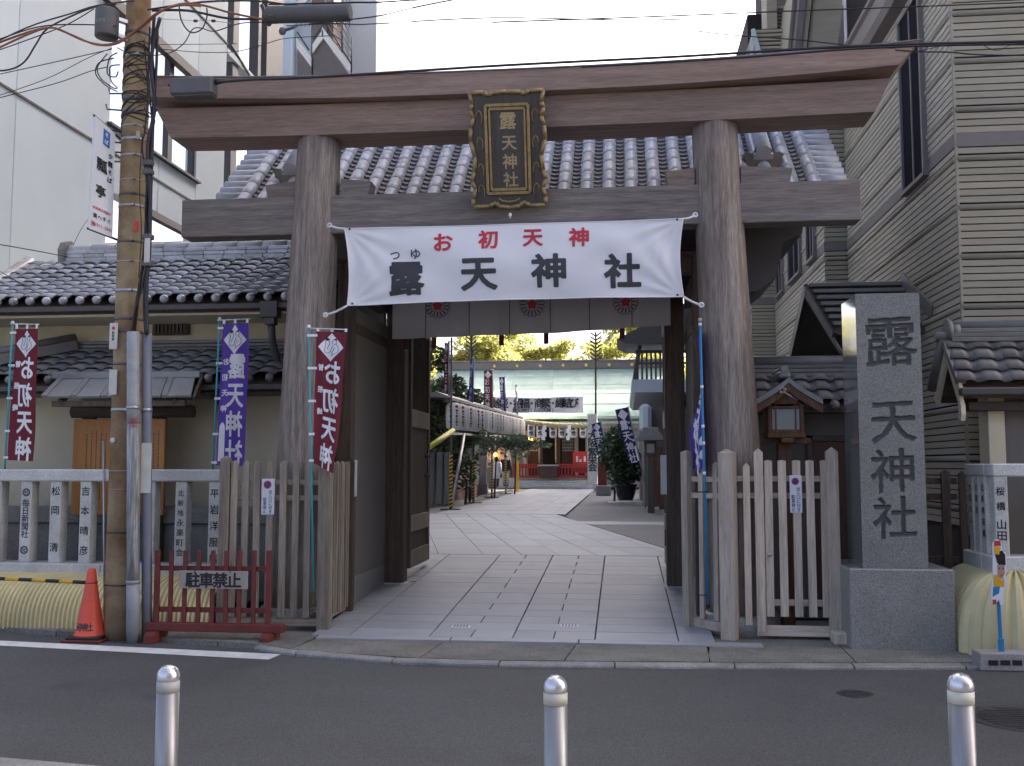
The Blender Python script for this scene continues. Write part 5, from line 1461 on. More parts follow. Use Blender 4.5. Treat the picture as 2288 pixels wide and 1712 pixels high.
    step = (v_t - v_b) / (N_ - 1)
    uu = .5 - sg * .10 if side else .5
    for i, ch in enumerate(chars): put(b, ch, .5 + (.10 if mirror else -.10), v_t - step * i, H * step * .92, .026, min(1.0, W * .62 / (H * step * .92)))
    if side:
        sN = len(side); v_t2, v_b2 = .73, .40
        for i, ch in enumerate(side): put(b, ch, .2 if mirror else .8, v_t2 - (v_t2 - v_b2) * i / (sN - 1), H * .052, .03)
    b.build('lettering', m['clothw'], t)
    if white_bar:
        b = MB(); n = 12; uc = .17 if mirror else .83; vs = []
        for i in range(n + 1):
            v = .03 + .27 * i / n; hwid = .10 * (1 - max(0, (i - n + 1.5) / 1.5) ** 2 * .7)
            vs += [(uc - hwid, v), (uc + hwid, v)]
        cloth_pts(b, vs, [[2 * i, 2 * i + 1, 2 * i + 3, 2 * i + 2] for i in range(n)], OFF * 1.2); b.build('white_panel', m['clothw'], t)
    return t
FG = 'tall narrow shrine flags on poles'
nobori('maroon shrine flag on a teal pole at the far left edge above the stone fence', 'maroon', 'お初天神', '曽根崎', (9, 1080), (28, 722), (35, 735), (86, 735), (16, 1028), (73, 1031), Y=10.12)
nobori('purple shrine flag on a teal pole beside the left gate pillar', 'purple', '露天神社', 'お初天神', (474, 1075), (491, 714), (497, 724), (556, 722), (483, 1040), (545, 1042), Y=10.12, white_bar=True)
nobori('maroon shrine flag in front of the left gate pillar, its hem flared', 'maroon', 'お初天神', '曽根崎', (700, 1322), (690, 731), (707, 741), (776, 742), (699, 1034), (752, 1058), Y=9.2, flare=-.03)
# the flag at the right pillar is seen nearly edge on
def edge_flag():
    Y = 9.40
    PB, PT = at(1582, 1351, 9.35), at(1564, 716, Y)
    t = thing('shrine_flag', 'dark purple shrine flag hanging slack on a blue pole by the right gate pillar', 'flag', PB, FG)
    b = MB(); b.tube([PB, PB.lerp(PT, .5), PT], .0125, 12); b.build('pole', m['blue'], t)
    b = MB(); b.lathe([(.016, -.015), (.018, 0), (.016, .02), (0, .024)], PT, 10); b.build('pole_cap', m['plate'], t)
    def cf(u, v):
        p = PB.lerp(PT, .46 + .50 * v); s = .075 * math.sin(PI * min(1, (1 - v) * 1.1)) + .01
        sg = 1 if v > .42 else -1
        k = max(-1, min(1, (v - .42) * 8))
        return p + Vector((k * s * u * .8 - (.06 * u * (1 - v)), .02 + .42 * u, .03 * math.sin(u * 9 + v * 5))) + Vector((.012 * math.sin(u * 16 + v * 3), 0, 0))
    b = MB(); b.grid(cf, 12, 36); b.build('cloth', m['purple'], t)
    b = MB()
    for ch, u0, v0, sz in (('露', .45, .62, .3), ('天', .45, .42, .26), ('神', .5, .27, .28), ('社', .5, .10, .28)):
        vs, fs = glyph(ch, .04)
        b.add([cf(u0 - p[0] * sz * .9, v0 + p[1] * sz * .75) + Vector((-.006, -.004, 0)) for p in vs], fs)
    for (u0, v0) in ((.14, .10), (.12, .20)):
        b.add([cf(u0 + .1 * math.cos(k * PI / 6), v0 + .035 * math.sin(k * PI / 6)) + Vector((-.007, -.006, 0)) for k in range(12)], [list(range(12))])
    b.build('lettering', m['clothw'], t)
    for f in (.985, .76, .62, .56, .455):
        b = MB(); q = PB.lerp(PT, f); b.tube([q - Vector((0, 0, .014)), q + Vector((0, 0, .014))], .0155, 10); b.build('tie', m['clothw'], t)
    for py_ in (1100, 1331):
        q = at(1575, py_, 9.35); b = MB(); b.tube([q + Vector((-.06, .03, 0)), q + Vector((0, -.02, .005)), q + Vector((.03, .05, 0))], .006, 6); b.build('strap', m['black'], t)
edge_flag()
b = MB()
# ================================================================== STONE MONUMENT
mo = thing('stone_monument', 'tall square granite pillar engraved with the shrine name on a grey block base', 'monument', (2.33, 9.25, .03))
b = MB(); b.box(1.93, 2.80, 8.96, 9.85, .0, .715, .012); b.build('base_block', m['granite'], mo)
sx0, sx1, sy0, sy1, sz0, sz1 = 2.055, 2.60, 9.0, 9.56, .717, 3.11
b = MB(); b.box(sx0 + .003, sx1, sy0 + .022, sy1, sz0, sz1, .004); b.build('shaft', m['granite_cut_shade'], mo)
b = MB(); b.box(sx0, sx0 + .002, sy0 + .004, sy1, sz0, sz1 - .004, 0); o = b.build('polished_side', m['granite_pol'], mo)
# front skin with the characters cut through it
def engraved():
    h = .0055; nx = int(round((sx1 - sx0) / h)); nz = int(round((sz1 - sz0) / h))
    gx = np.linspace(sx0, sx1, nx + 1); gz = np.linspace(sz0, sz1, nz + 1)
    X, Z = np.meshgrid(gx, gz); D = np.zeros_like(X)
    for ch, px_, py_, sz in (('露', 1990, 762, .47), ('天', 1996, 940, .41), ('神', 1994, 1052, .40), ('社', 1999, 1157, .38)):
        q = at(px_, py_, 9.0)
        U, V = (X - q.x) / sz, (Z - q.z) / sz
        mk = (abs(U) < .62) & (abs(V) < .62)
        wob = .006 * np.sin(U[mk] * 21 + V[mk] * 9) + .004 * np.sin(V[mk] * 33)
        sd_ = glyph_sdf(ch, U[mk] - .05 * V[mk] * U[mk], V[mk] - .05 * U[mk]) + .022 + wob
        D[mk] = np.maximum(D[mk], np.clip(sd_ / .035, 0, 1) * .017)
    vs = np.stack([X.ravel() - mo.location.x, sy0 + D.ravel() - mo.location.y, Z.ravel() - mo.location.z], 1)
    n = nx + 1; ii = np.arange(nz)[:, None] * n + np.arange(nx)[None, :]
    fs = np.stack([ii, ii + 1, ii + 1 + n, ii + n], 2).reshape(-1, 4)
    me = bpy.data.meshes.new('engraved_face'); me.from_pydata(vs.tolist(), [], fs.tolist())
    me.materials.append(m['granite']); me.materials.append(m['granite_cut_shade'])
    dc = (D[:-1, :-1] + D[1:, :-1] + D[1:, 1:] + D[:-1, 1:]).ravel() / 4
    me.polygons.foreach_set('material_index', (dc > .003).astype(np.int32)); me.update()  # cut strokes: unpolished stone, with the shade of the recess put in the colour
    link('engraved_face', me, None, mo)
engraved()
# ================================================================== RIGHT CLAD BUILDING
BX, BYY = 3.45, 10.5
rb_ = thing('clad_building', 'tall building clad in brown grooved boards rising at the right edge', 'building', (9, 20, 0))
b = MB(); b.box(BX + .014, 30, BYY + .014, 15.5, 0, 30, 0); b.box(3.12 + .014, 30, 15.5 + .014, 20.6, 0, 11, 0); b.box(6.0, 30, 15.6, 40, 0, 30, 0); b.box(7.2, 30, 40, 52, 0, 30, 0); b.box(8.7, 30, 52, 63, 0, 30, 0); b.box(2.68, 6.2, 20.6, 27, 0, 11, 0); b.build('core_and_sun_blocks', m['clad_core'], rb_)  # wall core, plus unseen tall rear blocks added to keep the sun off
pit = .513 / 7
_bm = {}
def board(w_, kind, axis):
    key = (round(w_, 3), kind, axis)
    if key not in _bm:
        b = MB()
        if kind == 'roll':
            n = 8; prof = [(0, .0), (-.018, .0), (-.03, .010), (-.036, .026), (-.033, .042), (-.022, .054), (0, pit - .015)]
        elif kind == 'band': prof = [(0, 0), (-.022, 0), (-.022, pit * 2 - .004), (0, pit * 2 - .004)]
        else: prof = [(0, .0), (-.016, .0), (-.018, .002), (-.018, pit - .014), (-.016, pit - .012), (0, pit - .012)]
        if axis == 'x': b.prism(prof, 'x', 0, w_)
        else: b.prism([(u, v) for u, v in prof], 'y', 0, w_)
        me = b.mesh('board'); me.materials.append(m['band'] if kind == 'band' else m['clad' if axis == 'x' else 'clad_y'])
        if kind == 'roll':
            for p in me.polygons: p.use_smooth = len(p.vertices) == 4
        _bm[key] = me
    return _bm[key]
def clad(axis, fixed, a0, a1, z0, z1, parent, as_parts=True, split=None):
    z = 3.22 - .5 * pit
    k0 = int(math.floor((z0 - z) / pit)); k1 = int(math.ceil((z1 - z) / pit))
    mb = MB()
    skip = 0
    for k in range(k0, k1):
        zz = z + k * pit
        kind = 'roll' if k % 7 == 0 else 'board'
        if k in (23, 24): 
            kind = 'band'
            if k == 24: continue
        segs = [(a0, a1)]
        if split and kind == 'board': 
            s = a0 + split * (.4 + .6 * random.random()); segs = []
            last = a0
            while s < a1 - .2: segs.append((last, s - .003)); last = s; s += split
            segs.append((last, a1))
        for (p, q) in (segs if as_parts else [(a0, a1)]):
            me = board(q - p, kind, axis)
            loc = Vector((p, fixed, zz)) if axis == 'x' else Vector((fixed, p, zz))
            if as_parts: link('board', me, None, parent, loc - parent.location)
            else:
                fsx = [list(pp.vertices) for pp in me.polygons]
                mb.add([v.co + loc for v in me.vertices], fsx, 1 if kind == 'band' else 0)
    if not as_parts:
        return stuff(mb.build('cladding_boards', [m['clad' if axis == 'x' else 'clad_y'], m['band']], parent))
clad('x', BYY, BX, 6.5, 1.0, 7.3, rb_)
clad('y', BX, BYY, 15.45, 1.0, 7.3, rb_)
b = MB(); b.bar((BX - .004, BYY - .004, .9), (BX - .004, BYY - .004, 7.3), .03, .03, .006, up=(0, 1, 0)); b.build('corner_strip', m['clad'], rb_)
clad('x', 15.5, 3.12, BX - .01, 2.4, 7.3, rb_, False)
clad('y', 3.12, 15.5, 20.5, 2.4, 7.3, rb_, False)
clad('x', 20.58, 2.66, 3.12, 2.2, 7.3, rb_, False)
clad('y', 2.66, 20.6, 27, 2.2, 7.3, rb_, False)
# narrow windows
def window(axis, fixed, a0, a1, z0, z1):
    wdw = bpy.data.objects.new('window', None); COL.objects.link(wdw); wdw.parent = rb_
    c = Vector((fixed, (a0 + a1) / 2, z0)); wdw.location = c - rb_.location
    b = MB(); b.box(fixed - .075, fixed + .02, a0, a0 + .05, z0, z1); b.box(fixed - .075, fixed + .02, a1 - .05, a1, z0, z1); b.box(fixed - .085, fixed + .02, a0 - .02, a1 + .02, z0 - .05, z0); b.box(fixed - .075, fixed + .02, a0 + .05, a1 - .05, z1 - .05, z1); b.box(fixed - .06, fixed + .02, (a0 + a1) / 2 - .015, (a0 + a1) / 2 + .015, z0, z1); b.build('frame', m['trim'], wdw)
    b = MB(); b.box(fixed - .046, fixed + .01, a0 + .05, a1 - .05, z0, z1 - .05, 0); b.build('pane', m['glass'], wdw)
wa, wb = atx(2080, 425, BX), atx(2032, 455, BX)
window('y', BX, wa.y, wb.y + .05, 4.60 + .28, 7.0)
window('y', 3.12, 16.1, 16.75, 4.95, 7.0); window('y', 3.12, 17.4, 18.6, 4.95, 7.0); window('y', 3.12, 19.3, 20.1, 4.95, 7.0)
window('y', 2.66, 21.2, 22.4, 4.95, 7.0)
# cornice along the side wall and the storey above
b = MB()
b.prism([(BX + .02, 7.12), (BX - .16, 7.16), (BX - .20, 7.26), (BX - .20, 7.50), (BX - .24, 7.54), (BX - .24, 7.6), (BX + .02, 7.62)], 'y', BYY - .25, 15.75); b.build('cornice', m['trim'], rb_)
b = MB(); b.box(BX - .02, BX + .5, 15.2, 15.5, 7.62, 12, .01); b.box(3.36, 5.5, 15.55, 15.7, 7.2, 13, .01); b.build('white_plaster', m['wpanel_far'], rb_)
q0, q1, q2, q3 = at(1757, 175, 15.3), at(1779, -60, 15.3), at(1902, -60, 15.3), at(1871, 175, 15.3)
b = MB(); dY = Vector((0, 1.6, 0)); b.add([q0, q3, q2, q1, q0 + dY, q3 + dY, q2 + dY, q1 + dY], [[0, 1, 2, 3], [4, 7, 6, 5], [0, 3, 7, 4], [1, 5, 6, 2], [0, 4, 5, 1], [3, 2, 6, 7]]); b.build('bay_panel', m['clad'], rb_)
for f, wv, mt in ((.0, .05, 'trim'), (.09, .03, 'clad'), (.16, .11, 'trim'), (.34, .012, 'clad_core'), (.97, .08, 'trim')):
    b = MB(); A, B = q0.lerp(q3, f), q1.lerp(q2, f); up = Vector((0, -.03, 0)); b.bar(A + up, B + up, wv * 1.0, .05, .006, up=(0, 1, 0)); b.build('bay_moulding', m[mt], rb_)
s0, s1, s2, s3 = at(1680, 175, 16.5), at(1682, 66, 16.5), at(1775, 62, 16.5), at(1760, 175, 16.5)
b = MB(); b.add([at(1712, 175, 16.4), s3, s2, s1, at(1712, 175, 17.6), s3 + dY, s2 + dY, s1 + dY], [[0, 1, 2, 3], [4, 7, 6, 5], [0, 3, 7, 4], [0, 4, 5, 1], [3, 2, 6, 7]]); b.build('ribbed_panel', m['gutter'], rb_)
rbm = MB()
for k in range(12):
    f = k / 12; A, B = at(1712, 175, 16.38).lerp(at(1682, 66, 16.38), f), at(1760, 175, 16.38).lerp(at(1775, 62, 16.38), f)
    rbm.bar(A + Vector((0, -.02, .02)), B + Vector((0, -.02, .02)), .03, .045, .005)
rbm.build('rib', m['clad'], rb_)
b = MB(); b.bar(at(1712, 175, 16.3), at(1682, 66, 16.3), .06, .06); b.bar(at(1676, 175, 16.3), at(1682, 66, 16.3), .04, .04); b.build('barge_board', m['wpanel'], rb_)
b = MB(); a, c = at(1714, 66, 16.6), at(1735, -40, 16.6); b.box(a.x, c.x, 16.6, 17.2, a.z, c.z); a, c = at(1737, 64, 16.6), at(1775, 6, 16.6); b.box(a.x, c.x, 16.7, 17.2, a.z, c.z); b.build('vent_stack', m['clad'], rb_)
for k in range(6):
    a, c = at(1737, 58 - k * 8, 16.6), at(1774, 54 - k * 8, 16.6); b = MB(); b.box(a.x, c.x, 16.66, 16.7, a.z, a.z + .02); b.build('vent_louvre', m['gutter'], rb_)
# gabled canopy on the side wall
gc = thing('gabled_canopy', 'small dark gabled canopy with ribbed roof on the side wall of the clad building', 'canopy', (2.8, 13.0, 3.2))
CY = 12.6
ra, rb2 = at(1806, 647, CY), at(1945, 645, CY)
lft, rgt = at(1771, 796, CY + 1.0), at(1868, 748, CY - .9)
rb2.x = BX - .01; rb2.z = ra.z
b = MB(); n = Vector((0, 0, .05))
eL, eR = Vector((BX, lft.y, lft.z)), Vector((BX, rgt.y, rgt.z))
b.add([ra, rb2, eR, rgt, ra + n, rb2 + n, eR + n, rgt + n], [[3, 2, 1, 0], [4, 5, 6, 7], [0, 1, 5, 4], [1, 2, 6, 5], [2, 3, 7, 6], [3, 0, 4, 7]])
b.add([ra, lft, eL, rb2, ra + n, lft + n, eL + n, rb2 + n], [[3, 2, 1, 0], [4, 5, 6, 7], [0, 1, 5, 4], [1, 2, 6, 5], [2, 3, 7, 6], [3, 0, 4, 7]]); b.build('roof', m['gutter'], gc)
for k in range(7):
    f = (k + .3) / 7; A, B = ra.lerp(rgt, f), rb2.lerp(eR, f); b = MB(); b.bar(A + Vector((-.01, -.02, .07)), B + Vector((0, -.02, .07)), .06, .05, .008); b.build('roof_rib', m['metal_roof'], gc)
b = MB(); b.bar(ra + Vector((-.02, 0, .02)), lft + Vector((-.02, 0, .0)), .05, .14); b.bar(ra + Vector((-.02, 0, 0)), rgt + Vector((-.02, 0, -.02)), .05, .10); b.build('barge_board', m['dkframe'], gc)
b = MB(); b.bar(ra + Vector((-.03, 0, -.08)), rgt.lerp(ra, -.25) + Vector((-.03, 0, -.06)), .03, .05); b.bar(lft + Vector((.1, 0, -.02)), eL + Vector((0, 0, -.02)), .06, .06); b.build('brace', m['trim'], gc)
b = MB(); b.bar((BX - .02, ra.y - .05, ra.z + .1), (BX - .02, rgt.y - .3, rgt.z + .2), .04, .16); b.build('flashing', m['trim'], gc)
# ================================================================== TILED GARDEN WALL, DOOR, LANTERN
tw = thing('garden_wall', 'grey garden wall with a dark tiled coping and a brown door behind the wooden lantern', 'wall', (2, 11, 0))
b = MB(); b.box(1.2, 2.9, 10.95, 11.2, 0, 2.3, .006); b.build('wall', m['plaster_g'], tw)
zr, zev = at(1800, 818, 11.07).z, at(1800, 905, 10.7).z
b = MB(); b.prism([(10.68, zev - .02), (11.07, zr - .12), (11.5, zev - .02), (11.5, zev - .08), (10.68, zev - .08)], 'x', 1.2, 2.9); b.build('coping_deck', m['wood_dx'], tw)
tiled_slope(tw, 1.2, 2.88, 10.68, zev, 11.06, zr - .1, .21, 3, m['tile_dark'])
for k in range(3):
    b = MB(); b.box(1.2, 2.9, 10.99 + .01 * k, 11.15 - .01 * k, zr - .12 + .045 * k, zr - .08 + .045 * k, .006); b.build('ridge_course', m['tile_dark'], tw)
b = MB(); b.tube([(1.2, 11.07, zr + .05), (2.9, 11.07, zr + .05)], .06, 12); b.build('ridge_roll', m['tile_dark'], tw)
b = MB(); a = at(1815, 986, 10.94); b.box(a.x, 2.75, 10.93, 10.95, .1, a.z); b.build('door', m['door_br'], tw)
b = MB(); b.box(a.x - .06, a.x, 10.91, 10.95, .1, a.z + .06); b.box(a.x - .06, 2.8, 10.91, 10.95, a.z, a.z + .06); b.build('door_frame', m['gutter'], tw)
LY = 10.2
ln = thing('wooden_lantern', 'wooden roofed lantern on a post behind the pale picket gate', 'lantern', (at(1750, 980, LY).x, LY, 0))
lc = at(1750, 930, LY).x
L0, L1 = at(1716, 905, LY).z, at(1716, 968, LY).z
hw_ = (at(1785, 930, LY).x - at(1715, 930, LY).x) / 2
b = MB(); b.box(lc - .065, lc + .065, LY - .065, LY + .065, .0, L1 - .06); b.build('post', m['lantern_wood'], ln)
b = MB(); b.box(lc - hw_ - .12, lc + hw_ + .1, LY - .06, LY + .06, L1 - .11, L1 - .05); b.box(lc - .06, lc + .06, LY - hw_ - .1, LY + hw_ + .1, L1 - .1, L1 - .055); b.box(lc - hw_ - .03, lc + hw_ + .03, LY - hw_ - .03, LY + hw_ + .03, L1 - .05, L1); b.build('bracket_beam', m['lantern_wood'], ln)
for sx in (-1, 1):
    for sy in (-1, 1):
        b = MB(); b.box(lc + sx * hw_ - .02, lc + sx * hw_ + .02, LY + sy * hw_ - .02, LY + sy * hw_ + .02, L1, L0); b.build('corner_post', m['lantern_wood'], ln)
b = MB(); b.box(lc - hw_ + .02, lc + hw_ - .02, LY - hw_ + .012, LY + hw_ - .012, L1 + .02, L0 - .02, 0); b.build('pane', m['frost'], ln)
b = MB()
for s in (-1, 1): b.box(lc + s * hw_ * .62 - .008, lc + s * hw_ * .62 + .008, LY - hw_ + .002, LY - hw_ + .012, L1, L0)
b.box(lc - hw_ + .02, lc + hw_ - .02, LY - hw_, LY - hw_ + .012, L0 - .05, L0 - .02); b.box(lc - hw_ + .02, lc + hw_ - .02, LY - hw_, LY - hw_ + .012, L1 + .0, L1 + .03); b.build('pane_frame', m['lantern_wood'], ln)
ap = at(1752, 843, LY - .25); el, er = at(1688, 893, LY - .25), at(1838, 893, LY - .25)
b = MB(); N_ = 10; th = .05; vs = []
def eave(f): 
    x = el.x + (er.x - el.x) * f; k = abs(2 * f - 1); return x, ap.z - (ap.z - el.z) * (k ** .85) 
pr = [eave(i / N_) for i in range(N_ + 1)]
b.prism([(x, z) for x, z in pr] + [(x, z - .055) for x, z in pr[::-1]], 'y', LY - .27, LY + .27); b.build('roof', m['metal_roof'], ln)
b = MB(); pr2 = [(x, z - .06) for x, z in pr]; b.prism(pr2 + [(x, z - .075) for x, z in pr2[::-1]], 'y', LY - .25, LY - .2); b.build('barge_board', m['lantern_wood'], ln)
b = MB(); b.box(ap.x - .05, ap.x + .05, LY - .29, LY + .29, ap.z - .01, ap.z + .06, .015); b.tube([(ap.x, LY - .3, ap.z + .08), (ap.x, LY + .3, ap.z + .08)], .035, 10); b.build('ridge', m['metal_roof'], ln)
b = MB(); b.prism([(lc - hw_, L0), (lc + hw_, L0), (ap.x, ap.z - .14)], 'y', LY - .16, LY + .16); b.build('gable', m['lantern_wood'], ln)
q = at(1748, 872, LY - .26); b = MB()
for k in range(5):
    a = PI / 2 + k * 2 * PI / 5; cx, cz_ = q.x + .026 * math.cos(a), q.z + .026 * math.sin(a)
    b.lathe([(.017, 0), (.014, .008), (0, .01)], (0, 0, 0), 10); n_ = 30
    for i in range(len(b.v) - n_, len(b.v)):
        x, y, z = b.v[i]; b.v[i] = (cx + x, LY - .262 - z, cz_ + y)
b.build('plum_crest', m['plate'], ln)
# ================================================================== FAR RIGHT: ROOFED WALL, STONE FENCE, COVER
rw = thing('roofed_wall', 'pale plaster wall under a small tiled roof at the far right edge', 'wall', (3.6, 9.95, 0))
WX = at(2205, 980, 9.95).x
b = MB(); b.box(WX, 7, 9.92, 10.06, 0, 2.3, .006); b.build('wall', m['plaster_g'], rw)
b = MB(); b.box(WX - .02, at(2246, 980, 9.85).x, 9.84, 10.1, 0, 2.33, .006); b.build('pilaster', m['plaster'], rw)
evz, rdz = at(2200, 868, 9.62).z, at(2200, 765, 9.97).z
RXL = at(2145, 868, 9.62).x
tiled_slope(rw, RXL - .02, 5.6, 9.62, evz + .02, 9.97, rdz, .235, 4, m['tile_dark'], balls=False)
b = MB(); b.prism([(9.64, evz - .02), (9.97, rdz - .04), (10.35, evz - .02), (10.35, evz - .09), (9.97, rdz - .14), (9.64, evz - .09)], 'x', RXL, 5.6); b.build('roof_deck', m['wood_dx'], rw)
for k in range(3):
    b = MB(); b.box(RXL + .03, 5.6, 9.89 + .012 * k, 10.05 - .012 * k, rdz + .0 + .045 * k, rdz + .042 + .045 * k, .006); b.build('ridge_course', m['tile_dark'], rw)
b = MB(); b.tube([(RXL + .05, 9.97, rdz + .16), (5.6, 9.97, rdz + .16)], .05, 14); b.build('ridge_roll', m['tile_dark'], rw)
b = MB(); b.tube([(RXL + .0, 9.97, rdz + .12), (RXL + .045, 9.97, rdz + .12)], [.11, .10], 18); b.tube([(RXL + .045, 9.97, rdz + .12), (RXL + .12, 9.97, rdz + .12)], .07, 14); b.build('ridge_end_tile', m['tile_dark'], rw)
b = MB(); b.bar((RXL + .0, 9.97, rdz + .02), (RXL + .02, 9.64, evz + .06), .09, .05); b.tube([(RXL - .03, 9.97, rdz + .05), (RXL - .03, 10.35, evz + .05)], .05, 10); b.tube([(RXL - .1, 9.97, rdz + .06), (RXL + .1, 9.97, rdz + .06)], .045, 10); b.build('verge_roll', m['tile_dark'], rw)
b = MB(); b.bar((RXL + .01, 9.96, rdz - .08), (RXL + .01, 9.63, evz - .08), .035, .13); b.bar((RXL + .01, 9.98, rdz - .08), (RXL + .01, 10.35, evz - .08), .035, .11); b.prism([(9.58, evz - .16), (9.66, evz - .04), (9.66, evz - .28), (9.60, evz - .30), (9.575, evz - .24)], 'x', RXL - .01, RXL + .03); b.build('barge_board', m['plaster'], rw)
b = MB(); b.box(RXL - .02, 6, 9.54, 9.62, evz - .07, evz + .005, .015); b.build('gutter', m['gutter'], rw)
b = MB(); b.box(RXL + .1, 6, 9.7, 9.92, evz - .2, evz - .12); b.build('soffit', m['wood_dx'], rw)
sr = thing('stone_fence', 'granite shrine fence with engraved posts at the far right edge', 'stone fence', (3.4, 9.0, 0))
CXx = at(2218, 1050, 9.0).x; rt_, rb3 = at(2225, 1036, 9.0).z, at(2225, 1065, 9.0).z
bt2, bb2 = at(2225, 1243, 9.0).z, at(2225, 1272, 9.0).z
b = MB(); b.box(CXx, 6, 9.0, 9.22, rb3, rt_, .012); b.build('rail', m['stone'], sr)
b = MB(); b.box(CXx, CXx + .16, 9.222, 9.72, rb3, rt_, .012); b.build('rail', m['stone'], sr)
b = MB(); b.box(CXx - .03, 6, 8.97, 9.27, bb2 - .1, bt2, .012); b.build('base_stone', m['stone'], sr)
b = MB(); b.box(CXx - .03, CXx + .2, 9.272, 9.75, bb2 - .1, bt2, .012); b.build('base_stone', m['stone'], sr)
b = MB(); b.box(CXx + .01, 6, 9.02, 9.3, 0, bb2 - .1); b.build('footing', m['stone'], sr)
def postR(x0, x1, y0, y1): 
    b = MB(); b.box(x0, x1, y0, y1, bt2, rb3, .006); return b.build('post', m['stone'], sr)
px1_ = at(2253, 1150, 9.01).x
postR(CXx + .01, px1_, 9.01, 9.14)
for k in range(3): postR(CXx + .01, CXx + .14, 9.24 + k * .16, 9.35 + k * .16)
for k in range(4): postR(px1_ + .30 + k * .3, px1_ + .42 + k * .3, 9.02, 9.14)
b = MB(); letters(b, [('桜', 0, at(2230, 1098, 9.01).z, .075), ('橋', 0, at(2230, 1131, 9.01).z, .075), ('山', 0, at(2230, 1172, 9.01).z, .09), ('田', 0, at(2230, 1197, 9.01).z, .09)], .02, 0, lambda u, v: ((CXx + px1_) / 2 + u, 9.0085, v)); b.build('lettering', m['ink'], sr)
for k, s_ in enumerate(('北新地桜橋', '川東治', '大阪北山')):
    b = MB(); yc = 9.295 + k * .16; z0_ = rb3 - .1
    letters(b, column(s_, 0, z0_, .10, .07), .02, 0, lambda u, v, yc=yc: (CXx + .0085, yc - u, v)); b.build('lettering', m['ink'], sr)
# dark pickets between the monument and the far right stone fence
df = thing('dark_fence', 'short dark wooden fence between the stone monument and the right stone fence', 'wooden fence', (2.9, 9.75, 0))
for px_, py_, w_ in ((2060, 1010, .05), (2110, 1040, .075), (2150, 1043, .06)):
    q = at(px_, py_, 9.8); picket('p', df, (q.x, 9.8), w_, .04, q.z - .1, .03, 'wood_d', z0=.06)
for py_ in (1075, 1110, 1250):
    q = at(2090, py_, 9.83); b = MB(); b.box(2.62, 3.12, 9.825, 9.85, q.z - .03, q.z + .03); b.build('rail', m['wood_d'], df)
pth = []
cx_, cy_ = CXx + .16, 9.03
for k in range(40): pth.append((cx_, 9.75 - (9.75 - cy_) * k / 40, PI))
for k in range(18): pth.append((cx_, cy_, PI + (PI / 2) * k / 18))
k = 0
while cx_ + k * .018 < 5.5: pth.append((cx_ + k * .018, cy_, -PI / 2)); k += 1
czr = at(2230, 1278, 8.98).z
ribbed(pth, .52, czr, 'ribbed_cover', 'cream ribbed cover wrapped round the corner of the right stone fence', dr=.03)
# child shaped road safety sign on a block
cs = thing('child_sign', 'flat child shaped crossing sign with yellow shirt on a blue stick', 'sign', (at(2238, 1480, 8.36).x, 8.36, 0))
SY = 8.36
def patch(pts, y, mat, nm, th=0.0):
    P = [at(x, yy, SY) for x, yy in pts]; b = MB()
    if th: b.prism([(p.x, p.z) for p in P], 'y', y, y + th)
    else: b.add([(p.x, y, p.z) for p in P], [list(range(len(P)))])
    b.build(nm, mat, cs)
patch([(2217, 1352), (2215, 1320), (2219, 1290), (2219, 1240), (2218, 1215), (2224, 1206), (2233, 1206), (2239, 1220), (2240, 1232), (2247, 1234), (2250, 1262), (2247, 1280), (2251, 1300), (2243, 1320), (2242, 1350), (2236, 1352), (2232, 1340), (2224, 1350)], SY, m['clothw'], 'board', .02)
patch([(2222, 1236), (2239, 1230), (2246, 1240), (2247, 1262), (2238, 1270), (2228, 1258)], SY - .001, m['ink'], 'hair')
patch([(2228, 1262), (2244, 1262), (2245, 1282), (2238, 1295), (2229, 1288)], SY - .002, m['skin'], 'face')
patch([(2220, 1284), (2229, 1286), (2238, 1298), (2243, 1290), (2244, 1312), (2220, 1310)], SY - .0015, m['chy'], 'shirt')
patch([(2219, 1311), (2234, 1311), (2232, 1326), (2218, 1334)], SY - .0017, m['blue'], 'shorts')
patch([(2220, 1220), (2236, 1222), (2232, 1240), (2222, 1238)], SY - .0014, m['chy'], 'cap')
patch([(2221, 1208), (2234, 1208), (2237, 1220), (2221, 1220)], SY - .0013, m['red_ink'], 'flag')
patch([(2218, 1340), (2226, 1340), (2226, 1350), (2218, 1352)], SY - .0012, m['red_ink'], 'shoe')
for px_ in (2233, 2241):
    q = at(px_, 1270, SY); b = MB(); b.add([(q.x + .005 * math.cos(k * PI / 4), SY - .003, q.z + .008 * math.sin(k * PI / 4)) for k in range(8)], [list(range(8))]); b.build('eye', m['ink'], cs)
patch([(2235, 1284), (2240, 1284), (2238, 1290)], SY - .003, m['red_ink'], 'mouth')
b = MB(); a, c = at(2233, 1345, SY), at(2240, 1468, SY + .02); b.bar(a + Vector((0, .02, 0)), c + Vector((0, .02, 0)), .028, .012); b.bar(at(2238, 1428, SY - .004) + Vector((0, .02, 0)), c + Vector((0, .012, -.02)), .042, .02); b.build('stick', m['blue'], cs)
bk = thing('concrete_block', 'perforated concrete block holding the child sign by the kerb', 'concrete block', (3.0, 8.42, 0))
bx0 = at(2190, 1480, 8.3).x; zt_ = at(2210, 1470, 8.3).z
b = MB(); b.box(bx0, bx0 + .42, 8.3, 8.49, .002, zt_ + .035, .008); b.build('block', m['block'], bk)
for px_ in (2219, 2246, 2273):
    q = at(px_, 1481, 8.3); b = MB(); b.box(q.x - .036, q.x + .036, 8.294, 8.3, q.z - .02, q.z + .02, .004); b.build('hole_shade', m['ink'], bk)  # black plates on the face stand in for the shade inside the holes
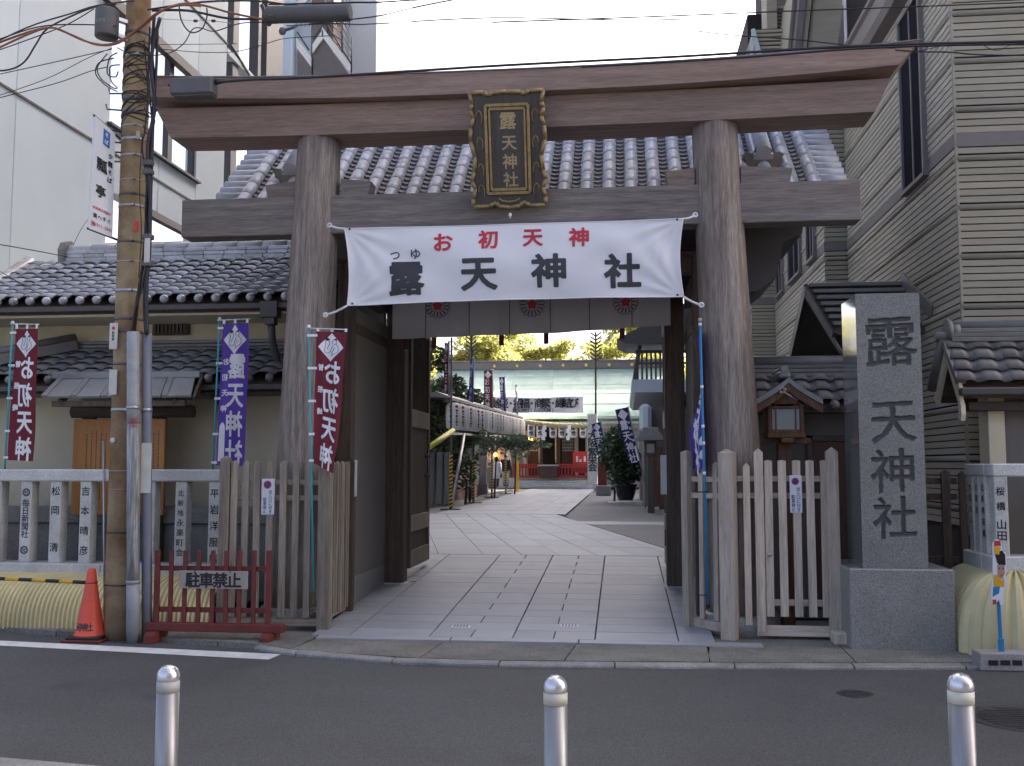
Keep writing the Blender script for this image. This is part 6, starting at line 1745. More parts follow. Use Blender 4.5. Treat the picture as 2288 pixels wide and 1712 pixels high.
# ================================================================== TALL WHITE BUILDING AT THE LEFT
WXX = -9.0
wb = thing('white_building', 'tall white panelled building with a long open slot and dark beams behind the tiled house', 'building', (-12, 18, 0))
ys = [9.0, 11.2, 13.68, 16.4, 18.3, 20.2, 21.5]
floors = [(0, 4.7), (6.5, 7.16), (7.17, 7.62), (9.86, 11.4), (11.42, 15.0), (15.02, 18)]
def wpan(y0, y1, z0, z1, x=WXX, nm='wall_panel', th=.25):
    b = MB(); b.box(x - th, x, y0 + .006, y1 - .006, z0 + .004, z1 - .004, .008); return b.build(nm, m['wpanel'], wb)
for y0, y1 in zip(ys[:3], ys[1:4]):
    for z0, z1 in ((0, 3.4), (3.41, 7.16), (7.17, 11.0), (11.02, 15), (15.02, 18)): wpan(y0, y1, z0, z1)
for y0, y1 in ((16.4, 18.3), (18.3, 20.0)):
    for z0, z1 in ((0, 4.6), (6.45, 7.16), (7.17, 7.62), (9.92, 11.3), (11.32, 15), (15.02, 18)): wpan(y0, y1, z0, z1)
for z0, z1 in ((0, 7.16), (7.17, 11.3), (11.32, 15), (15.02, 18)): wpan(20.0, 21.5, z0, z1)
wpan(21.52, 25.6, 0, 7.1); wpan(21.52, 25.4, 11.1, 11.25); 
lowp = MB(); lowp.prism([(21.52, 7.2), (25.5, 7.2), (25.5, 10.6), (21.52, 10.6)], 'x', WXX - .25, WXX - .02); 
b = MB(); b.bar((WXX + .04, 16.0, 9.84), (WXX + .04, 20.1, 9.84), .14, .2); b.build('slot_beam', m['dkframe'], wb)
b = MB(); b.bar((WXX + .03, 16.9, 6.42), (WXX + .03, 20.1, 6.42), .12, .14); b.build('slot_beam', m['dkframe'], wb)
b = MB(); b.bar((WXX + .04, 16.3, 7.63), (WXX + .04, 20.1, 7.63), .1, .05); b.build('slot_beam', m['dkframe'], wb)
b = MB(); b.bar((WXX + .01, 9, 7.165), (WXX + .01, 20, 7.165), .03, .035); b.bar((WXX + .01, 16, 11.31), (WXX + .01, 21.5, 11.31), .03, .04); b.build('joint_cover', m['gutter'], wb)
for yy in (17.25, 18.85, 20.02):
    b = MB(); b.box(WXX - .16, WXX - .04, yy - .1, yy + .1, 7.62, 9.9); b.build('slot_post', m['dkframe'], wb)
for y0, y1, nm in ((22.0, 22.35, 'steel_column'), (23.6, 23.8, 'steel_column'), (24.2, 25.4, 'steel_column')):
    b = MB(); b.box(WXX - .3, WXX - .06, y0, y1, 7.0, 17); b.build(nm, m['dkframe'], wb)
b = MB(); b.bar((WXX, 21.7, 11.4), (WXX, 25.6, 10.5), .06, .05); b.build('slot_beam', m['dkframe'], wb)
tanb = MB(); tanb.box(-19, -10.5, 24, 34, 0, 7.3); o = tanb.build('tan_building', m['tan']); tag(o, 'tan house glimpsed through the slots of the white building', 'building')
# pale building with an outside staircase
fb = thing('pale_building', 'pale building with a zigzag outside staircase rising behind the left of the gate', 'building', (-9.5, 32, 0))
fx0, fx1, fx2 = at(600, 100, 30).x, at(768, 100, 30).x, at(830, 100, 30).x
b = MB(); b.box(fx0, fx1, 30, 36, 0, 24, .01); b.build('wall', m['wpanel'], fb)
b = MB(); b.box(fx1, fx2, 30.6, 36, 0, 24, .01); b.build('wall', m['wpanel_far'], fb)  # paler tone puts the glare over this part into the wall colour
b = MB(); b.tube([at(656, 200, 29.8), at(656, -40, 29.8)], .09, 10); b.build('downpipe', m['wpanel'], fb)
SYY = 28.8
def sp(px_, py_): return at(px_, py_, SYY)
b = MB()
for P in ([(664, 110), (696, 148), (696, 300), (664, 300)], [(700, 113), (723, 88), (778, 165), (760, 300), (700, 300)]):
    q = [sp(x, y) for x, y in P]; b.prism([(p.x, p.z) for p in q], 'y', SYY, SYY + .12)
b.build('stair_wall', m['band'], fb)
b = MB()
for (A, B, w_) in (((664, 108), (697, 152), 22), ((700, 122), (724, 88), 20), ((721, 84), (783, 166), 22), ((664, 30), (726, -34), 22)):
    P_ = [sp(A[0], A[1]), sp(B[0], B[1]), sp(B[0], B[1] - w_), sp(A[0], A[1] - w_)]; b.prism([(p.x, p.z) for p in P_], 'y', SYY - .09, SYY - .02)
b.build('stair_stringer', m['paper'], fb)
b = MB(); pts = [sp(733, 20), sp(765, 45), sp(786, 84), sp(786, 160)]
for q in pts: b.tube([q, q + Vector((0, 0, -1.1))], .02, 5)
for k in range(5): b.tube([p + Vector((0, 0, -.22 * k)) for p in pts], .012, 4)
for A, B in (((728, 52), (784, 142)), ((700, 88), (724, 52)), ((664, 72), (690, 112))): b.tube([sp(*A), sp(*B)], .025, 5)
for x in range(664, 790, 9): b.tube([sp(x, 60), sp(x, -10)], .008, 4)
b.build('railing', m['gutter'], fb)
b = MB(); b.box(sp(690, 100).x, sp(740, 100).x, SYY + .2, 29.9, sp(700, 300).z, sp(700, -40).z); b.build('stair_core', m['trim'], fb)

# ================================================================== COURTYARD
Z0 = .32
ORD = ('first second third fourth fifth sixth seventh eighth ninth tenth eleventh twelfth thirteenth fourteenth fifteenth sixteenth seventeenth eighteenth nineteenth twentieth twenty-first twenty-second twenty-third last').split()
# ---- rack of donation lanterns along the left
rk = thing('lantern_rack', 'long roofed rack carrying the row of white paper lanterns along the left of the court', 'rack', (-5.1, 40, Z0))
b = MB(); b.prism([(-6.0, 3.66), (-5.12, 3.60), (-5.12, 3.65), (-5.5, 3.80), (-6.0, 3.71)], 'y', 29.2, 51); b.v = [(x, y, z + .021 * (y - 29.2)) for x, y, z in b.v]; b.build('roof', m['tile_dark'], rk)
b = MB(); b.bar((-5.1, 29.2, 2.55), (-5.1, 51, 3.0), .1, .07); b.build('rail', m['steel'], rk)
b = MB(); b.bar((-5.1, 29.2, 3.58), (-5.1, 51, 4.02), .08, .08); b.build('rail', m['gutter'], rk)
lanproto = None
for k in range(24):
    y = 29.7 + k * .87
    if lanproto is None:
        lanproto = thing('paper_lantern', 'white paper lantern, first from the gate end of the long row on the roofed rack', 'lantern', (-5.05, y, 2.66), 'white paper lanterns in the row at the left of the court')
        b = MB(); b.lathe([(.10, 0), (.17, .03), (.235, .10), (.25, .4), (.235, .72), (.17, .8), (.10, .83)], (0, 0, 0), 18); b.build('paper_shade', m['paper'], lanproto, True)
        b = MB(); b.lathe([(.11, -.03), (.11, .005)], (0, 0, 0), 14); b.lathe([(.11, .825), (.11, .86)], (0, 0, 0), 14); b.build('black_ring', m['ink'], lanproto, True)
        b = MB()
        for a0 in (-.2, .55, -1.2):
            for j in range(6):
                r = .253; zz = .58 - j * .085; a = -PI / 2 + a0
                vs = [(r * math.cos(a + s * .14), r * math.sin(a + s * .14), zz + t * .028) for s, t in ((-1, -1), (1, -1), (1, 1), (-1, 1))]
                if j % 2: vs = [(r * math.cos(a + s * .07), r * math.sin(a + s * .07), zz + t * .036) for s, t in ((-1, -1), (1, -1), (1, 1), (-1, 1))]
                b.add(vs, [[0, 1, 2, 3]])
        b.build('writing', m['ink2'], lanproto, True)
        b = MB()
        for a0 in (-.2, .55, -1.2):
            a = -PI / 2 + a0; b.add([(.245 * math.cos(a + .2 * math.cos(t)), .245 * math.sin(a + .2 * math.cos(t)), .70 + .045 * math.sin(t)) for t in [q * PI / 5 for q in range(10)]], [list(range(10))])
        b.build('red_mark', m['red_ink'], lanproto, True)
    else: dup(lanproto, (-5.05 + random.uniform(-.02, .02), y, 2.66 + .021 * (y - 29.7)), label='white paper lantern, %s from the gate end of the long row on the roofed rack' % ORD[k], rotz=random.uniform(-.3, .3))
# ---- striped posts
def striped(px_, py_, topz, lab, r=.045, mats=('yellow', 'black')):
    p = gnd(px_, py_, Z0); t = thing('striped_post', lab, 'post', (p.x, p.y, Z0), 'striped posts holding the lantern rack')
    n = 9; H = topz - Z0
    for mi, mt in enumerate(mats):
        b = MB(); turns = 14; N_ = turns * 10
        vs = []; fs = []
        for i in range(N_ + 1):
            a = 2 * PI * i / 10; z = 1.55 * i / N_
            for dz in (0, 1.55 / turns / 2):
                vs.append((r * math.cos(a + mi * PI), r * math.sin(a + mi * PI), z + dz))
        for i in range(N_): fs.append([2 * i, 2 * i + 2, 2 * i + 3, 2 * i + 1])
        b.add(vs, fs); b.build('stripe', m[mt], t, True)
    b = MB(); b.lathe([(r * .9, 0), (r * .9, 1.6), (.032, 1.62), (.032, H)], (0, 0, 0), 10); b.build('pole', m['gutter'], t, True)
    b = MB(); b.box(-.28, .28, -.22, .22, 0, .03, .005); b.build('base_plate', m['iron'], t, True)
striped(1007, 1139, 5.35, 'nearest yellow and black striped post of the lantern rack', .05)
striped(1058, 1124, 3.7, 'second yellow and black striped post of the lantern rack')
striped(1099, 1112, 3.7, 'third yellow and black striped post of the lantern rack')
striped(1130, 1104, 3.7, 'fourth yellow and black striped post, in front of the two people')
p = gnd(1156, 1097, Z0); b = MB(); b.box(p.x - .07, p.x + .07, p.y - .05, p.y + .05, Z0, 2.15); b.box(p.x - .35, p.x + .35, p.y - .25, p.y + .25, Z0, Z0 + .03); o = b.build('yellow_post', m['yellow']); tag(o, 'flat yellow post right of the two people', 'post')
b = MB(); A, B = at(1010, 1128, 29.2), at(1037, 970, 31); b.tube([A, B], .05, 8); o = b.build('slanting_pipe', m['steel']); tag(o, 'steel pipe leaning beside the nearest striped post', 'pipe')
b = MB(); A, B = at(958, 1000, 26), at(1012, 962, 28.6); b.tube([A, B], .075, 8); o = b.build('yellow_pole', m['ltrans']); tag(o, 'short slanting yellow wrapped pole end by the left door leaf', 'pole')
# ---- flags of the court
nobori('dark maroon flag seen edge on, leftmost inside the court', 'maroon', 'お初天神', '', (1003, 900), (1003, 764), (993, 766), (1002, 766), (992, 878), (1002, 880), Y=29.6, mirror=False, detail=False, prad=.03, polemat='steel', nfold=.08, small=4)
nobori('narrow purple flag in the court left of the maroon one', 'purple', '露天神社', '', (1056, 905), (1058, 800), (1051, 808), (1058, 808), (1046, 900), (1057, 900), Y=34.8, mirror=False, detail=False, prad=.03, polemat='teal', nfold=.08, small=4)
nobori('maroon flag facing the gate in the middle of the court row', 'maroon', 'お初天神', '', (1101, 918), (1101, 826), (1081, 828), (1100, 828), (1082, 913), (1100, 913), Y=39.6, mirror=False, detail=False, prad=.03, polemat='steel', nfold=.03, small=4)
nobori('small purple flag before the white banner on the shrine roof', 'purple', '露天神社', '', (1130, 926), (1128, 842), (1115, 843), (1127, 843), (1120, 922), (1130, 922), Y=44.6, mirror=False, detail=False, prad=.03, polemat='steel', nfold=.05, small=4)
nobori('farthest thin pale maroon flag seen edge on in the court', 'maroon', 'お初天神', '', (1157, 932), (1153, 859), (1151, 861), (1155, 861), (1153, 930), (1158, 930), Y=51, mirror=False, detail=False, prad=.03, polemat='steel', nfold=.05, small=4)
nobori('smaller leaning purple flag by the stone pillar right of the hall', 'purple_d', '露天神社', 'お初天神', (1372, 1090), (1342, 940), (1322, 948), (1341, 943), (1337, 1030), (1360, 1027), Y=38, mirror=False, detail=False, prad=.02, polemat='teal', small=3)
nobori('larger leaning purple flag above the potted plant', 'purple_d', '露天神社', 'お初天神', (1440, 1075), (1403, 910), (1374, 916), (1402, 910), (1406, 1036), (1433, 1032), Y=30, mirror=False, detail=False, prad=.02, polemat='conduit', small=3, white_bar=True)
# ---- tall decorative arrows
def arrow(px_, ptop, pbot, Y, lab):
    a, c = at(px_, ptop, Y), at(px_, pbot, Y); t = thing('giant_arrow', lab, 'decorative arrow', c, 'giant arrows standing in the court')
    b = MB(); b.tube([c, a], .05, 8); b.build('shaft', m['bark'], t)
    for k in range(7):
        z = a.z - .02 - k * .22 * (Y / 54)
        b = MB(); s = Y / 54
        for sg in (-1, 1):
            b.bar((a.x, Y, z - .22 * s), (a.x + sg * .30 * s, Y, z), .03, .085 * s, .005)
        b.build('feather', m['gutter'], t)
arrow(1053, 742, 905, 40, 'left giant decorative arrow with striped feathers in the court')
arrow(1331, 742, 925, 54, 'right giant decorative arrow standing beside the stone pillar')
# ---- shrine hall
HY = 58.0
hl = thing('shrine_hall', 'shrine hall with pale green copper roof and timber front at the end of the court', 'shrine hall', (-3.5, 60, Z0))
hx0, hx1 = -11.5, 3.2
re, rr_ = at(1200, 932, HY).z, at(1200, 824, HY).z
# curved copper roof front built of sheets
def hr(f):
    y = 57.4 + 4.2 * f; z = re + (rr_ - re + .35) * (f ** .88); return y, z
for k in range(5):
    for j in range(6):
        b = MB(); x0_, x1_ = hx0 + (hx1 - hx0) * j / 6, hx0 + (hx1 - hx0) * (j + 1) / 6; g = []
        f0, f1 = k / 5, (k + 1) / 5
        b.grid(lambda u, v: Vector((x0_ + .004 + (x1_ - x0_ - .008) * u, *hr(f0 + (f1 - f0) * v * .995))) + Vector((0, -.02 * (1 - v), 0)), 1, 4)
        b.build('copper_sheet', m['copper'], hl)
b = MB(); ry, rz_ = hr(1); b.box(hx0, hx1, ry - .2, ry + .3, rz_ - .05, rz_ + .42, .02); b.build('ridge', m['band'], hl)
b = MB(); b.box(hx0 - .05, hx1 + .05, ry - .3, ry + .4, rz_ + .42, rz_ + .50, .02); b.build('ridge_cap', m['trim'], hl)
for k in range(11):
    px_ = 1002 + k * 51.3; q = at(px_, 813, ry - .22)
    if q.x < hx0 or q.x > hx1: continue
    b = MB(); b.lathe([(.10, 0), (.09, .03), (0, .04)], (0, 0, 0), 14); b.v = [(q.x + x, ry - .2 - z, rz_ + .18 + y) for x, y, z in b.v]; b.build('ridge_disc', m['disc'], hl)
b = MB(); b.prism([(57.5, re - .08), (61.6, rr_), (66, re), (66, re - .3), (61.6, rr_ - .3), (57.5, re - .18)], 'x', hx0, hx1); b.build('roof_body', m['wood_dx'], hl)
b = MB(); b.box(hx0, hx1, 57.3, 57.42, re - .16, re + .02, .01); b.box(hx0, hx1, 57.5, 57.6, re - .42, re - .3); b.build('eave_board', m['copper'], hl)
e2 = at(1200, 945, 57.9).z
for k in range(60):
    pass
b = MB(); b.box(hx0 + .5, hx1 - .5, 60.2, 66, Z0, re, .01); b.build('wall', m['hallwall'], hl)
b = MB(); a, c = at(1180, 950, 60.1), at(1330, 1062, 60.1); b.box(a.x, c.x - .2, 60.1, 60.2, c.z, a.z - .2, 0); b.build('interior_shade', m['halldark'], hl)  # dark slab on the solid wall stands in for the shaded interior
for px0, px1 in ((1180, 1206), (1256, 1282)):
    a, c = at(px0, 975, 60.05), at(px1, 1040, 60.05); d = bpy.data.objects.new('door', None); COL.objects.link(d); d.parent = hl; d.location = Vector((a.x, 60, c.z)) - hl.location
    b = MB(); b.box(a.x, c.x, 60.0, 60.08, c.z, a.z); b.build('panel', m['door_br'], d)
    b = MB()
    for k in range(6): xx = a.x + (c.x - a.x) * (k + .5) / 6; b.box(xx - .02, xx + .02, 59.97, 60.0, (a.z + c.z) / 2, a.z - .1)
    for k in range(5): zz = (a.z + c.z) / 2 + (a.z - c.z) * .45 * k / 4; b.box(a.x, c.x, 59.96, 59.97, zz - .02, zz + .02)
    b.build('lattice', m['steel'], d)
for px_ in (1172, 1208, 1247, 1288, 1312):
    q = at(px_, 1000, 59.4); b = MB(); b.box(q.x - .11, q.x + .11, 59.3, 59.5, Z0, re - .2); b.build('column', m['wood_d' if px_ in (1208, 1247) else 'hallwall'], hl)
b = MB(); b.box(hx0 + .5, hx1 - .5, 59.25, 59.55, re - .75, re - .45); b.build('front_beam', m['wood_dx'], hl)
for k in range(4):
    z = Z0 + .14 * k; b = MB(); b.box(at(1110, 1080, 56).x, at(1322, 1080, 56).x, 56.2 + .35 * k, 60, z, z + .138, .01); b.build('step', m['stone'], hl)
b = MB(); b.lathe([(.03, 0), (.05, .3), (.05, 2.2), (.03, 2.3)], (0, 0, 0), 8); rope_me = b.mesh('bell_rope'); rope_me.materials.append(m['straw'])
for px_ in (1205, 1242):
    q = at(px_, 1035, 58.4); o = link('bell_rope', rope_me, None, None, q); tag(o, 'left pale bell rope hanging before the dark hall' if px_ == 1205 else 'right pale bell rope hanging before the dark hall', 'bell rope', 'bell ropes of the shrine hall')
q = at(1185, 986, 58.6); b = MB(); b.lathe([(0, 0), (.12, .05), (.14, .15), (.1, .25), (0, .28)], q, 12); o = b.build('hall_lamp', m['lamp']); tag(o, 'small glowing orange lamp at the left of the hall front', 'lamp')
# lanterns of the hall
hlp = None
for i, px_ in enumerate((1187, 1207, 1236, 1256, 1282, 1303)):
    q = at(px_, 979, 57.2)
    if hlp is None:
        hlp = thing('hall_lantern', 'pale paper lantern under the hall eave, first from the left', 'lantern', q, 'lanterns hanging under the hall eave')
        b = MB(); b.lathe([(.09, 0), (.2, .06), (.215, .2), (.215, .62), (.19, .76), (.1, .82)], (0, 0, 0), 16); b.build('paper_shade', m['paper'], hlp, True)
        b = MB(); b.lathe([(.1, .815), (.1, .86)], (0, 0, 0), 12); b.lathe([(.1, -.03), (.1, .01)], (0, 0, 0), 12); b.build('black_ring', m['ink'], hlp, True)
        b = MB(); letters(b, [('献', 0, .57, .27), ('燈', 0, .27, .27)], .02, 0, lambda u, v: (u, -math.sqrt(max(.0, .226 ** 2 - u * u)), v)); b.build('lettering', m['ink'], hlp, True)
    else: dup(hlp, q, label='pale paper lantern under the hall eave, %s from the left' % ORD[i])
# straw rope with paper streamers
b = MB(); A, B = at(1166, 941, 56.9), at(1316, 951, 56.9); pts = [A.lerp(B, k / 40) + Vector((0, 0, -.12 * math.sin(PI * k / 40))) for k in range(41)]
for ph in (0, 2.1, 4.2): b.tube([p + Vector((0, .07 * math.cos(k * .9 + ph), .07 * math.sin(k * .9 + ph))) for k, p in enumerate(pts)], [.07 + .03 * math.sin(PI * k / 40) for k in range(41)], 7)
o = b.build('straw_rope', m['straw']); tag(o, 'thick twisted straw rope hung across the hall front', 'straw rope')
for px_, lab in ((1215, 'left'), (1270, 'right')):
    q = at(px_, 950, 56.75); b = MB(); s = .62
    for k in range(4):
        x0_ = q.x + (-.06 if k % 2 else .02); z = q.z - k * .2
        b.box(x0_ - .07, x0_ + .13, 56.74 + k * .012, 56.75 + k * .012, z - .26, z, .001)
    o = b.build('paper_streamer', m['clothw']); tag(o, lab + ' white zigzag paper streamer on the straw rope', 'paper streamer', 'paper streamers on the straw rope')
# vermilion fences, offering box, red box
for (xa, xb, lab) in ((1148, 1201, 'red painted low fence left of the offering box'), (1248, 1314, 'red painted low fence right of the offering box')):
    a, c = at(xa, 1038, 57), at(xb, 1068, 57); t = thing('red_fence', lab, 'low fence', ((a.x + c.x) / 2, 57, c.z), 'red fences before the hall')
    b = MB(); b.box(a.x, c.x, 56.96, 57.04, a.z - .2, a.z - .08); b.box(a.x, c.x, 56.96, 57.04, c.z, c.z + .12); b.box(a.x, c.x, 56.97, 57.03, a.z - .04, a.z + .03); b.build('rail', m['verm'], t)
    n = int((c.x - a.x) / .17)
    for k in range(n + 1):
        xx = a.x + (c.x - a.x) * k / n; b = MB(); b.box(xx - .04, xx + .04, 56.975, 57.025, c.z, a.z); b.build('bar', m['verm'], t)
a, c = at(1204, 1040, 56.8), at(1246, 1068, 56.8)
ob_ = thing('offering_box', 'dark wooden offering box between the red fences', 'offering box', ((a.x + c.x) / 2, 57, c.z))
b = MB(); b.box(a.x, c.x, 56.7, 57.5, c.z, a.z - .05, .02); b.build('body', m['door_br'], ob_)
b = MB(); b.box(a.x - .06, c.x + .06, 56.66, 57.54, a.z - .05, a.z + .04, .02); b.build('top_frame', m['hallwall'], ob_)
for k in range(6): 
    b = MB(); xx = a.x + (c.x - a.x) * (k + .5) / 6; b.box(xx - .05, xx + .05, 56.67, 56.7, c.z + .1, a.z - .1); b.build('front_batten', m['wood_d'], ob_)
a, c = at(1280, 1009, 57.3), at(1314, 1037, 57.3)
rx = thing('red_box', 'bright red lacquered box with white marks behind the right red fence', 'box', ((a.x + c.x) / 2, 57.3, c.z))
b = MB(); b.box(a.x, c.x, 57.3, 57.9, c.z - .5, a.z, .02); b.build('body', m['redbox'], rx)
b = MB()
for f in (.28, .5, .78): xx = a.x + (c.x - a.x) * f; b.box(xx - .06, xx + .06, 57.285, 57.3, c.z + .12, c.z + (.45 if f != .5 else .25)); 
b.build('white_mark', m['clothw'], rx)
# white banner on the roof front
a, c = at(1087, 889, 56.6), at(1303, 922, 56.6)
wbn = thing('roof_banner', 'long white banner with black lettering stretched before the copper roof', 'banner', ((a.x + c.x) / 2, 56.6, c.z))
b = MB(); b.grid(lambda u, v: Vector((a.x + (c.x - a.x) * u, 56.6 + .05 * math.sin(u * 17) + .03 * math.sin(v * 5), c.z + (a.z - c.z) * v + .05 * math.sin(u * 9) * (v - .3))), 30, 6); b.build('cloth', m['white'], wbn)
b = MB(); chs = '除災・招福・商繁・縁結び'; x0_ = at(1110, 900, 56.5).x; x1_ = at(1283, 900, 56.5).x
for i, ch in enumerate(chs): letters(b, [(ch, x0_ + (x1_ - x0_) * i / 11, at(1200, 901, 56.5).z, .58 if ch != '・' else .5)], .028, 0, lambda u, v: (u, 56.5, v))
x0_ = at(1150, 900, 56.5).x; x1_ = at(1235, 900, 56.5).x
for i, ch in enumerate('露天神社〈お初天神〉'): letters(b, [(ch, x0_ + (x1_ - x0_) * i / 9, at(1200, 917, 56.5).z, .28)], .015, 0, lambda u, v: (u, 56.5, v))
b.build('lettering', m['ink2'], wbn)
# stone pillar with characters
a, c = at(1312, 925, 54.6), at(1335, 1088, 54.6)
stp = thing('stone_pillar', 'engraved stone pillar standing right of the shrine hall front', 'stone pillar', ((a.x + c.x) / 2, 55, Z0))
b = MB(); b.box(a.x, c.x, 54.7, 55.25, Z0 + .3, a.z, .02); b.build('shaft', m['stone'], stp)
b = MB(); b.box(a.x - .12, c.x + .12, 54.58, 55.4, Z0, Z0 + .3, .02); b.build('base', m['stone'], stp)
b = MB(); letters(b, [(ch, (a.x + c.x) / 2, at(1320, y, 54.6).z, .5) for ch, y in (('大', 972), ('阪', 990), ('繁', 1010), ('栄', 1028), ('会', 1044))], .03, 0, lambda u, v: (u, 54.69, v)); b.build('lettering', m['ink2'], stp)
# dark red gate post / wooden things right of the pillar
b = MB(); a, c = at(1336, 1030, 44), at(1356, 1090, 44); b.box(a.x, c.x, 44, 44.3, Z0, at(1340, 1025, 44).z); o = b.build('red_post', m['red']); tag(o, 'dark red painted wooden board right of the stone pillar', 'board')
b = MB(); a = at(1332, 1086, 43); b.box(a.x, a.x + .62, 42.8, 43.6, Z0, at(1335, 1088, 43).z + .05, .02); o = b.build('plinth_stone', m['granite']); tag(o, 'grey stone plinth below the dark red board', 'plinth')
b = MB(); a, c = at(1336, 938, 58.5), at(1410, 958, 58.5); b.box(a.x, c.x + 3, 58.5, 62, c.z, a.z + .1); b.box(a.x, c.x + 3, 59, 61, Z0, c.z); o = b.build('side_hall', m['tile']); tag(o, 'low grey roofed side hall right of the stone pillar', 'building')
# potted plant
pp_ = gnd(1398, 1123, Z0); pl = thing('potted_plant', 'bushy plant in a dark glazed pot at the right of the court', 'potted plant', pp_)
b = MB(); b.lathe([(.2, 0), (.24, .05), (.31, .25), (.35, .45), (.37, .55), (.4, .57), (.4, .62), (.36, .63), (.33, .58)], (0, 0, 0), 24); b.build('pot', m['potglaze'], pl, True)
def leaves(n, centre, radii, size, rg, flat_=.0, shape='ell', core=0.0):
    b = MB(); vs = []; fs = []
    for _ in range(n):
        while True:
            p = Vector((rg.uniform(-1, 1), rg.uniform(-1, 1), rg.uniform(-1, 1)))
            if core < p.length < 1: break
        p = Vector((p.x * radii[0], p.y * radii[1], p.z * radii[2])) + Vector(centre)
        d = Vector((rg.gauss(0, 1), rg.gauss(0, 1), rg.gauss(0, .7))).normalized(); e = d.cross(Vector((rg.gauss(0, 1), rg.gauss(0, 1), rg.gauss(0, 1)))).normalized()
        s = size * rg.uniform(.6, 1.3); k = len(vs)
        vs += [p - d * s, p + e * s * .38, p + d * s, p - e * s * .38]; fs.append([k, k + 1, k + 2, k + 3])
    return vs, fs
rg = random.Random(11)
def foliage(name, clumps, size, mat, parent=None, local=True):
    b = MB()
    for (n, c, r) in clumps:
        vs, fs = leaves(n, c, r, size, rg); b.add(vs, fs)
    return b.build(name, m[mat], parent, local)
foliage('foliage', [(500, (0, 0, 1.1), (.45, .45, .6)), (400, (-.2, 0, 1.7), (.5, .4, .5)), (260, (.3, .1, 1.3), (.4, .4, .6)), (260, (-.1, .2, 2.2), (.35, .35, .4))], .11, 'leaf_d', pl)
b = MB(); b.tube([(0, 0, .5), (.03, 0, 1.2), (-.1, 0, 2)], [.04, .03, .015], 6); b.build('stem', m['bark'], pl, True)
b = MB(); b.box(pp_.x - .6, pp_.x + .6, pp_.y - .5, pp_.y + .5, Z0 - .01, Z0 + .02); b.box(-.2, 3.4, pp_.y - 2.2, pp_.y - 1.6, Z0 - .01, Z0 + .12, .02)
o = b.build('stone_step', m['stone']); tag(o, 'flat pale stone step below the dark glazed pot', 'stone step')
p2_ = gnd(1466, 1105, Z0); pl2 = thing('potted_shrub', 'small white flowering shrub in a green pot by the right gate post', 'potted plant', p2_)
b = MB(); b.lathe([(.14, 0), (.2, .4), (.21, .42), (.18, .42)], (0, 0, 0), 16); b.build('pot', m['leaf_m'], pl2, True)
foliage('foliage', [(300, (0, 0, .85), (.35, .35, .45))], .08, 'leaf_m', pl2); foliage('blossom', [(60, (0, -.1, .9), (.36, .3, .42))], .05, 'clothw', pl2)
# wooden lantern post on the right of the court
q = gnd(1455, 1146, Z0); LYc = q.y
lp = thing('court_lantern', 'dark wooden roofed lantern on a grey post inside the court at right', 'lantern', (q.x, LYc, Z0))
def lz_(py_): return at(1455, py_, LYc).z
b = MB(); b.box(q.x - .09, q.x + .09, LYc - .09, LYc + .09, Z0, lz_(1020), .01); b.build('post', m['gutter'], lp)
b = MB(); b.box(q.x - .16, q.x + .16, LYc - .16, LYc + .16, lz_(1018), lz_(986), .01); b.build('lamp_box', m['wood_d'], lp)
b = MB(); b.box(q.x - .1, q.x + .1, LYc - .163, LYc - .16, lz_(1012), lz_(992), 0); b.build('pane', m['frost'], lp)
for k in range(6):
    z0_, z1_ = lz_(984), lz_(962); f = k / 6; wd = .40 - .22 * f; z = z0_ + (z1_ - z0_) * f; b = MB(); b.box(q.x - wd, q.x + wd, LYc - wd, LYc + wd, z, z + (z1_ - z0_) / 6 - .004, .004); b.build('roof_course', m['metal_roof'], lp)
b = MB(); b.box(q.x - .2, q.x + .22, LYc - .06, LYc + .06, lz_(962), lz_(955), .01); b.build('ridge', m['metal_roof'], lp)
# shrine office on the right with a balcony
OX = at(1412, 900, 30).x
of = thing('shrine_office', 'grey timber shrine office with a railed balcony on the right of the court', 'building', (2, 30, Z0))
b = MB(); b.box(OX + .35, 4.6, 30.2, 40, Z0, lz_(0) * 0 + 3.3, .01); b.build('lower_wall', m['plaster_g'], of)
fz0, fz1 = at(1420, 875, 30).z, at(1420, 848, 30).z
b = MB(); b.prism([(OX, fz1 - .0), (OX, fz0 + .1), (OX + .12, fz0 - .02), (4.6, fz0 - .02), (4.6, fz1)], 'y', 30.0, 40); b.build('balcony_floor', m['wpanel'], of)
b = MB(); a = at(1422, 846, 30.1); c = at(1422, 785, 30.1); b.box(OX + .12, 4.6, 30.0, 30.12, c.z - .06, c.z + .02); b.box(OX + .1, 4.6, 30.0, 30.12, at(1440, 812, 30).z - .03, at(1440, 812, 30).z + .03); b.build('balcony_rail', m['gutter'], of)
for k in range(22):
    xx = OX + .18 + k * .135; b = MB(); b.box(xx - .03, xx + .03, 30.02, 30.1, fz1, c.z); b.build('baluster', m['gutter'], of)
b = MB(); b.bar((OX + .08, 30.05, fz1), (OX + .3, 30.05, at(1430, 775, 30).z + .3), .12, .12); b.build('corner_post', m['gutter'], of)
ez_ = at(1440, 775, 30).z
b = MB(); b.prism([(at(1378, 762, 29).x, at(1378, 762, 29).z + .1), (at(1400, 778, 29).x, ez_ + .02), (4.6, ez_ + .02), (4.6, ez_ + 1.6), (2.6, ez_ + 1.6)], 'y', 29.4, 32); b.build('roof', m['gutter'], of)
b = MB(); a, c = at(1428, 905, 30.1), at(1455, 968, 30.1); b.box(a.x, c.x, 29.5, 30.19, c.z, a.z, .12); b.build('storage_unit', m['wpanel'], of)
b = MB(); a, c = at(1442, 975, 29.4), at(1470, 942, 29.4); b.box(a.x, c.x, 29.3, 29.5, Z0, .4); b.build('door_step', m['stone'], of)
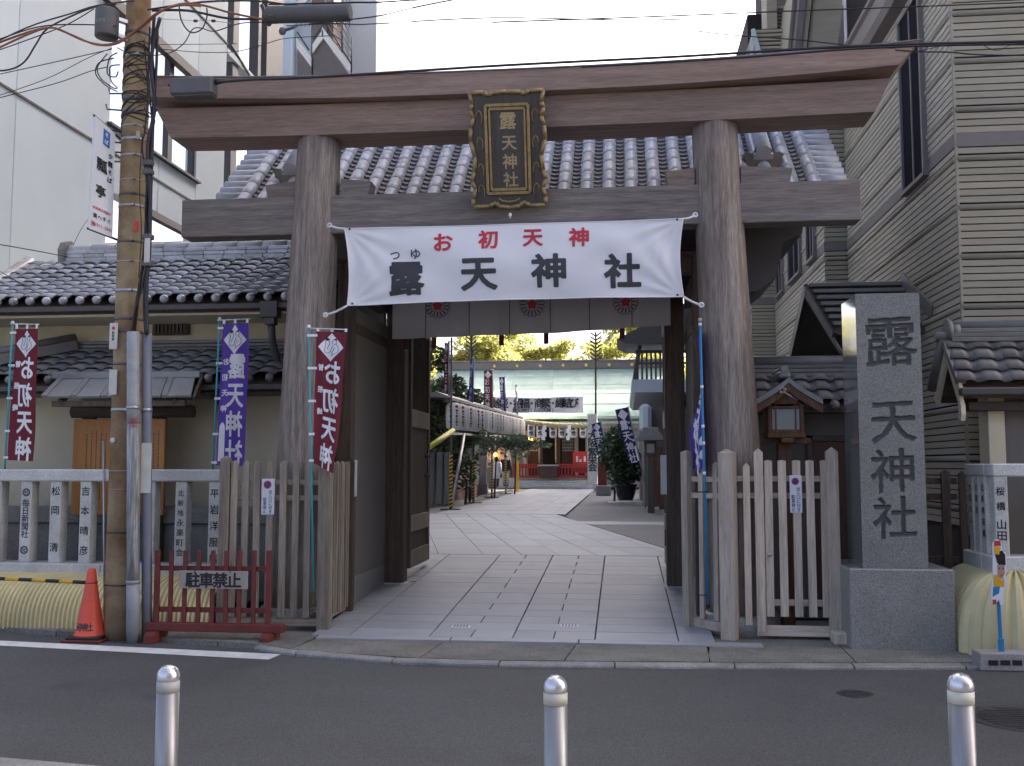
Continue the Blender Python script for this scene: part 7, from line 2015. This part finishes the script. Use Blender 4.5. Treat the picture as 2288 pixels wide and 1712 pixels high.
b = MB(); a, c = at(1448, 1000, 30.15), at(1482, 1100, 30.15); b.box(a.x, c.x + .6, 30.12, 30.2, Z0, a.z); b.build('door', m['lantern_wood'], of)
# left side: planter wall, stone posts
b = MB(); a, c = at(985, 1065, 27.5), at(1036, 1130, 27.5); b.box(-9.5, -6.25, 33, 43, Z0 - .05, 1.2, .02); o = b.build('planter_wall', m['red']); tag(o, 'low reddish planter wall inside the court at left', 'planter')
for i, (x0_, x1_) in enumerate(((960, 972), (976, 990), (993, 1004))):
    a, c = at(x0_, 1010, 32.0), at(x1_, 1060, 32.0); b = MB(); b.box(a.x, c.x, 31.9, 32.25, Z0, a.z, .03); o = b.build('stone_post', m['granite']); tag(o, ('first', 'second', 'third')[i] + ' dark stone post from the left door leaf', 'stone post', 'dark stone posts before the planter')
for i, (x0_, x1_, Y) in enumerate(((1070, 1086, 42), (1048, 1056, 38))):
    a, c = at(x0_, 1000, Y), at(x1_, 1098, Y); b = MB(); b.box(a.x, c.x, Y, Y + .3, Z0, 3.3, .02); b.box(a.x - .06, c.x + .06, Y - .05, Y + .36, Z0, Z0 + .5, .02); o = b.build('rack_column', m['granite']); tag(o, ('wider grey column with a stone foot left of the two people' if i == 0 else 'thinner grey column behind the second striped post'), 'column', 'grey columns under the lantern rack')
b = MB(); b.bar((-5.4, 37, Z0 + .12), (-5.2, 47, Z0 + .12), .05, .05); o = b.build('floor_rail', m['iron']); tag(o, 'low dark rail along the edge of the court paving at left', 'rail')
# stall with lit goods behind the people
st = thing('amulet_stall', 'shrine stall with warm lit goods behind the two people', 'stall', at(1100, 1080, 57.5))
a, c = at(1080, 1000, 57.6), at(1128, 1085, 57.6)
b = MB(); b.box(a.x, c.x + .3, 57.6, 58.6, Z0, at(1100, 1045, 57.6).z, .02); b.build('counter', m['plaster_g'], st)
b = MB(); b.box(a.x, c.x + .3, 58.3, 58.6, Z0, 3.4); b.build('back_wall', m['hallwall'], st)
rg2 = random.Random(4)
for k in range(16):
    x = rg2.uniform(a.x, c.x); z = at(1100, rg2.uniform(1008, 1042), 57.7).z; b = MB(); b.box(x - .08, x + .08, 58.2, 58.28, z, z + .14); b.build('goods', m[('gold_p', 'verm', 'paper', 'lantern_wood')[k % 4]], st)
b = MB(); q = at(1108, 1020, 57.9); b.lathe([(0, 0), (.1, .05), (.1, .15), (0, .2)], q, 10); b.build('lamp', m['lamp'], st)
# ---- trees
def tree(name, lab, base, h, crown, mat, n, size, trunk=.18, group=None, limbs=5):
    t = thing(name, lab, 'tree', base, group)
    b = MB(); b.tube([(0, 0, -.1), (.05, .03, h * .35), (-.05, 0, h * .6)], [trunk, trunk * .8, trunk * .5], 9)
    cl = []
    for (cx, cy, cz_, r, rz2) in crown: 
        b.tube([(0, 0, h * .45), (cx * .5, cy * .5, h * .45 + (cz_ - h * .45) * .6), (cx, cy, cz_)], [trunk * .5, trunk * .3, trunk * .1], 6)
        for _ in range(7):
            o = Vector((rg.gauss(0, .5), rg.gauss(0, .5), rg.gauss(0, .45)))
            cl.append((n // 7, (cx + o.x * r, cy + o.y * r, cz_ + o.z * rz2), (r * .5, r * .5, rz2 * .45)))
    b.build('trunk', m['bark'], t, True)
    foliage('crown', cl, size, mat, t); return t
back = [(-16, 76, 13), (-10.5, 72, 11.5), (-6.5, 78, 12.5), (-2, 74, 10.5), (2.5, 79, 13), (7, 74, 12)]
for i, (x, y, h) in enumerate(back):
    cr = [(rg.uniform(-2, 2), rg.uniform(-1, 1), h * rg.uniform(.55, .95), rg.uniform(1.4, 2.0), rg.uniform(1.1, 1.6)) for _ in range(7)]
    tree('broadleaf_tree', ('sunlit yellow green tree behind the shrine hall, farthest left', 'sunlit yellow green tree above the left of the hall roof', 'tall sunlit tree above the maroon and purple court flags', 'lower sunlit tree above the middle of the hall roof', 'tall sunlit tree behind the right giant arrow', 'sunlit tree behind the balcony of the shrine office')[i], (x, y, Z0), h, cr, 'leaf_y', 1500, .18, .22, 'sunlit trees behind the shrine hall')
lt_ = [(-6.9, 31, 5.4, 'dense dark evergreen tree inside the court behind the left door leaf'), (-8.5, 35, 6.2, 'dark evergreen tree further back at the left of the court'), (-7.6, 43, 4.9, 'rounded dark tree left of the maroon court flag')]
for i, (x, y, h, lab) in enumerate(lt_):
    cr = [(rg.uniform(-1.0, 1.0), rg.uniform(-.8, .8), h * rg.uniform(.35, .98), rg.uniform(.8, 1.15), rg.uniform(.7, 1.0)) for _ in range(8)]
    tree('evergreen_tree', lab, (x, y, Z0), h, cr, 'leaf_d' if i != 1 else 'leaf_m', 900, .13, .14, 'dark evergreens at the left of the court')
def bush(lab, px_, py_, Y, clumps, mat, size, name='bamboo_spray'):
    q = at(px_, py_, Y); t = thing(name, lab, 'shrub', (q.x, Y, Z0))
    foliage('foliage', [(n, (c[0], c[1], c[2] + q.z - Z0), r) for n, c, r in clumps], size, mat, t)
    b = MB(); b.tube([(0, 0, -.02), (.05, 0, (q.z - Z0) * .6), (clumps[0][1][0] * .6, 0, q.z - Z0)], [.04, .03, .015], 6); b.build('stem', m['bark'], t, True)
bush('grey green bamboo spray tied to the second striped post', 1050, 985, 34.6, [(500, (-.5, 0, 0), (.8, .4, .35)), (300, (.3, 0, .1), (.6, .4, .3)), (260, (-.3, 0, -.7), (.4, .3, .5))], 'leaf_b', .10)
bush('grey green bamboo spray tied to the third striped post', 1105, 992, 39.4, [(420, (.2, 0, 0), (.9, .4, .3)), (220, (.8, 0, .1), (.6, .3, .22)), (60, (-.4, 0, -.3), (.3, .3, .3))], 'leaf_b', .10)
bush('grey green bamboo spray reaching out before the hall front', 1150, 994, 44.4, [(420, (.1, 0, .1), (.9, .4, .38)), (240, (.9, 0, .0), (.8, .3, .2)), (60, (.2, 0, -.4), (.5, .3, .25))], 'leaf_b', .11)
bush('dark undergrowth between the stone posts and the lantern rack', 1040, 1040, 33, [(600, (-.6, 0, -.2), (1.1, .6, .8)), (300, (-1.4, 0, .4), (.9, .5, .8))], 'leaf_d', .12, 'shrub')
bush('dark leafy shrub behind the two leaning purple flags', 1372, 1010, 36.5, [(700, (0, 0, 0), (.6, .5, .8)), (400, (.3, 0, -.8), (.6, .5, .6)), (300, (.2, 0, .6), (.4, .4, .4))], 'leaf_m', .12, 'shrub')
# ---- people
def person(lab, px_, py_, Y, H, kind, face):
    q = at(px_, py_, Y); t = thing('person', lab, 'person', (q.x, Y, q.z), None, face)
    s = H / 1.7
    J = {'pel': (0, 0, .92), 'spi': (0, .01, 1.15), 'che': (0, 0, 1.33), 'nec': (0, -.01, 1.46), 'hd0': (0, .0, 1.53), 'hd1': (0, .01, 1.62), 'hd2': (0, .01, 1.69)}
    E = [('pel', 'spi'), ('spi', 'che'), ('che', 'nec'), ('nec', 'hd0'), ('hd0', 'hd1'), ('hd1', 'hd2')]
    rad = {'pel': .15, 'spi': .13, 'che': .15, 'nec': .055, 'hd0': .075, 'hd1': .095, 'hd2': .055}
    st_ = .12
    for sd_, nm in ((-1, 'l'), (1, 'r')):
        J[nm + 'hip'] = (sd_ * .09, 0, .88); J[nm + 'kne'] = (sd_ * .095, -sd_ * st_ * .5 - .02, .48); J[nm + 'ank'] = (sd_ * .1, sd_ * -st_, .08); J[nm + 'toe'] = (sd_ * .11, sd_ * -st_ - .15, .03)
        J[nm + 'sho'] = (sd_ * .19, 0, 1.39); J[nm + 'elb'] = (sd_ * .245, .03, 1.1); J[nm + 'wri'] = (sd_ * .25, -.04, .86); J[nm + 'hnd'] = (sd_ * .245, -.06, .76)
        E += [('pel', nm + 'hip'), (nm + 'hip', nm + 'kne'), (nm + 'kne', nm + 'ank'), (nm + 'ank', nm + 'toe'), ('che', nm + 'sho'), (nm + 'sho', nm + 'elb'), (nm + 'elb', nm + 'wri'), (nm + 'wri', nm + 'hnd')]
        rad.update({nm + 'hip': .095, nm + 'kne': .062, nm + 'ank': .042, nm + 'toe': .035, nm + 'sho': .062, nm + 'elb': .046, nm + 'wri': .032, nm + 'hnd': .034})
        for f in range(4):
            k1, k2 = nm + 'f%d' % f, nm + 'g%d' % f
            J[k1] = (sd_ * .245, -.085 + f * .018, .70 - .004 * abs(f - 1.5)); E.append((nm + 'hnd', k1)); rad[k1] = .010
        J[nm + 'th'] = (sd_ * .225, -.10, .745); E.append((nm + 'hnd', nm + 'th')); rad[nm + 'th'] = .011
    ks = list(J); me = bpy.data.meshes.new('body'); me.from_pydata([tuple(c * s for c in J[k]) for k in ks], [(ks.index(a), ks.index(b)) for a, b in E], [])
    o = link('body', me, m['skin'], t)
    sk = o.modifiers.new('skin', 'SKIN')
    for i, k in enumerate(ks): me.skin_vertices[0].data[i].radius = (rad[k] * s, rad[k] * s)
    me.skin_vertices[0].data[0].use_root = True
    o.modifiers.new('sub', 'SUBSURF').levels = 1
    def loft(rings, mat, nm, n=16):
        b = MB(); vs = []; fs = []
        for (cx, cy, z, rx, ry) in rings:
            for k in range(n): a = 2 * PI * k / n; vs.append(((cx + rx * math.cos(a)) * s, (cy + ry * math.sin(a)) * s, z * s))
        for i in range(len(rings) - 1):
            for k in range(n): fs.append([i * n + k, i * n + (k + 1) % n, (i + 1) * n + (k + 1) % n, (i + 1) * n + k])
        fs.append([(len(rings) - 1) * n + k for k in range(n)]); b.add(vs, fs, 0, True); b.build(nm, m[mat], t, True)
    def sleeve(sd_, mat):
        b = MB(); b.tube([(sd_ * .17 * s, 0, 1.42 * s), (sd_ * .215 * s, .01 * s, 1.36 * s), (sd_ * .25 * s, .03 * s, 1.1 * s), (sd_ * .255 * s, -.04 * s, .86 * s)], [.07 * s, .082 * s, .068 * s, .055 * s], 10); b.build('sleeve', m[mat], t, True)
    if kind == 'man':
        loft([(0, 0, .80, .19, .15), (0, 0, .9, .195, .155), (0, 0, 1.15, .19, .145), (0, 0, 1.33, .215, .15), (0, 0, 1.42, .18, .11), (0, 0, 1.47, .08, .075), (0, 0, 1.49, .07, .07)], 'jacket', 'jacket')
        for sd_ in (-1, 1): sleeve(sd_, 'jacket')
        for sd_ in (-1, 1):
            b = MB(); b.tube([(sd_ * .085 * s, 0, .9 * s), (sd_ * .095 * s, -sd_ * .06 * s - .02 * s, .48 * s), (sd_ * .10 * s, -sd_ * .12 * s, .07 * s)], [.115 * s, .09 * s, .075 * s], 12); b.build('trouser_leg', m['khaki'], t, True)
            b = MB(); b.box((sd_ * .1 - .05) * s, (sd_ * .1 + .05) * s, (-sd_ * .12 - .19) * s, (-sd_ * .12 + .07) * s, 0, .08 * s, .03); b.build('shoe', m['boots'], t, True)
    else:
        loft([(0, 0, .48, .25, .2), (0, 0, .7, .235, .185), (0, 0, .95, .2, .16), (0, 0, 1.15, .18, .14), (0, 0, 1.33, .195, .14), (0, 0, 1.42, .16, .1), (0, 0, 1.48, .075, .07)], 'coat', 'coat')
        for sd_ in (-1, 1): sleeve(sd_, 'coat')
        for sd_ in (-1, 1):
            b = MB(); b.tube([(sd_ * .09 * s, 0, .6 * s), (sd_ * .095 * s, -sd_ * .06 * s, .4 * s), (sd_ * .10 * s, -sd_ * .12 * s, .02 * s)], [.08 * s, .065 * s, .055 * s], 10); b.build('boot', m['boots'], t, True)
        b = MB(); b.box(-.36 * s, -.26 * s, -.12, .12, .55 * s, .8 * s, .03); b.build('bag', m['boots'], t, True)
    b = MB(); b.lathe([(.03, -.10 if kind == 'man' else -.2), (.105, -.07 if kind == 'man' else -.14), (.112, 0), (.1, .06), (.06, .1), (0, .112)], (0, .03 * s, 1.625 * s), 16); b.build('hair', m['hair'], t, True)
    b = MB(); b.lathe([(0, -.006), (.01, 0), (0, .006)], (0, 0, 0), 6)
    fb_ = MB()
    for ex in (-.035, .035): fb_.lathe([(0, -.012), (.012, 0), (0, .012)], (ex * s, -.088 * s, 1.625 * s), 8)
    fb_.build('eye', m['ink'], t, True)
    nb_ = MB(); nb_.prism([(-.012, 1.585 * s), (.012, 1.585 * s), (0, 1.63 * s)], 'y', -.118 * s, -.08 * s); nb_.build('nose', m['skin'], t, True)
    return t
person('person in a dark jacket and pale trousers walking away across the court', 1130, 1087, 54.5, 1.74, 'man', PI)
person('person in a long light grey coat and dark boots beside the one in dark jacket', 1109, 1088, 54.0, 1.58, 'woman', PI)
